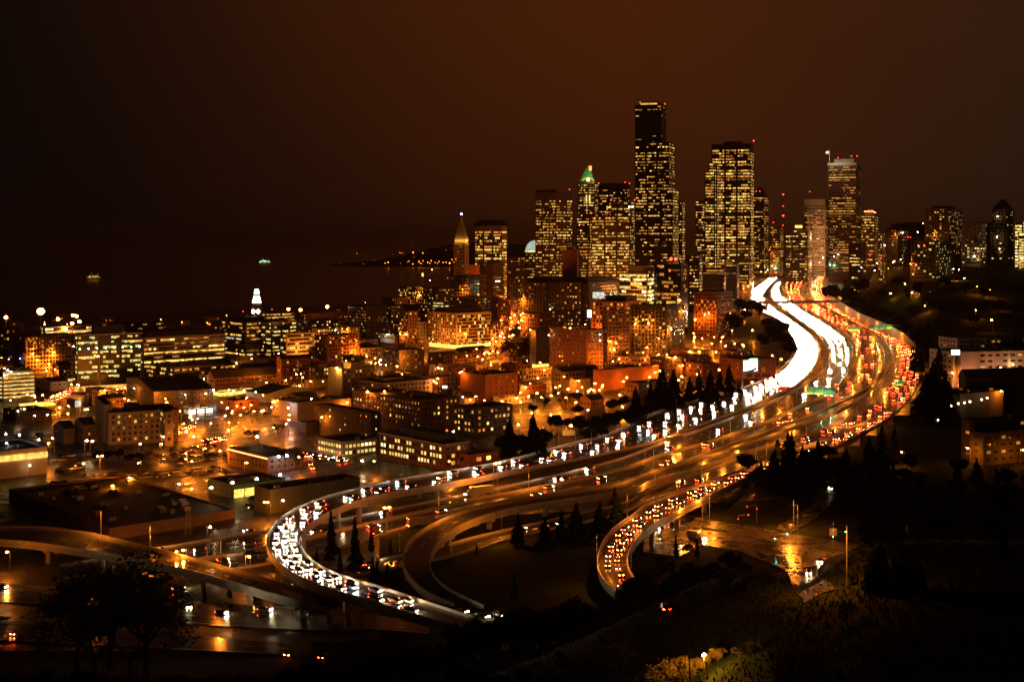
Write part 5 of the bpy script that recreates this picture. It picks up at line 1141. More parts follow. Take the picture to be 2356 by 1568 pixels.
# added fill lights without lamp bodies, for street glow between the downtown towers
for x, y, e_ in ((1250, 640, 1), (1330, 648, 1), (1400, 650, 1.2), (1470, 650, 1), (1540, 655, 1), (1625, 650, 1.2), (1690, 640, 1.3), (1752, 628, 1.2), (1800, 622, 1.2), (1876, 600, 1.6), (1935, 606, 1.3), (1990, 610, .8), (1190, 660, 1), (1110, 655, 1), (1060, 655, .9), (1150, 690, .8), (1010, 690, .7)):
    u = fx('P', x); D = 1790. if x > 1200 else 1600.
    spot('city_fill_light', (u * D, D, ground(u * D, D) + 14), ORANGE, 52000 * e_, 2.)
for x, D, e_ in ((990, 1330, 1), (1060, 1380, 1), (1130, 1330, 1), (1210, 1290, 1), (1290, 1270, 1.2), (1370, 1260, 1), (1440, 1240, 1.2), (1510, 1230, 1), (1590, 1210, 1), (1640, 1130, .8), (1500, 1080, .7), (1390, 1060, .7), (1270, 1050, .7), (1120, 1090, .7), (930, 1180, .9), (820, 1260, .8), (700, 1290, .7), (600, 1120, .6), (470, 1080, .6), (360, 1080, .6)):  # more added fill lights, raising the glow of the middle city
    u = fx('P', x); d_ = D
    while inside(u * d_, d_, 4) is not None and d_ > D - 150: d_ -= 6
    spot('city_fill_light', (u * d_, d_, ground(u * d_, d_) + 12), ORANGE, 30000 * e_, 1.5)
for dz_ in (25, 70): spot('tower_fill_light', (fx('P', 1872) * 2215, 2215, ground(fx('P', 1872) * 2215, 2215) + dz_), (1, .42, .16), 60000, 2.)  # unseen fill lights added to brighten the pale banded tower
# ------------------------------------------------------------------ cars
def loft(b, st, m, cap=True):
    """stations: (y, [(x,z)...] right half profile bottom->top) mirrored"""
    rings = []; i = b.mi(m)
    for y, pr in st:
        n = len(b.v); pts = [(x, y, z) for x, z in pr] + [(-x, y, z) for x, z in reversed(pr)]
        b.v += pts; rings.append((n, len(pts)))
    for (a, k), (c, _) in zip(rings, rings[1:]):
        for j in range(k): b.f.append((a + j, a + (j + 1) % k, c + (j + 1) % k, c + j)); b.m.append(i)
    if cap:
        a, k = rings[0]; b.f.append(tuple(a + j for j in range(k))); b.m.append(i)
        a, k = rings[-1]; b.f.append(tuple(a + k - 1 - j for j in range(k))); b.m.append(i)
def car_body(b, kind, paint):
    if kind == 'sedan': L, H, Wd, hood, beltz = 4.6, 1.42, .9, 1.0, .92
    elif kind == 'hatchback': L, H, Wd, hood, beltz = 4.1, 1.50, .88, .95, .95
    else: L, H, Wd, hood, beltz = 4.8, 1.78, .96, 1.08, 1.10
    h = L / 2; W0 = Wd
    st = [(-h, [(W0 * .82, .35), (W0 * .86, .7), (W0 * .7, beltz - .08 if kind != 'sedan' else .95)]), (-h + .35, [(W0 * .96, .25), (W0, .7), (W0 * .9, beltz)]),
          (-.2, [(W0 * .97, .22), (W0, .7), (W0 * .94, beltz)]), (h * .42, [(W0 * .97, .22), (W0, .7), (W0 * .93, beltz - .02)]),
          (h - .4, [(W0 * .95, .25), (W0 * .98, .65), (W0 * .85, hood * .86)]), (h, [(W0 * .8, .35), (W0 * .84, .55), (W0 * .68, .68)])]
    loft(b, st, paint)
    return L, H, W0, beltz
def car_cabin(b, kind, paint, L, H, W0, beltz, glass='glass'):
    h = L / 2
    y0, y1, r0, r1 = {'sedan': (-h + .75, h * .45, -h + 1.35, .35), 'hatchback': (-h + .12, h * .45, -h + .5, .3)}.get(kind, (-h + .1, h * .5, -h + .35, .55))
    p = [(W0 * .92, y0, beltz - .03), (W0 * .92, y1, beltz - .03), (-W0 * .92, y1, beltz - .03), (-W0 * .92, y0, beltz - .03)]
    q = [(W0 * .68, r0, H), (W0 * .68, r1, H), (-W0 * .68, r1, H), (-W0 * .68, r0, H)]
    for i in range(4): b.face([p[i], p[(i + 1) % 4], q[(i + 1) % 4], q[i]], glass)
    b.face(q, paint)
def wheel_mesh():
    b = MB(); b.tube((-.11, 0, 0), (.11, 0, 0), .33, .33, 'rubber', 10)
    b.tube((.11, 0, 0), (.125, 0, 0), .2, .18, 'metal', 8); return b.mesh('wheel')
ME_WHEEL = wheel_mesh()
CARM = {}
def car_parts(kind, paint):
    k = (kind, paint)
    if k not in CARM:
        b = MB(); d = car_body(b, kind, 'paint_' + paint); me = b.mesh('body')
        b = MB(); car_cabin(b, kind, 'paint_' + paint, *d); CARM[k] = (me, b.mesh('cabin'), d)
    return CARM[k]
def quad_mesh(m, w, h, f):
    b = MB(); s = 1 if f else -1
    b.face([(w * s, 0, -h), (-w * s, 0, -h), (-w * s, -.06 * s, h), (w * s, -.06 * s, h)], m); return b.mesh('light')
LIGHTS = {m: quad_mesh(m, .145, .08, True) for m in ('head_white', 'head_cool', 'head_warm', 'head_away')}
LIGHTS.update({m: quad_mesh(m, .20, .11, False) for m in ('tail_red', 'brake_red', 'amber')})
TRAF = []          # (distance, pos, dir, kind, paint, headmat, tailmat, label, lit, group)
PAINTS = ['silver', 'white', 'black', 'grey', 'red', 'blue', 'green', 'tan']; PW = [.22, .18, .2, .16, .08, .08, .03, .05]
def add_car(p, d, lab, grp, head=None, tail=None, kind=None, paint=None):
    kind = kind or R.choices(('sedan', 'hatchback', 'suv'), (.5, .2, .3))[0]; paint = paint or R.choices(PAINTS, PW)[0]
    TRAF.append((Vector(p).length, Vector(p), Vector(d), kind, paint, head, tail, lab, grp))
def hd(): return R.choices(('head_white', 'head_cool', 'head_warm'), (.55, .25, .2))[0]
def tl(pb=.45): return 'brake_red' if R.random() < pb else 'tail_red'
KN = {'sedan': 'car', 'hatchback': 'hatchback', 'suv': 'tall car'}
LANE = {2: ('outer lane', 'inner lane'), 3: ('outer lane', 'centre lane', 'inner lane'), 4: ('outer lane', 'second lane', 'third lane', 'inner lane'), 5: ('outer lane', 'second lane', 'centre lane', 'fourth lane', 'inner lane')}
def traffic(road, lanes, gaps, towards, phrase, f0=.14, f1=.86, t0=.0, t1=1., pb=.45):
    A, Bq = RD[road]
    tot = sum(((A[j] + Bq[j]) / 2 - (A[j - 1] + Bq[j - 1]) / 2).length for j in range(1, NR))
    for l in range(lanes):
        f = f0 + (f1 - f0) * (l + .5) / lanes; cars = []; s = R.uniform(0, 10) + t0 * tot
        while s < t1 * tot:
            t = s / tot; g = gaps(t, l)
            if g < 300:
                p, d = road_pt(road, t, f + R.uniform(-.012, .012)); cars.append((t, p, d if towards else -d))
                s += max(6.6, g * R.uniform(.7, 1.6))
            else: s += 8
        n = len(cars)
        for i, (t, p, d) in enumerate(cars):
            j = n - 1 - i
            add_car(p, d, ('{c} {k}, ' + f"{ordw(j)} from near end, {LANE[lanes][l]}, {phrase}"), 'traffic on the ' + RN[road], hd() if towards else 'head_away', tl(pb) if not towards else 'tail_red')
def gap_of(*pts):
    def g(t, l):
        for (a, ga), (b_, gb) in zip(pts, pts[1:]):
            if a <= t <= b_: return ga + (gb - ga) * (t - a) / (b_ - a)
        return pts[-1][1]
    return g
traffic(1, 5, gap_of((0, 9), (.46, 9.5), (.56, 12.5), (.7, 17)), True, 'headlight carriageway', .1, .9, 0, .7)
traffic(1, 3, gap_of((.7, 16), (.76, 20), (.84, 27), (.89, 21), (.925, 11), (.955, 10), (.98, 14), (1, 20)), True, 'elevated headlight ramp', .12, .88, .7, .992)
traffic(2, 3, gap_of((0, 8.5), (.34, 10), (.44, 14), (.52, 22), (.58, 48), (.64, 70), (.75, 120), (1, 110)), True, 'inner headlight carriageway', .12, .88)
traffic(3, 4, gap_of((0, 10), (.2, 20), (.38, 22), (.47, 38), (.52, 66), (.6, 75), (.75, 95), (1, 120)), False, 'middle orange carriageway', .1, .9)
traffic(4, 4, gap_of((0, 9), (.45, 10.5), (.6, 14), (.75, 19), (.9, 24), (1, 26)), False, 'outermost carriageway', .3, .97, 0, .985)
traffic(6, 2, gap_of((0, 22), (.3, 26), (.36, 60), (.6, 70), (1, 80)), False, 'low carriageway under the ramp', .15, .85)
traffic(7, 2, gap_of((0, 17), (.3, 17), (.5, 15), (.7, 13), (1, 12)), False, 'tail light ramp', .18, .82, pb=.75)
traffic(9, 2, gap_of((0, 70), (1, 55)), True, 'frontage street', .2, .6)
def street_cars(fr, a, b_, n, head, phrase, lanes=1, lw=6, group='cars in the city streets'):
    for l in range(lanes):
        for i in range(n):
            t = (i + R.uniform(.1, .9)) / n
            x = a[0] + (b_[0] - a[0]) * t + l * lw * .5; y = a[1] + (b_[1] - a[1]) * t + l * lw
            u, k = uk(fr, x, y); D = gdist(fr, x, y, .1)
            if inside(u * D, D, .5) is not None: continue
            u2, k2 = uk(fr, b_[0], b_[1]); D2 = gdist(fr, b_[0], b_[1]); d = Vector((u2 * D2 - u * D, D2 - D, 0))
            if d.length < 1: d = Vector((1, 0, 0))
            d.normalize()
            add_car((u * D, D, ground(u * D, D) + .02), d if not head else -d if head == 'back' else d, '{c} {k}, ' + f"{ordw(i)} in the {('first', 'second', 'third')[l]} line {phrase}", group, 'head_away', tl(.6))
street_cars('A', (305, 1190), (505, 1085), 13, 0, 'of red lights by the lit garage', 3, 12)
street_cars('A', (1195, 1400), (1300, 1340), 7, 0, 'beside the tan apartments', 2, 16)
street_cars('A', (1370, 1460), (1530, 1420), 6, 0, 'on the street behind the neon hall', 2, 20)
street_cars('A', (640, 1148), (1150, 1105), 16, 0, 'before the dark glass office', 1)
street_cars('B', (2040, 200), (2340, 235), 7, 0, 'before the cream shop', 2, 18)
street_cars('B', (2120, 330), (2050, 200), 3, 0, 'facing the supermarket back', 1)
street_cars('C', (1100, 880), (1290, 640), 8, 0, 'of the glowing tree-lined street', 2, 10)
street_cars('C', (700, 1090), (850, 1050), 5, 0, 'near the cream bay-windowed apartments', 1)
# parked cars: lots given as corner rows
def lot(fr, a, b_, c, d_, rows, n, phrase, fill=.85):
    for r in range(rows):
        i_ = 0
        for i in range(n):
            if R.random() > fill: continue
            s, t = (i + .5) / n, (r + .5) / rows
            x = (a[0] * (1 - s) + b_[0] * s) * (1 - t) + (d_[0] * (1 - s) + c[0] * s) * t
            y = (a[1] * (1 - s) + b_[1] * s) * (1 - t) + (d_[1] * (1 - s) + c[1] * s) * t
            u, k = uk(fr, x, y); D = gdist(fr, x, y, .1)
            if inside(u * D, D, 1.5) is not None: continue
            ang = math.radians(ID + (0 if r % 2 else 180) + R.uniform(-4, 4))
            add_car((u * D, D, ground(u * D, D) + .02), (math.cos(ang), math.sin(ang), 0), 'parked {c} {k}, ' + f"{ordw(i_)} in row {('one', 'two', 'three', 'four', 'five')[r]} of the {phrase}", 'cars parked in the lots')
            i_ += 1
lot('B', (850, 330), (1340, 300), (1380, 345), (880, 385), 2, 13, 'dim central lot')
lot('B', (1060, 240), (1500, 190), (1560, 235), (1120, 285), 2, 11, 'orange-lit upper lot')
lot('B', (1440, 270), (1600, 330), (1570, 360), (1400, 300), 1, 9, 'lot beside the neon hall')
lot('B', (330, 390), (760, 385), (780, 425), (330, 440), 2, 12, 'dark lower lot')
lot('B', (400, 200), (620, 190), (640, 240), (400, 255), 2, 7, 'lot behind the showroom')
lot('B', (1590, 520), (1800, 560), (1790, 600), (1560, 545), 1, 6, 'supermarket forecourt')
lot('B', (1690, 480), (1810, 500), (1800, 540), (1680, 515), 1, 4, 'supermarket door row')
lot('B', (10, 100), (280, 130), (280, 165), (10, 140), 1, 7, 'teal-lit car park', .7)
lot('B', (1660, 850), (1790, 870), (1780, 910), (1650, 890), 1, 3, 'roadside under the ramp', 1)
lot('B', (900, 210), (1180, 195), (1190, 225), (920, 245), 2, 8, 'walled upper yard')
lot('B', (350, 290), (560, 285), (560, 330), (350, 340), 2, 7, 'wet yard by the showroom', .7)
lot('B', (560, 330), (760, 325), (780, 360), (570, 370), 1, 7, 'yard under the orange lamp')
lot('B', (1340, 330), (1400, 300), (1420, 330), (1350, 370), 1, 4, 'corner beside the supermarket')
lot('A', (1210, 1500), (1400, 1480), (1420, 1530), (1230, 1560), 2, 7, 'yard behind the tan apartments', .8)
lot('A', (1600, 1260), (1780, 1250), (1800, 1290), (1620, 1300), 1, 8, 'lot beside the plain orange box')
lot('A', (950, 1180), (1020, 1175), (1200, 1290), (1100, 1300), 1, 6, 'kerb by the market hall', .6)
# single cars that the eye finds
def one(fr, x, y, x2, y2, lab, head='head_white', tail='tail_red', kind='sedan', paint='grey', h=.32):
    u, k = uk(fr, x, y); D = gdist(fr, x, y, h); u2, k2 = uk(fr, x2, y2); D2 = gdist(fr, x2, y2, h)
    d = Vector((u2 * D2 - u * D, D2 - D, 0)).normalized()
    add_car((u * D, D, EYE - k * D), d, lab, 'single cars on the lower streets', head, tail, kind, paint)
one('G', 1000, 885, 1003, 960, 'lone dark car with bright headlights on the wet street below the junction')
one('G', 1075, 812, 1050, 850, 'lone car with headlights waiting at the wet junction')
one('G', 235, 722, 120, 735, 'red-lit car beside the white box truck', paint='red', tail='brake_red')
one('G', 830, 597, 700, 560, 'dark car at the crosswalk', None, None, paint='black')
one('G', 995, 525, 900, 560, 'pale parked car on the side street', None, None, 'suv', 'tan')
one('G', 1055, 500, 960, 540, 'black parked car on the side street', None, None, 'suv', 'black')
one('G', 1140, 352, 1120, 400, 'car with headlights coming down the dark side street')
one('G', 65, 605, 20, 625, 'dark car with headlights under the tail light ramp', paint='black')
one('G', 155, 585, 200, 590, 'dark car with headlights beyond the ramp pier', paint='black')
one('B', 1675, 718, 1500, 745, 'silver car speeding toward the flyover with lit headlights', 'head_warm', 'tail_red', 'sedan', 'silver')
one('B', 1680, 803, 1500, 830, 'pale car following below on the lower highway', 'head_warm', 'tail_red', 'sedan', 'tan')
one('B', 1265, 1225, 1310, 1300, 'white-lit car on the dark frontage street', 'head_white', None, 'sedan', 'silver', .4)
one('B', 2110, 1262, 2000, 1262, 'car with one bright lamp on the frontage street', 'head_white', 'tail_red', 'sedan', 'black', .4)
one('B', 2050, 1222, 1950, 1215, 'car with headlights further up the frontage street', 'head_white', 'tail_red', 'sedan', 'grey', .4)
one('B', 10, 1095, -60, 1090, 'car entering at the picture edge with dazzling lamp', 'head_white', None, 'sedan', 'white', .4)
one('B', 110, 1405, 200, 1360, 'car with red brake lights on the lower street', None, 'brake_red', 'sedan', 'black', .4)
one('B', 20, 1310, 100, 1300, 'second car with red lights on the lower street', None, 'brake_red', 'sedan', 'black', .4)
one('B', 1200, 1105, 1290, 1085, 'dark car with tail lights below the bare tree', 'head_warm', 'tail_red', 'sedan', 'black', .4)
one('B', 730, 1120, 830, 1100, 'red-lit car glimpsed through the bare branches', None, 'brake_red', 'sedan', 'black', .4)
one('B', 1500, 912, 1600, 900, 'dark car with tail lights beside the flyover', 'head_warm', 'tail_red', 'sedan', 'black', .4)
for i, (x, y) in enumerate(((1060, 1290), (1165, 1278), (920, 1258), (740, 1250))):
    one('D', x, y, x + 60, y + 18, f"{('fourth', 'third', 'second', 'first')[3 - i]} of four cars leaving the foot of the headlight ramp", 'head_white', None, 'sedan', 'black', .4)
for i, (x, y) in enumerate(((2110, 1195), (2180, 1170), (2020, 1130), (2100, 1150), (2290, 1240))):
    one('D', x, y, x - 30, y - 40, f"{ordw(i)} of the cars half hidden in trees below the tail light ramp", None, 'tail_red', 'sedan', 'black', .4)
one('B', 1945, 1545, 2000, 1500, 'car with red lamps at the dark lower border', None, 'brake_red', 'sedan', 'black', .4)
one('B', 2180, 1563, 2230, 1540, 'second car with red lamps at the dark lower border', None, 'tail_red', 'sedan', 'black', .4)
CNAME = {'silver': 'silver', 'white': 'white', 'black': 'black', 'grey': 'grey', 'red': 'red', 'blue': 'dark blue', 'green': 'green', 'tan': 'tan', 'yellow': 'yellow'}
TRAF = [t for t in TRAF if -.42 < t[1].x / t[1].y < .42]
TRAF.sort(key=lambda t: t[0])
far = MB()
ROW = ((-.62, True), (.62, True))
for n_, (dist, p, d, kind, paint, head, tail, lab, grp) in enumerate(TRAF):
    ang = math.atan2(d.y, d.x) - math.pi / 2
    pit = math.asin(clamp(d.z, -.3, .3))
    L = {'sedan': 4.6, 'hatchback': 4.1}.get(kind, 4.8); hz = .66 if kind != 'suv' else .82
    if n_ < 298:
        me, cab, dims = car_parts(kind, paint)
        nm = 'parked_car' if 'parked' in grp else 'car'
        t = thing(nm, p, lab.format(c=CNAME[paint], k=KN[kind]), 'car', grp)
        t.rotation_euler = (pit, 0, ang)
        inst('body', me, t); inst('cabin', cab, t)
        if n_ < 170:
            for sx in (-1, 1):
                for y in (-L * .3, L * .31): inst('wheel', ME_WHEEL, t, (sx * .80, y, .33), (0, 0, 0 if sx > 0 else math.pi))
        for s in (-.62, .62):
            if head: inst('headlight', LIGHTS[head], t, (s, L / 2 + .03, hz))
            if tail: inst('tail_light', LIGHTS[tail], t, (s, -L / 2 - .03, hz + .12))
    else:
        M = Matrix.Translation(p) @ Matrix.Rotation(ang, 4, 'Z')
        s = len(far.v); dd = {'sedan': (4.6, 1.42, .9, .92), 'hatchback': (4.1, 1.5, .88, .95)}.get(kind, (4.8, 1.78, .96, 1.1))
        far.box(-.88, .88, -L / 2, L / 2, .2, dd[3], 'paint_' + paint, M)
        v0 = len(far.v); car_cabin(far, kind, 'paint_' + paint, *dd)
        for i in range(v0, len(far.v)): far.v[i] = tuple(M @ Vector(far.v[i]))
        for sx in (-.62, .62):
            if head: far.face([M @ Vector(q) for q in ((sx + .17, L / 2 + .03, hz - .09), (sx - .17, L / 2 + .03, hz - .09), (sx - .17, L / 2, hz + .09), (sx + .17, L / 2, hz + .09))], head)
            if tail: far.face([M @ Vector(q) for q in ((sx - .17, -L / 2 - .03, hz + .02), (sx + .17, -L / 2 - .03, hz + .02), (sx + .17, -L / 2, hz + .22), (sx - .17, -L / 2, hz + .22))], tail)
print('cars', len(TRAF))
if far.f: tag(far.obj('distant_traffic'), 'packed far traffic, a river of white headlights and red tail lights toward downtown', 'traffic', kind='stuff')
# trucks
def truck(fr, x, y, x2, y2, L, H, col, lab, head, tail, h=.32, cabcol='white'):
    u, k = uk(fr, x, y); D = gdist(fr, x, y, h); u2, k2 = uk(fr, x2, y2); D2 = gdist(fr, x2, y2, h)
    p = Vector((u * D, D, EYE - k * D)); d = Vector((u2 * D2 - u * D, D2 - D, 0)).normalized()
    t = thing('truck', p, lab, 'truck', 'trucks'); t.rotation_euler[2] = math.atan2(d.y, d.x) - math.pi / 2
    b = MB(); b.box(-1.25, 1.25, -L / 2, L / 2 - 2.6, 1.0, H, col); b.box(-1.27, 1.27, -L / 2 - .03, L / 2 - 2.58, .85, 1.0, 'metal'); b.obj('trailer', t)
    b = MB(); f = L / 2
    loft(b, [(f - 2.4, [(1.15, .5), (1.2, 1.4), (1.1, 2.7)]), (f - 1.3, [(1.15, .5), (1.2, 1.4), (1.05, 2.6)]), (f - .9, [(1.15, .5), (1.15, 1.3), (1.05, 1.7)]), (f, [(1.1, .5), (1.05, 1.1), (.95, 1.35)])], 'paint_' + cabcol); b.obj('cab', t)
    b = MB(); b.face([(1.0, f - 1.28, 2.5), (-1.0, f - 1.28, 2.5), (-1.02, f - .92, 1.72), (1.02, f - .92, 1.72)][::-1], 'glass'); b.obj('windscreen', t)
    for sx in (-1, 1):
        for yy in (-L / 2 + 1.0, -L / 2 + 2.1, f - .95): inst('wheel', ME_WHEEL, t, (sx * 1.1, yy, .48), (0, 0, 0 if sx > 0 else math.pi), (1.4, 1.45, 1.45))
        if head: inst('headlight', LIGHTS[head], t, (sx * .8, f + .04, .95))
        if tail: inst('tail_light', LIGHTS[tail], t, (sx * .95, -L / 2 - .06, .95)); inst('marker_light', LIGHTS[tail], t, (sx * .95, -L / 2 - .06, H - .15), scale=(.6, 1, .5))
    for sx in (-.5, 0, .5): inst('marker_light', LIGHTS['amber'], t, (sx, L / 2 - 2.55, H - .1), (0, 0, math.pi), (.4, 1, .5))
    return t
TR = truck('G', 293, 672, 345, 690, 7.6, 3.3, 'paint_white', 'white box truck crossing the wet junction below the ramp', 'head_white', 'tail_red')
truck('D', 1035, 468, 940, 485, 14, 4.0, 'paint_white', 'long white trailer truck below the headlight ramp', 'head_warm', 'tail_red')
truck('D', 660, 678, 760, 655, 14, 4.0, 'paint_tan', 'dim pinkish trailer truck lined with red lights', 'head_warm', 'brake_red', cabcol='red')
truck('D', 300, 935, 380, 915, 10, 3.9, 'paint_white', 'pale box truck beside the cypress trees', 'head_warm', 'brake_red')
truck('F', 150, 1212, 55, 1238, 15, 4.0, 'sign_brown', 'brown trailer truck with yellow cab among the headlights', 'head_warm', 'tail_red', cabcol='yellow')
truck('F', 1180, 872, 1195, 850, 9, 3.6, 'paint_white', 'boxy white truck beside the green signs', 'head_white', 'brake_red')
truck('F', 1278, 448, 1240, 425, 10, 3.7, 'paint_white', 'pale truck in the far packed tail light lanes', 'head_white', 'brake_red')
# ------------------------------------------------------------------ trees
def conifer(seed, ht=14., wid=3.4, tiers=26, per=11):
    r = random.Random(seed); b = MB()
    for i in range(tiers):
        t = i / (tiers - 1); z = ht * (.10 + .88 * t); rad = wid * (1 - t) ** .8 * r.uniform(.55, 1.25) + .15
        for j in range(per):
            if r.random() < .12: continue
            a = 2 * math.pi * (j + r.random()) / per; L = rad * r.uniform(.4, 1.3); w = .22 * L + .22
            ca, sa = math.cos(a), math.sin(a); dz = -L * r.uniform(.15, .5)
            p0 = Vector((ca * .1, sa * .1, z + .15)); p1 = Vector((ca * L, sa * L, z + dz)); mid = (p0 + p1) * .55; s = Vector((-sa, ca, 0)) * w
            b.face([p0, mid - s + Vector((0, 0, -.15)), p1, mid + s], 'needles')
            b.face([p0 + Vector((0, 0, .2)), mid + Vector((0, 0, w)), p1, mid + Vector((0, 0, -w * .8))], 'needles')
    c = b.mesh('crown'); b = MB(); b.tube((0, 0, -.5), (0, 0, ht * .95), ht * .018 + .06, .03, 'bark', 6); return b.mesh('trunk'), c, ht
def broad(seed, ht=11., leaves=420, wid=4.2, leafm='leaves', lsz=.55, levels=4):
    r = random.Random(seed); b = MB(); tips = []
    def branch(p, d, L, rad, lev):
        q = p + d * L; b.tube(p, q, rad, rad * .62, 'bark', 5 if lev < 2 else 3, False)
        if lev >= levels or rad < .008: tips.append(q); return
        tips.append(q)
        for _ in range(r.choice((2, 3, 3)) if lev else 4):
            v = Vector((r.gauss(0, 1), r.gauss(0, 1), r.gauss(.25, .6))); v.normalize()
            nd = (d * .75 + v * .85); nd.z += .10; nd.normalize(); branch(q, nd, L * r.uniform(.55, .85), rad * .6, lev + 1)
    branch(Vector((0, 0, -.3)), Vector((0, 0, 1)), ht * .28, ht * .022, 0)
    tr = b.mesh('trunk'); b = MB()
    for _ in range(leaves):
        q = r.choice(tips) + Vector((r.gauss(0, .5), r.gauss(0, .5), r.gauss(0, .45))); s = lsz * r.uniform(.5, 1.3)
        n = Vector((r.gauss(0, 1), r.gauss(0, 1), r.gauss(0, 1))).normalized(); x = n.orthogonal().normalized(); y = n.cross(x)
        b.face([q + x * s, q + y * s * .7, q - x * s, q - y * s * .7], leafm)
    return tr, (b.mesh('crown') if leaves else None), ht
CON = [conifer(i, 14, 3.8 + .6 * i, 19, 9) for i in range(4)]; CYP = [conifer(9, 10, 1.5, 22, 9)]
BRO = [broad(20 + i, 11., 1000, 4.2, 'leaves', .30) for i in range(3)]; BARE = [broad(40 + i, 12, 0) for i in range(2)]; EVG = [broad(60 + i, 10, 3400, 4, 'needles', .34) for i in range(3)]
BIG = broad(77, 17, 2000, 6, 'bark', .24, 6)
AUT = [broad(80 + i, 11., 2200, 4.2, 'lit_autumn_leaves', .26) for i in range(2)]
KINDS = {'l': (AUT, 'yellow-lit leafy tree', 'leafy_tree'), 'c': (CON, 'dark conifer', 'conifer_tree'), 'y': (CYP, 'narrow dark cypress', 'cypress_tree'), 'b': (BRO, 'thin-leaved tree', 'leafy_tree'), 'n': (BARE, 'bare tree', 'bare_tree'), 'e': (EVG, 'dense dark tree', 'evergreen_tree')}
TREES = []
def trees(fr, kd, txt, D=None):
    for it in txt.split():
        x, yt, yb = [float(v) for v in it.split(',')]; TREES.append((fr, kd, x, yt, yb, D))
trees('D', 'c', '1300,600,815 1480,620,835 1590,580,790 1690,530,810 1950,440,770 1850,520,800 ')
trees('D', 'y', '200,640,1010 40,600,930 310,690,870 320,890,1080 420,920,1080 490,930,1090 440,760,870 1275,1000,1185 1410,1290,1360 100,830,980 350,900,1090 1020,790,880')
trees('B', 'y', '1380,1070,1175 1545,1040,1175 1715,1050,1185 1750,1080,1185 1850,1070,1195 1420,800,890 2130,820,930 1180,1050,1150 1980,1040,1190 1960,1090,1200')
trees('F', 'c', '500,720,905 440,750,900 380,770,960 310,760,940 60,770,1005 150,760,990 250,800,955 560,830,905 890,1160,1410 1060,1200,1400 780,1270,1510 960,1230,1460 1460,1110,1350 1750,450,690 1700,470,640 1780,680,905 1860,780,905 1820,620,850 1690,560,780 1740,780,950 700,1330,1500 840,1300,1480 1000,1290,1460 1380,1180,1380 1230,1280,1480 1540,1120,1330')
trees('F', 'e', '1150,160,330 1220,210,340 1300,250,380 1390,300,420 1480,340,470 1560,380,500 1650,300,430 1750,260,380 1850,300,420 1950,330,440 2080,300,420 2200,280,400 2300,300,420 1600,430,540 1830,400,520 1950,440,540 2100,470,560 2250,450,560 2050,370,480 1900,210,300 780,400,600 850,470,650 830,400,560 740,370,520 690,300,430 640,270,400 560,260,400 500,280,400 880,520,680 700,480,620 600,330,450 1330,80,200 1250,120,230 1560,130,240 1700,150,270 1850,130,250 2000,160,280 2180,150,260 2320,170,290 1450,200,320 1620,210,320 2100,200,310')
trees('C', 'e', '1200,1330,1560 1290,1340,1560 1440,1330,1540 1480,1320,1520 1350,1350,1540 1250,1360,1560')
trees('C', 'c', '1240,1290,1560 1400,1290,1560 2270,980,1240 2190,1060,1260 2090,1100,1300 2330,1080,1260')
trees('C', 'e', '1400,1180,1270 1480,1120,1240 1560,1230,1380 1640,1240,1400 1720,1250,1420 1820,1230,1420 1900,1200,1400 1980,1180,1390 2060,1170,1370 2130,1160,1350 1770,1320,1460 1860,1310,1440 1700,1180,1280 1940,1130,1260 2010,1120,1240')
trees('C', 'b', '1260,640,740 1285,660,760 1310,640,745 1250,700,800 1300,700,790 1330,610,700 1275,610,700 1620,1080,1200 1560,1060,1180 1400,1110,1200 820,1060,1130 2000,780,860')
trees('A', 'b', '1670,1350,1440 1720,1350,1440 1465,1325,1370 1865,1290,1400 1990,1430,1540 1160,1460,1560 1000,1480,1580 780,1090,1150 1980,1440,1530 270,1360,1440')
trees('A', 'e', '660,1480,1590 720,1470,1590 800,1480,1590 880,1500,1600 930,1500,1590')
trees('B', 'b', '690,220,300 1390,60,170 480,350,440 1000,150,230 640,300,400 1440,100,170')
trees('D', 'n', '490,150,290 540,170,290 450,180,290')
trees('G', 'c', '1450,660,1000 1590,690,980 1650,740,1000 1240,100,340 870,10,260 1060,70,330 900,250,430 1000,270,430 1190,200,370 1300,180,380 980,120,330 1100,180,350 1400,760,1010 1540,760,1010 1700,800,1010')
trees('G', 'y', '163,645,785 297,665,800')
trees('G', 'e', '60,720,860 130,770,900 250,770,900 400,760,900 500,690,880 600,760,920 700,800,960 350,800,940 480,800,960 620,850,1000 50,800,940 200,830,980 1270,800,960')
trees('G', 'n', '1940,740,1000 2050,770,1000 2080,800,1020 2160,780,1030 2230,810,1040 2330,790,1050 1330,700,880 2280,840,1040')
trees('G', 'b', '1320,720,860 1540,740,900 1240,1000,1200 1350,1080,1300 1480,1200,1400')
trees('G', 'n', '1230,900,1300 1340,1150,1560 1290,1250,1600 1420,1260,1600 1700,1380,1640 1900,1400,1650 2050,1400,1650 2200,1420,1650', 250.)
trees('G', 'l', '60,1380,1640 120,1350,1640 190,1330,1640 290,1365,1640 370,1360,1640 430,1380,1640 -10,1400,1640 240,1400,1640', 211.)
trees('G', 'b', '40,1420,1640 560,1390,1640 660,1420,1660 230,1420,1650', 207.)
SIL = ((0, 1512), (600, 1505), (880, 1450), (1150, 1432), (1350, 1385), (1420, 1335), (1480, 1272), (1560, 1248), (1650, 1262), (1760, 1292), (1800, 1335), (1830, 1392), (1880, 1388), (1930, 1348), (1990, 1262), (2050, 1232), (2150, 1243), (2250, 1218), (2356, 1195))
def sil(x):
    for (a, ya), (c, yc) in zip(SIL, SIL[1:]):
        if a <= x <= c: return ya + (yc - ya) * (x - a) / (c - a)
    return SIL[-1][1]
TR_ = random.Random(3)
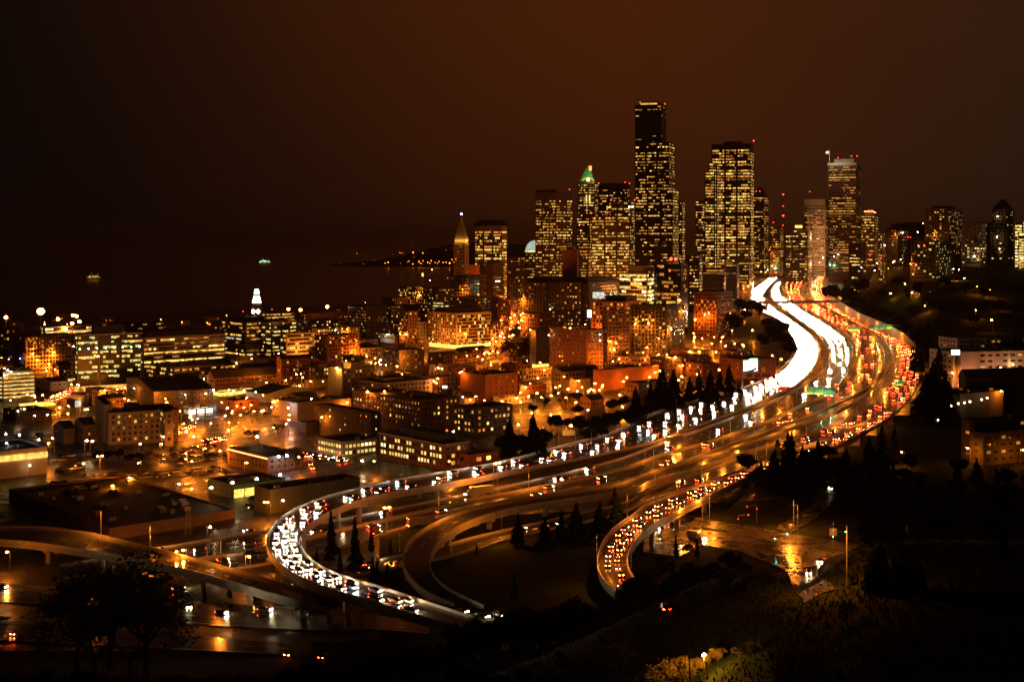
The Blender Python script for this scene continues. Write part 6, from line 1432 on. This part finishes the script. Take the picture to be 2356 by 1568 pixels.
def tree_row(kd, x0, x1, step, D, dy, amp):
    x = x0
    while x < x1:
        xx = x + TR_.uniform(-.3, .3) * step; TREES.append(('P', kd if TR_.random() > .25 else 'b', xx, sil(clamp(xx, 0, 2355)) + dy + TR_.uniform(0, amp), 0, D + TR_.uniform(-9, 9)))
        x += step
tree_row('e', 1370, 2400, 26, 335, 0, 34); tree_row('e', 1400, 2400, 44, 300, 60, 45); tree_row('e', 1000, 2400, 60, 262, 120, 50); tree_row('n', 1380, 2400, 90, 290, 25, 60)
tree_row('e', 880, 1380, 30, 340, 2, 22); tree_row('e', 700, 1450, 42, 322, 26, 20); tree_row('e', 760, 1500, 46, 300, 52, 24); tree_row('e', 800, 1500, 50, 280, 84, 24); tree_row('b', 850, 1500, 60, 250, 100, 20); tree_row('e', 0, 900, 34, 330, 0, 26); tree_row('e', 0, 700, 60, 300, 10, 30); tree_row('e', 1050, 1330, 26, 352, -52, 22); tree_row('e', -10, 1000, 70, 270, 40, 20)
for i_ in range(64):
    x, y = TR_.uniform(1960, 2380), TR_.uniform(1085, 1270); TREES.append(('P', TR_.choice('eebcn'), x, y - TR_.uniform(45, 80), y, None))
for i_ in range(26):
    x, y = TR_.uniform(1640, 1950), TR_.uniform(1050, 1150)
    if x + (y - 1050) * 1.2 < 1760: continue
    TREES.append(('P', TR_.choice('eec'), x, y - TR_.uniform(40, 70), y, None))
def place_tree(me, loc, s, rz, name, lab, cat, grp):
    t = thing(name, loc, lab, cat, grp); t.rotation_euler[2] = rz
    tr, cr_, ht = me
    inst('trunk', tr, t, scale=(s, s, s))
    if cr_: inst('crown', cr_, t, scale=(s, s, s))
PT = []
for fr, kd, x, yt, yb, Dg in TREES:
    u, k = uk(fr, x, yb); D = Dg or gdist(fr, x, yb)
    if Dg:
        g = ground(u * D, D); kt = fk(fr, yt); top = EYE - kt * D; D = Dg
    else:
        D = free_D(u, k, D) if not Dg else D; g = ground(u * D, D); top = EYE - fk(fr, yt) * D
    h = clamp(top - g, 3.5, 32)
    PT.append((u * D, D, g, h, kd))
grp_ = {}
for q in PT: grp_.setdefault((near_phrase(q[0], q[1]), q[4]), []).append(q)
for (ph, kd), lst in grp_.items():
    lst.sort(key=lambda q: q[0] / q[1])
    for i, (X, Y, g, h, kd) in enumerate(lst):
        ms, nm, on = KINDS[kd]; me = R.choice(ms)
        nat = me[2] * (1.0 if kd in 'cy' else 1.12)
        lab = f"{nm} by the {ph}" + (f", {ordw(i)} from the water" if len(lst) > 1 else '')
        place_tree(me, (X, Y, g - .2), h / nat, R.uniform(0, 6.3), on, lab, 'tree', 'trees among the roads and houses')
for bx_, by_, D_, rz_, wd_, lb_ in ((745, 765, 385., .4, 1.35, 'huge spreading bare tree in front of the flyover'), (520, 900, 375., 2.2, 1.2, 'second bare tree merging with the huge one on its seaward side'),
                                 (985, 880, 370., 4.1, 1.2, 'third bare tree merging with the huge one on its inland side'), (640, 1010, 352., 5.2, 1.3, 'lower bare tree under the huge spreading one'), (880, 1040, 350., 1.2, 1.3, 'lower dark bare tree beside the frontage street')):
    u, k = uk('B', bx_, 1500); D = D_; g = ground(u * D, D); sc_ = (EYE - fk('B', by_) * D - g) / 16.
    place_tree(BIG, (u * D, D, g), sc_, rz_, 'bare_tree', lb_, 'tree', None)
    o_ = COL.objects[-1]
    for c_ in (COL.objects[-1], COL.objects[-2]): c_.scale = (sc_ * wd_, sc_ * wd_, sc_)
# brambles and saplings over the near hillside
b = MB(); r = random.Random(31)
for _ in range(30000):
    u = r.uniform(-.16, .40); q_ = r.random(); D = r.uniform(180, 265) if q_ < .3 else r.uniform(215, 400) if q_ < .7 else r.uniform(400, 640)
    if D > 400 and (u < .245 or u < .245 + (480 - D) * .0006): continue
    if .165 < u < .262 and D > 318: continue
    X = u * D; z = ground(X, D); h = r.uniform(.25, .9) if D < 300 else r.uniform(.3, 2.0); a = r.uniform(0, 3.14); w = r.uniform(.06, .22)
    c_, s_ = math.cos(a) * w, math.sin(a) * w; lx_, ly_ = r.uniform(-.6, .6), r.uniform(-.6, .6)
    b.face([(X - c_, D - s_, z - .2), (X + c_, D + s_, z - .2), (X + c_ * .5 + lx_, D + s_ * .5 + ly_, z + h), (X - c_ * .7 + lx_, D - s_ * .7 + ly_, z + h * .8)], 'needles')
tag(b.obj('undergrowth'), 'black brambles and scrub covering the near hillside', 'undergrowth', kind='stuff')
# ------------------------------------------------------------------ lettering
FONTC = {}
def letters(txt, size, m, parent, loc, rot=(math.pi / 2, 0, 0), name='lettering', align='CENTER', bold=.0):
    cu = bpy.data.curves.new('lettering', 'FONT'); cu.body = txt; cu.size = size; cu.align_x = align; cu.align_y = 'CENTER'; cu.resolution_u = 2; cu.offset = bold
    o = bpy.data.objects.new('tmp', cu); COL.objects.link(o)
    dg = bpy.context.evaluated_depsgraph_get(); me = bpy.data.meshes.new_from_object(o.evaluated_get(dg))
    bpy.data.objects.remove(o); me.materials.clear(); me.materials.append(MAT[m])
    return inst(name, me, parent, loc, rot)
def panel(b, x0, x1, z0, z1, m, t=.12):
    b.box(x0, x1, -t, t, z0, z1, m)
def gantry(fr, D, ang, base_xy, beam, panels, lab, posts):
    """sign bridge facing the camera side; panels: (x0,x1,y0,y1 traced, texts)"""
    px = [p for q in panels for p in (q[0], q[1])]
    xm = (min(px) + max(px)) / 2
    O = at(fr, xm, panels[0][3], D); t = thing('sign_gantry', O, lab, 'road sign', 'green signs over the highway')
    t.rotation_euler[2] = ang
    ca = math.cos(ang)
    def lx(x): return (fx(fr, x) * D - O.x) / ca
    def lz(y): return EYE - fk(fr, y) * D - O.z
    b = MB(); zb_ = lz(beam)
    for dz in (0, 1.2): b.box(lx(posts[0]), lx(posts[-1]), .35, .6, zb_ + dz, zb_ + dz + .25, 'metal')
    n = max(3, int((lx(posts[-1]) - lx(posts[0])) / 2.4)); w = (lx(posts[-1]) - lx(posts[0])) / n
    for i in range(n): b.tube((lx(posts[0]) + i * w, .47, zb_), (lx(posts[0]) + (i + 1) * w, .47, zb_ + 1.2), .07, .07, 'metal', 4)
    b.obj('truss', t)
    for x in posts:
        wx = Vector((lx(x) * ca, lx(x) * math.sin(ang), 0)) + O; b = MB(); b.tube((lx(x), .47, ground(wx.x, wx.y) - O.z), (lx(x), .47, zb_ + 1.4), .25, .2, 'metal', 6); b.obj('post', t)
    for x0, x1, y0, y1, col, texts in panels:
        b = MB(); panel(b, lx(x0), lx(x1), lz(y1), lz(y0), col); p = b.obj('sign_panel', t)
        W_, H_ = lx(x1) - lx(x0), lz(y0) - lz(y1)
        b = MB(); e = .12
        for a0, a1, c0, c1 in ((lx(x0), lx(x1), lz(y1), lz(y1) + e), (lx(x0), lx(x1), lz(y0) - e, lz(y0)), (lx(x0), lx(x0) + e, lz(y1) + e, lz(y0) - e), (lx(x1) - e, lx(x1), lz(y1) + e, lz(y0) - e)):
            b.face([(a0, -.125, c0), (a1, -.125, c0), (a1, -.125, c1), (a0, -.125, c1)], 'sign_white')
        b.obj('border', p)
        if col in ('sign_green',) and W_ * H_ > 6: lt = spot('sign_light', Vector(((lx(x0) + W_ / 2) * ca + 2.4 * math.sin(ang), (lx(x0) + W_ / 2) * math.sin(ang) - 2.4 * ca, lz(y1) - .6)) + O, (.75, 1, .5), 700, .2)
        for tx in texts:
            if tx[0] == 'yellow':
                b = MB(); b.box(lx(x0) + .1, lx(x1) - .1, -.17, -.12, lz(y1) + .1, lz(y1) + H_ * tx[1], 'sign_yellow'); b.obj('exit_strip', p)
            elif tx[0] == 'shield':
                b = MB(); cx_, cz_, r_ = lx(x0) + W_ * tx[1], lz(y1) + H_ * tx[2], tx[3]
                b.face([(cx_ + r_ * a_, -.135, cz_ + r_ * c_) for a_, c_ in ((-.9, .9), (0, .75), (.9, .9), (1, .2), (.6, -.6), (0, -1), (-.6, -.6), (-1, .2))], 'sign_blue'); b.obj('route_shield', p)
                letters('5', r_ * 1.3, 'sign_white', p, (cx_, -.15, cz_))
            elif tx[0] == 'lamp':
                b = MB(); b.ball((lx(x0) + W_ * tx[1], -1.2, lz(y1) - .35), .28, 'lamp_green', 6, 4); b.obj('sign_lamp', p)
            elif tx[0] == 'arrow':
                b = MB(); cx_, cz_ = lx(x0) + W_ * tx[1], lz(y1) + H_ * tx[2]
                b.face([(cx_ - .3, -.18, cz_ + .15), (cx_, -.18, cz_ - .35), (cx_ + .3, -.18, cz_ + .15)], tx[3]); b.face([(cx_ - .1, -.181, cz_ + .15), (cx_ + .1, -.181, cz_ + .15), (cx_ + .1, -.181, cz_ + .5), (cx_ - .1, -.181, cz_ + .5)], tx[3]); b.obj('arrow', p)
            else:
                s, fx_, fz_, sz = tx; letters(s, sz, 'sign_white', p, (lx(x0) + W_ * fx_, -.14, lz(y1) + H_ * fz_), bold=.01)
    return t
def road_D(fr, x, y): return proad(*uk(fr, x, y))
D1 = road_D('F', 1060, 985)
gantry('F', D1, math.radians(-4), None, 905, ((984, 1031, 861, 903, 'sign_green', (('EXPRESS', .5, .82, 1.25), ('LANES', .5, .55, 1.25), ('OPEN', .5, .28, 1.25), ('yellow', .16))),
    (1037, 1091, 859, 907, 'sign_green', (('EXIT', .3, .88, .9), ('Seneca St.', .5, .66, 1.35), ('3/4 MILE', .5, .43, 1.25), ('yellow', .27), ('arrow', .5, .13, 'dark_metal'), ('lamp', .4))),
    (1094, 1160, 861, 910, 'sign_green', (('shield', .34, .82, .75), ('NORTH', .6, .86, .9), ('Everett', .5, .56, 1.6), ('Vancouver BC', .5, .36, 1.45), ('arrow', .12, .18, 'sign_white'), ('arrow', .85, .18, 'sign_white'), ('lamp', .12), ('lamp', .7)))),
    'three big green highway signs reading Everett and Seneca over the middle lanes', (860, 984, 1270))
D2 = road_D('F', 1260, 545)
gantry('F', D2, math.radians(8), None, 492, ((1247, 1283, 482, 508, 'sign_green', (('EXIT', .5, .7, 1.2), ('yellow', .4))), (1284, 1320, 482, 508, 'sign_green', (('EXIT', .5, .7, 1.2), ('yellow', .4)))),
    'pair of small green and yellow exit signs over the orange lanes', (1228, 1345))
D3 = road_D('F', 1430, 560)
gantry('F', D3, math.radians(10), None, 480, ((1398, 1450, 470, 497, 'sign_green', (('shield', .3, .7, .7), ('NORTH', .65, .75, .9), ('Everett', .5, .35, 1.3))), (1451, 1491, 470, 495, 'sign_green', (('ONLY', .5, .7, 1.2), ('EXIT', .5, .35, 1.2))), (1492, 1530, 470, 494, 'sign_green', (('EXIT', .5, .75, 1.2), ('yellow', .45)))),
    'row of green highway signs above the outermost tail light lanes', (1380, 1583))
D4 = road_D('F', 1570, 905)
gantry('F', D4, math.radians(18), None, 838, ((1543, 1596, 820, 850, 'sign_green', (('EXIT', .3, .7, 1.1), ('yellow', .22))),), 'single green sign over the curve of tail lights', (1530, 1690))
D5 = road_D('F', 895, 290)
gantry('F', D5, 0, None, 262, ((865, 890, 248, 270, 'sign_green', (('yellow', .4),)), (893, 926, 248, 268, 'sign_green', (('yellow', .35),))), 'two tiny green signs far up the headlight lanes', (855, 940))
D6 = road_D('F', 1070, 275)
gantry('F', D6, 0, None, 245, ((1022, 1048, 238, 257, 'sign_green', ()), (1098, 1122, 238, 260, 'sign_green', (('yellow', .4),))), 'two tiny green signs far up the tail light lanes', (1010, 1130))
D7 = road_D('F', 1000, 160)
gantry('F', D7, 0, None, 130, ((870, 900, 170, 188, 'sign_green', (('yellow', .4),)), (940, 968, 118, 135, 'sign_green', (('yellow', .4),)), (987, 1013, 116, 134, 'sign_green', ()), (1048, 1090, 130, 142, 'sign_white', ())), 'far sign bridge closing the lit highway', (800, 1130))
# dark backs of signs above the headlight lanes
D8 = road_D('F', 730, 880)
gantry('F', D8, math.radians(12), None, 790, ((602, 645, 770, 800, 'sign_brown', ()), (656, 697, 772, 803, 'sign_red', ()), (703, 765, 774, 805, 'sign_red', ())), 'dark backs of three signs beside the glowing billboard', (578, 770))
D9 = road_D('F', 860, 935)
gantry('F', D9, math.radians(12), None, 882, ((802, 852, 858, 884, 'sign_red', ()), (856, 895, 860, 886, 'sign_red', ())), 'reddish backs of two signs at the gore', (800, 930))
# cantilever sign at the conifers
D10 = gdist('C', 1570, 1490)
gantry('C', D10, math.radians(10), None, 1398, ((1598, 1680, 1378, 1412, 'sign_white', ()),), 'pale sign panel on a gantry beside the dark conifers', (1572, 1685))
# billboard
BD = road_D('F', 640, 850) + 6
O = at('F', 632, 840, BD); t = thing('billboard', O, 'glowing white and green billboard above the headlight lanes', 'billboard'); t.rotation_euler[2] = math.radians(8)
sx_ = lambda x: fx('F', x) * BD - O.x; sz_ = lambda y: EYE - fk('F', y) * BD - O.z
b = MB(); b.box(sx_(578), sx_(690), 0, .8, sz_(805), sz_(688), 'pale_trim'); b.obj('frame', t)
b = MB(); b.box(sx_(588), sx_(676), -.12, -.02, sz_(760), sz_(695), 'sign_glow'); b.obj('poster', t)
b = MB(); pts = [(588, 762), (620, 757), (650, 747), (672, 732), (672, 752), (640, 765), (600, 768)]; b.face([(sx_(x), -.15, sz_(y)) for x, y in pts], 'sign_green'); b.face([(sx_(x), -.16, sz_(y)) for x, y in ((612, 750), (624, 758), (634, 753), (626, 764), (616, 760))], 'dark_metal'); b.obj('poster_print', t)
b = MB(); b.box(sx_(588), sx_(676), -.1, -.03, sz_(788), sz_(768), 'pale_trim'); b.obj('lower_panel', t)
b = MB(); b.box(sx_(624), sx_(672), -1.6, -1.3, sz_(686), sz_(683), 'lamp_green'); b.obj('lamp_bar', t)
for x in (585, 632, 686):
    b = MB(); q = O + Vector((sx_(x), .5, 0)); b.tube((sx_(x), .5, ground(q.x, q.y) - O.z), (sx_(x), .5, sz_(800)), .25, .25, 'metal', 6); b.obj('post', t)
# wall sign
D_ = LIT['D']; O = Vector(LIT['base']); a0, a1 = at('C', 372, 735, D_), None
n = Vector((-LIT['dr'][0], -LIT['dr'][1], 0)); dlv = Vector((*LIT['dl'], 0)); ang = math.atan2(-dlv.y, -dlv.x)
Wd = LIT['wl'] * .96; H_ = (fk('C', 794) - fk('C', 735)) * D_
org = O + dlv * (LIT['wl'] * .98) + n * .3; org.z = LIT['zt'] - H_ + .6
t = thing('wall_sign', org, 'white wall sign lettered with a lighting shop name on the dark building', 'sign'); t.rotation_euler[2] = ang
b = MB(); b.box(0, Wd, -.15, .15, 0, H_, 'sign_white'); b.obj('board', t)
b = MB(); b.box(Wd * .05, Wd * .95, -.2, -.15, H_ * .45, H_ * .93, 'sign_brown'); p_ = b.obj('name_panel', t)
letters('Seattle Lighting', Wd * .115, 'sign_white', p_, (Wd * .56, -.23, H_ * .68), bold=.03)
b = MB()
for z in (.52, .70): b.box(Wd * .08, Wd * .15, -.24, -.2, H_ * z, H_ * (z + .14), 'sign_white')
b.obj('emblem', p_)
l_ = spot('sign_lamp', org + Vector((math.cos(ang) * Wd / 2, math.sin(ang) * Wd / 2, H_ + 1)) + n * 4, (1, .85, .6), 2500, .3)
# red roof sign letter and white screens
def glow_board(fr, x0, x1, y0, y1, D, m, nm, lab, cat):
    O = at(fr, (x0 + x1) / 2, y1, D); t = thing(nm, O, lab, cat)
    w = (fx(fr, x1) - fx(fr, x0)) * D / 2; h = (fk(fr, y1) - fk(fr, y0)) * D
    b = MB(); b.box(-w, w, -.15, .15, 0, h, m); b.obj('face_panel', t)
    b = MB(); b.box(-w - .2, w + .2, .16, .5, -.2, h + .2, 'dark_metal'); b.obj('back_frame', t)
    g = ground(O.x, O.y) - O.z
    for s in (-w * .6, w * .6): b = MB(); b.tube((s, .4, g), (s, .4, 0), .15, .15, 'metal', 5); b.obj('post', t)
    return t, w, h
t, w, h = glow_board('C', 648, 667, 322, 348, 1840, 'dark_metal', 'roof_sign', 'glowing red letter sign on the waterfront roof', 'sign')
letters('E', h * 1.05, 'neon_red', t, (0, -.25, h * .5), bold=.12)
glow_board('C', 1800, 1880, 450, 492, 1300, 'w7', 'display_screen', 'pale glowing screen below the civic hall', 'screen')
glow_board('C', 1765, 1792, 572, 620, 1215, 'sign_glow', 'banner_sign', 'upright white glowing banner beside the orange arcade', 'sign')
glow_board('A', 505, 545, 1178, 1222, 930, 'w7', 'billboard', 'small tilted white billboard beside the black kiosk', 'billboard')
glow_board('F', 1898, 1950, 628, 658, 862, 'sign_glow', 'light_box_sign', 'white glowing light box on the pink-lit white building', 'sign')
glow_board('F', 700, 726, 735, 768, BD + 12, 'sign_yellow', 'small_billboard', 'small dim greenish poster beside the glowing billboard', 'billboard')
glow_board('C', 790, 822, 1080, 1096, 800, 'shop_white', 'shop_sign', 'short white glowing shop sign near the dark brick warehouse', 'sign')
glow_board('H', 662, 708, 1228, 1240, 1480, 'shop_white', 'roof_sign', 'short white roof sign on the dark downtown block', 'sign')
# radio mast
q = at('E', 837, 970, 2900); t = thing('radio_mast', (q.x, q.y, ground(q.x, q.y)), 'thin radio mast with stacked red lights beyond the highway', 'mast'); g = ground(q.x, q.y)
b = MB(); top = at('E', 839, 748, 2900).z
for a in range(3):
    c0, c1 = math.cos(a * 2.1), math.sin(a * 2.1); b.tube((c0 * 5, c1 * 5, 0), (c0 * .8, c1 * .8, top - g), .35, .2, 'dark_metal', 4)
b.obj('lattice', t)
for y, r in ((752, 1.6), (825, .9), (885, 1.8), (945, .9)):
    b = MB(); b.ball((0, -3, at('E', 838, y, 2900).z - g), r, 'lamp_red', 6, 4); b.obj('beacon', t)
# ------------------------------------------------------------------ ferries and far shore
def ferry(fr, x, y, L, D, lab, lights):
    p = at(fr, x, y, D); p.z = 0; t = thing('ferry', p, lab, 'ferry', 'ferries on the bay')
    b = MB(); h = L / 2
    loft(b, [(-h, [(3, 1), (5, 3), (5, 4.5)]), (-h * .8, [(7, -.5), (8.5, 3), (9, 4.5)]), (h * .8, [(7, -.5), (8.5, 3), (9, 4.5)]), (h, [(3, 1), (5, 3), (5, 4.5)])], 'white_wall')
    m = Matrix.Rotation(math.pi / 2, 4, 'Z'); b.v = [tuple(m @ Vector(v)) for v in b.v]; b.obj('hull', t)
    b = MB(); b.box(-h * .8, h * .8, -8, 8, 4.5, 9, 'white_wall'); b.box(-h * .6, h * .6, -7, 7, 9, 13, 'white_wall'); b.obj('superstructure', t)
    b = MB(); b.box(-3, 3, -2, 2, 13, 19, 'dark_wall'); b.obj('funnel', t)
    for s in (-1, 1): b = MB(); b.box(s * h * .5 - 4, s * h * .5 + 4, -5, 5, 13, 16, 'white_wall'); b.obj('wheelhouse', t)
    for i in range(14):
        xx = -h * .76 + h * 1.52 * i / 13
        for z in (5.6, 10):
            if abs(xx) > h * .57 and z > 6: continue
            b = MB(); b.box(xx - 1.6, xx + 1.6, -8.1 if z < 8 else -7.1, -7.9 if z < 8 else -6.9, z, z + 1.8, R.choice(lights)); b.obj('window', t)
    for xx, z, m in ((-h * .3, 20, lights[0]), (h * .45, 18, lights[-1])): b = MB(); b.ball((xx, -2, z), 1.1, m, 6, 4); b.tube((xx, -2, 13), (xx, -2, z), .2, .2, 'metal', 4); b.obj('mast_light', t)
ferry('P', 217, 641, 58, 4700, 'lit ferry low on the dark bay beyond the stadium lights', ('w5', 'w3', 'w4', 'w5'))
ferry('P', 610, 602, 80, 8400, 'smaller greenish-lit ferry further out on the bay', ('lamp_green', 'wg', 'wb'))
b = MB(); r = random.Random(5)
def shore(fr, x, y, D, rad, m):
    p = at(fr, x, y, D); p.z = max(p.z, 1.5); b.ball(p, rad * .8, m, 5, 3); b.tube((p.x, p.y, -2), tuple(p), .3, .3, 'dark_metal', 3)
for x, y, s in ((405, 255, 2.2), (425, 250, 3), (565, 242, 1.6), (590, 262, 2.4), (632, 243, 2.6), (640, 255, 2), (660, 240, 2.2), (690, 250, 2.6), (715, 240, 2.6), (740, 252, 2), (768, 246, 2.4), (795, 252, 2.2), (815, 250, 2.4), (838, 255, 4.4), (855, 232, 2.6), (868, 248, 2.2), (650, 260, 1.8), (705, 256, 2), (755, 258, 1.8), (330, 240, 1), (510, 258, 1), (260, 262, .8), (105, 256, .8), (520, 188, 1.2), (505, 187, 1.8), (592, 184, 3.6), (658, 187, 2.8), (215, 190, 1.2), (555, 250, 1.2)):
    shore('C', x, y, 6950, s, 'lamp_far')
for i in range(70): shore('C', r.gauss(640, 160), r.uniform(120, 215), 7450, r.uniform(.4, 1.0), r.choice(('w3', 'w5', 'w5', 'lamp_red')))
for i in range(16): shore('H', r.uniform(770, 960), r.uniform(870, 980), 7450, r.uniform(.4, .9), r.choice(('w3', 'w5')))
tag(b.obj('shore_lights'), 'string of orange lights along the far shore and its hillside', 'shore lights', kind='stuff')
# ------------------------------------------------------------------ junction furniture
def signal(fr, x, y, h, arm, lab, m='lamp_red'):
    u, k = uk(fr, x, y); D = gdist(fr, x, y); t = thing('traffic_signal', (u * D, D, ground(u * D, D)), lab, 'traffic light', 'signals of the wet junction')
    inst('pole', ME_POLE, t, scale=(1, 1, h)); inst('arm', ME_POLE, t, (0, 0, h), (0, math.radians(90 if arm > 0 else -90), .4), (.8, .8, abs(arm)))
    for f in (0, .9):
        ox, oy, oz = arm * f * math.cos(.4) , arm * f * math.sin(.4), h - (2.2 if f == 0 else .9)
        b = MB(); b.box(ox - .2, ox + .2, oy - .2, oy + .2, oz, oz + 1.1, 'dark_metal'); hs = b.obj('signal_head', t)
        b = MB(); b.ball((ox, oy - .22, oz + .85), .14, m, 6, 4); b.obj('lens', hs)
signal('G', 555, 640, 7, 5, 'traffic signal with red lens where the ramp street meets the junction')
signal('G', 672, 578, 7, -5, 'traffic signal beside the crosswalk with red lens')
signal('G', 1152, 760, 7, 6, 'traffic signal with green lens by the grassy corner', 'lamp_teal')
signal('G', 785, 750, 6, 6, 'traffic signal with long arm at the near side of the junction', 'lamp_teal')
def board(fr, x0, x1, y0, y1, yb, m, lab, nm='road_sign', two=True):
    xm = (x0 + x1) / 2; u, k = uk(fr, xm, yb); D = gdist(fr, xm, yb); g = ground(u * D, D)
    t = thing(nm, (u * D, D, g), lab, 'sign'); w = (fx(fr, x1) - fx(fr, x0)) * D / 2; z0, z1 = EYE - fk(fr, y1) * D - g, EYE - fk(fr, y0) * D - g
    b = MB(); b.box(-w, w, -.06, .06, z0, z1, m); b.obj('sign_panel', t)
    for s in ((-w * .6, w * .6) if two else (0,)): b = MB(); b.tube((s, .1, -.3), (s, .1, z1 - .2), .06, .06, 'metal', 5); b.obj('post', t)
board('G', 1130, 1176, 601, 645, 662, 'sign_white', 'big pale sign board on the grassy corner of the junction')
board('G', 876, 896, 572, 584, 600, 'sign_white', 'small white street sign beside the crosswalk', two=False)
board('B', 1180, 1225, 385, 412, 450, 'sign_white', 'dim white shop pole sign at the parking lot', two=False)
# slender unlit poles that catch the light
for i, (fr, x, yt, yb, D) in enumerate((('D', 1300, 115, 210, None), ('D', 1163, 240, 500, None), ('D', 762, 460, 610, None), ('D', 415, 548, 700, None), ('D', 1932, 500, 720, None), ('D', 503, 730, 860, None), ('D', 717, 195, 330, None), ('D', 1007, 125, 265, None), ('D', 1793, 40, 140, None),
        ('F', 460, 1200, 1315, None), ('F', 665, 1255, 1345, None), ('F', 183, 1375, 1480, None), ('F', 1125, 960, 1062, None), ('F', 697, 930, 1050, None), ('F', 350, 840, 960, None), ('F', 168, 930, 1010, None), ('F', 525, 487, 570, None), ('F', 1758, 920, 1050, None),
        ('G', 1618, 600, 705, None), ('G', 250, 1362, 1600, 200.), ('G', 1320, 1390, 1640, 230.), ('G', 1818, 1365, 1420, 330.), ('B', 1683, 875, 1010, None), ('B', 2080, 375, 545, None), ('B', 2200, 300, 500, None), ('B', 1092, 560, 680, None))):
    D = D or gdist(fr, x, yb); u = fx(fr, x); g = ground(u * D, D); z = EYE - fk(fr, yt) * D
    t = thing('utility_pole', (u * D, D, g), f"slender pole, {ordw(i)} of those beside roads, by the {near_phrase(u * D, D)}", 'pole', 'slender poles')
    inst('shaft', ME_POLE, t, scale=(1.1, 1.1, max(4, z - g)))
    b = MB(); b.tube((-.8, 0, max(4, z - g) - .6), (.8, 0, max(4, z - g) - .6), .06, .06, 'metal', 4); b.obj('crossbar', t)
# rail gantry beside the bare tree
for i, (x, y0, y1) in enumerate(((1265, 570, 745), (1440, 690, 800))):
    u, k = uk('B', x, y1); D = gdist('B', x, y1); g = ground(u * D, D); h = EYE - fk('B', y0) * D - g
    t = thing('lattice_tower', (u * D, D, g), ('dim lattice mast before the vast black roof', 'second lattice mast under the white lamp')[i], 'mast'); b = MB()
    for sx in (-1, 1):
        for sy in (-1, 1): b.tube((sx * 1.1, sy * 1.1, 0), (sx * .6, sy * .6, h), .1, .1, 'metal', 4)
    for q in range(7):
        z0, z1 = h * q / 7, h * (q + 1) / 7; s = 1 if q % 2 else -1; b.tube((-1.0 * s, -1, z0), (1.0 * s, -1, z1), .07, .07, 'metal', 4)
    b.obj('lattice', t)
bpy.context.view_layer.update()
print('objects', len(bpy.data.objects))
# ------------------------------------------------------------------ thin night haze
hz = bpy.data.materials.new('haze'); hz.use_nodes = True; n = hz.node_tree.nodes; n.remove(n['Principled BSDF'])
pv = n.new('ShaderNodeVolumePrincipled'); pv.inputs['Density'].default_value = 0.000025; pv.inputs['Color'].default_value = (1, .50, .20, 1)
hz.node_tree.links.new(pv.outputs[0], n['Material Output'].inputs['Volume'])
MAT['haze'] = hz
b = MB(); b.box(-29000, 29000, -1000, 35000, -14, 420, 'haze'); tag(b.obj('haze'), 'thin orange night haze over the city and bay', 'haze', kind='stuff')
cy.volume_bounces = 0
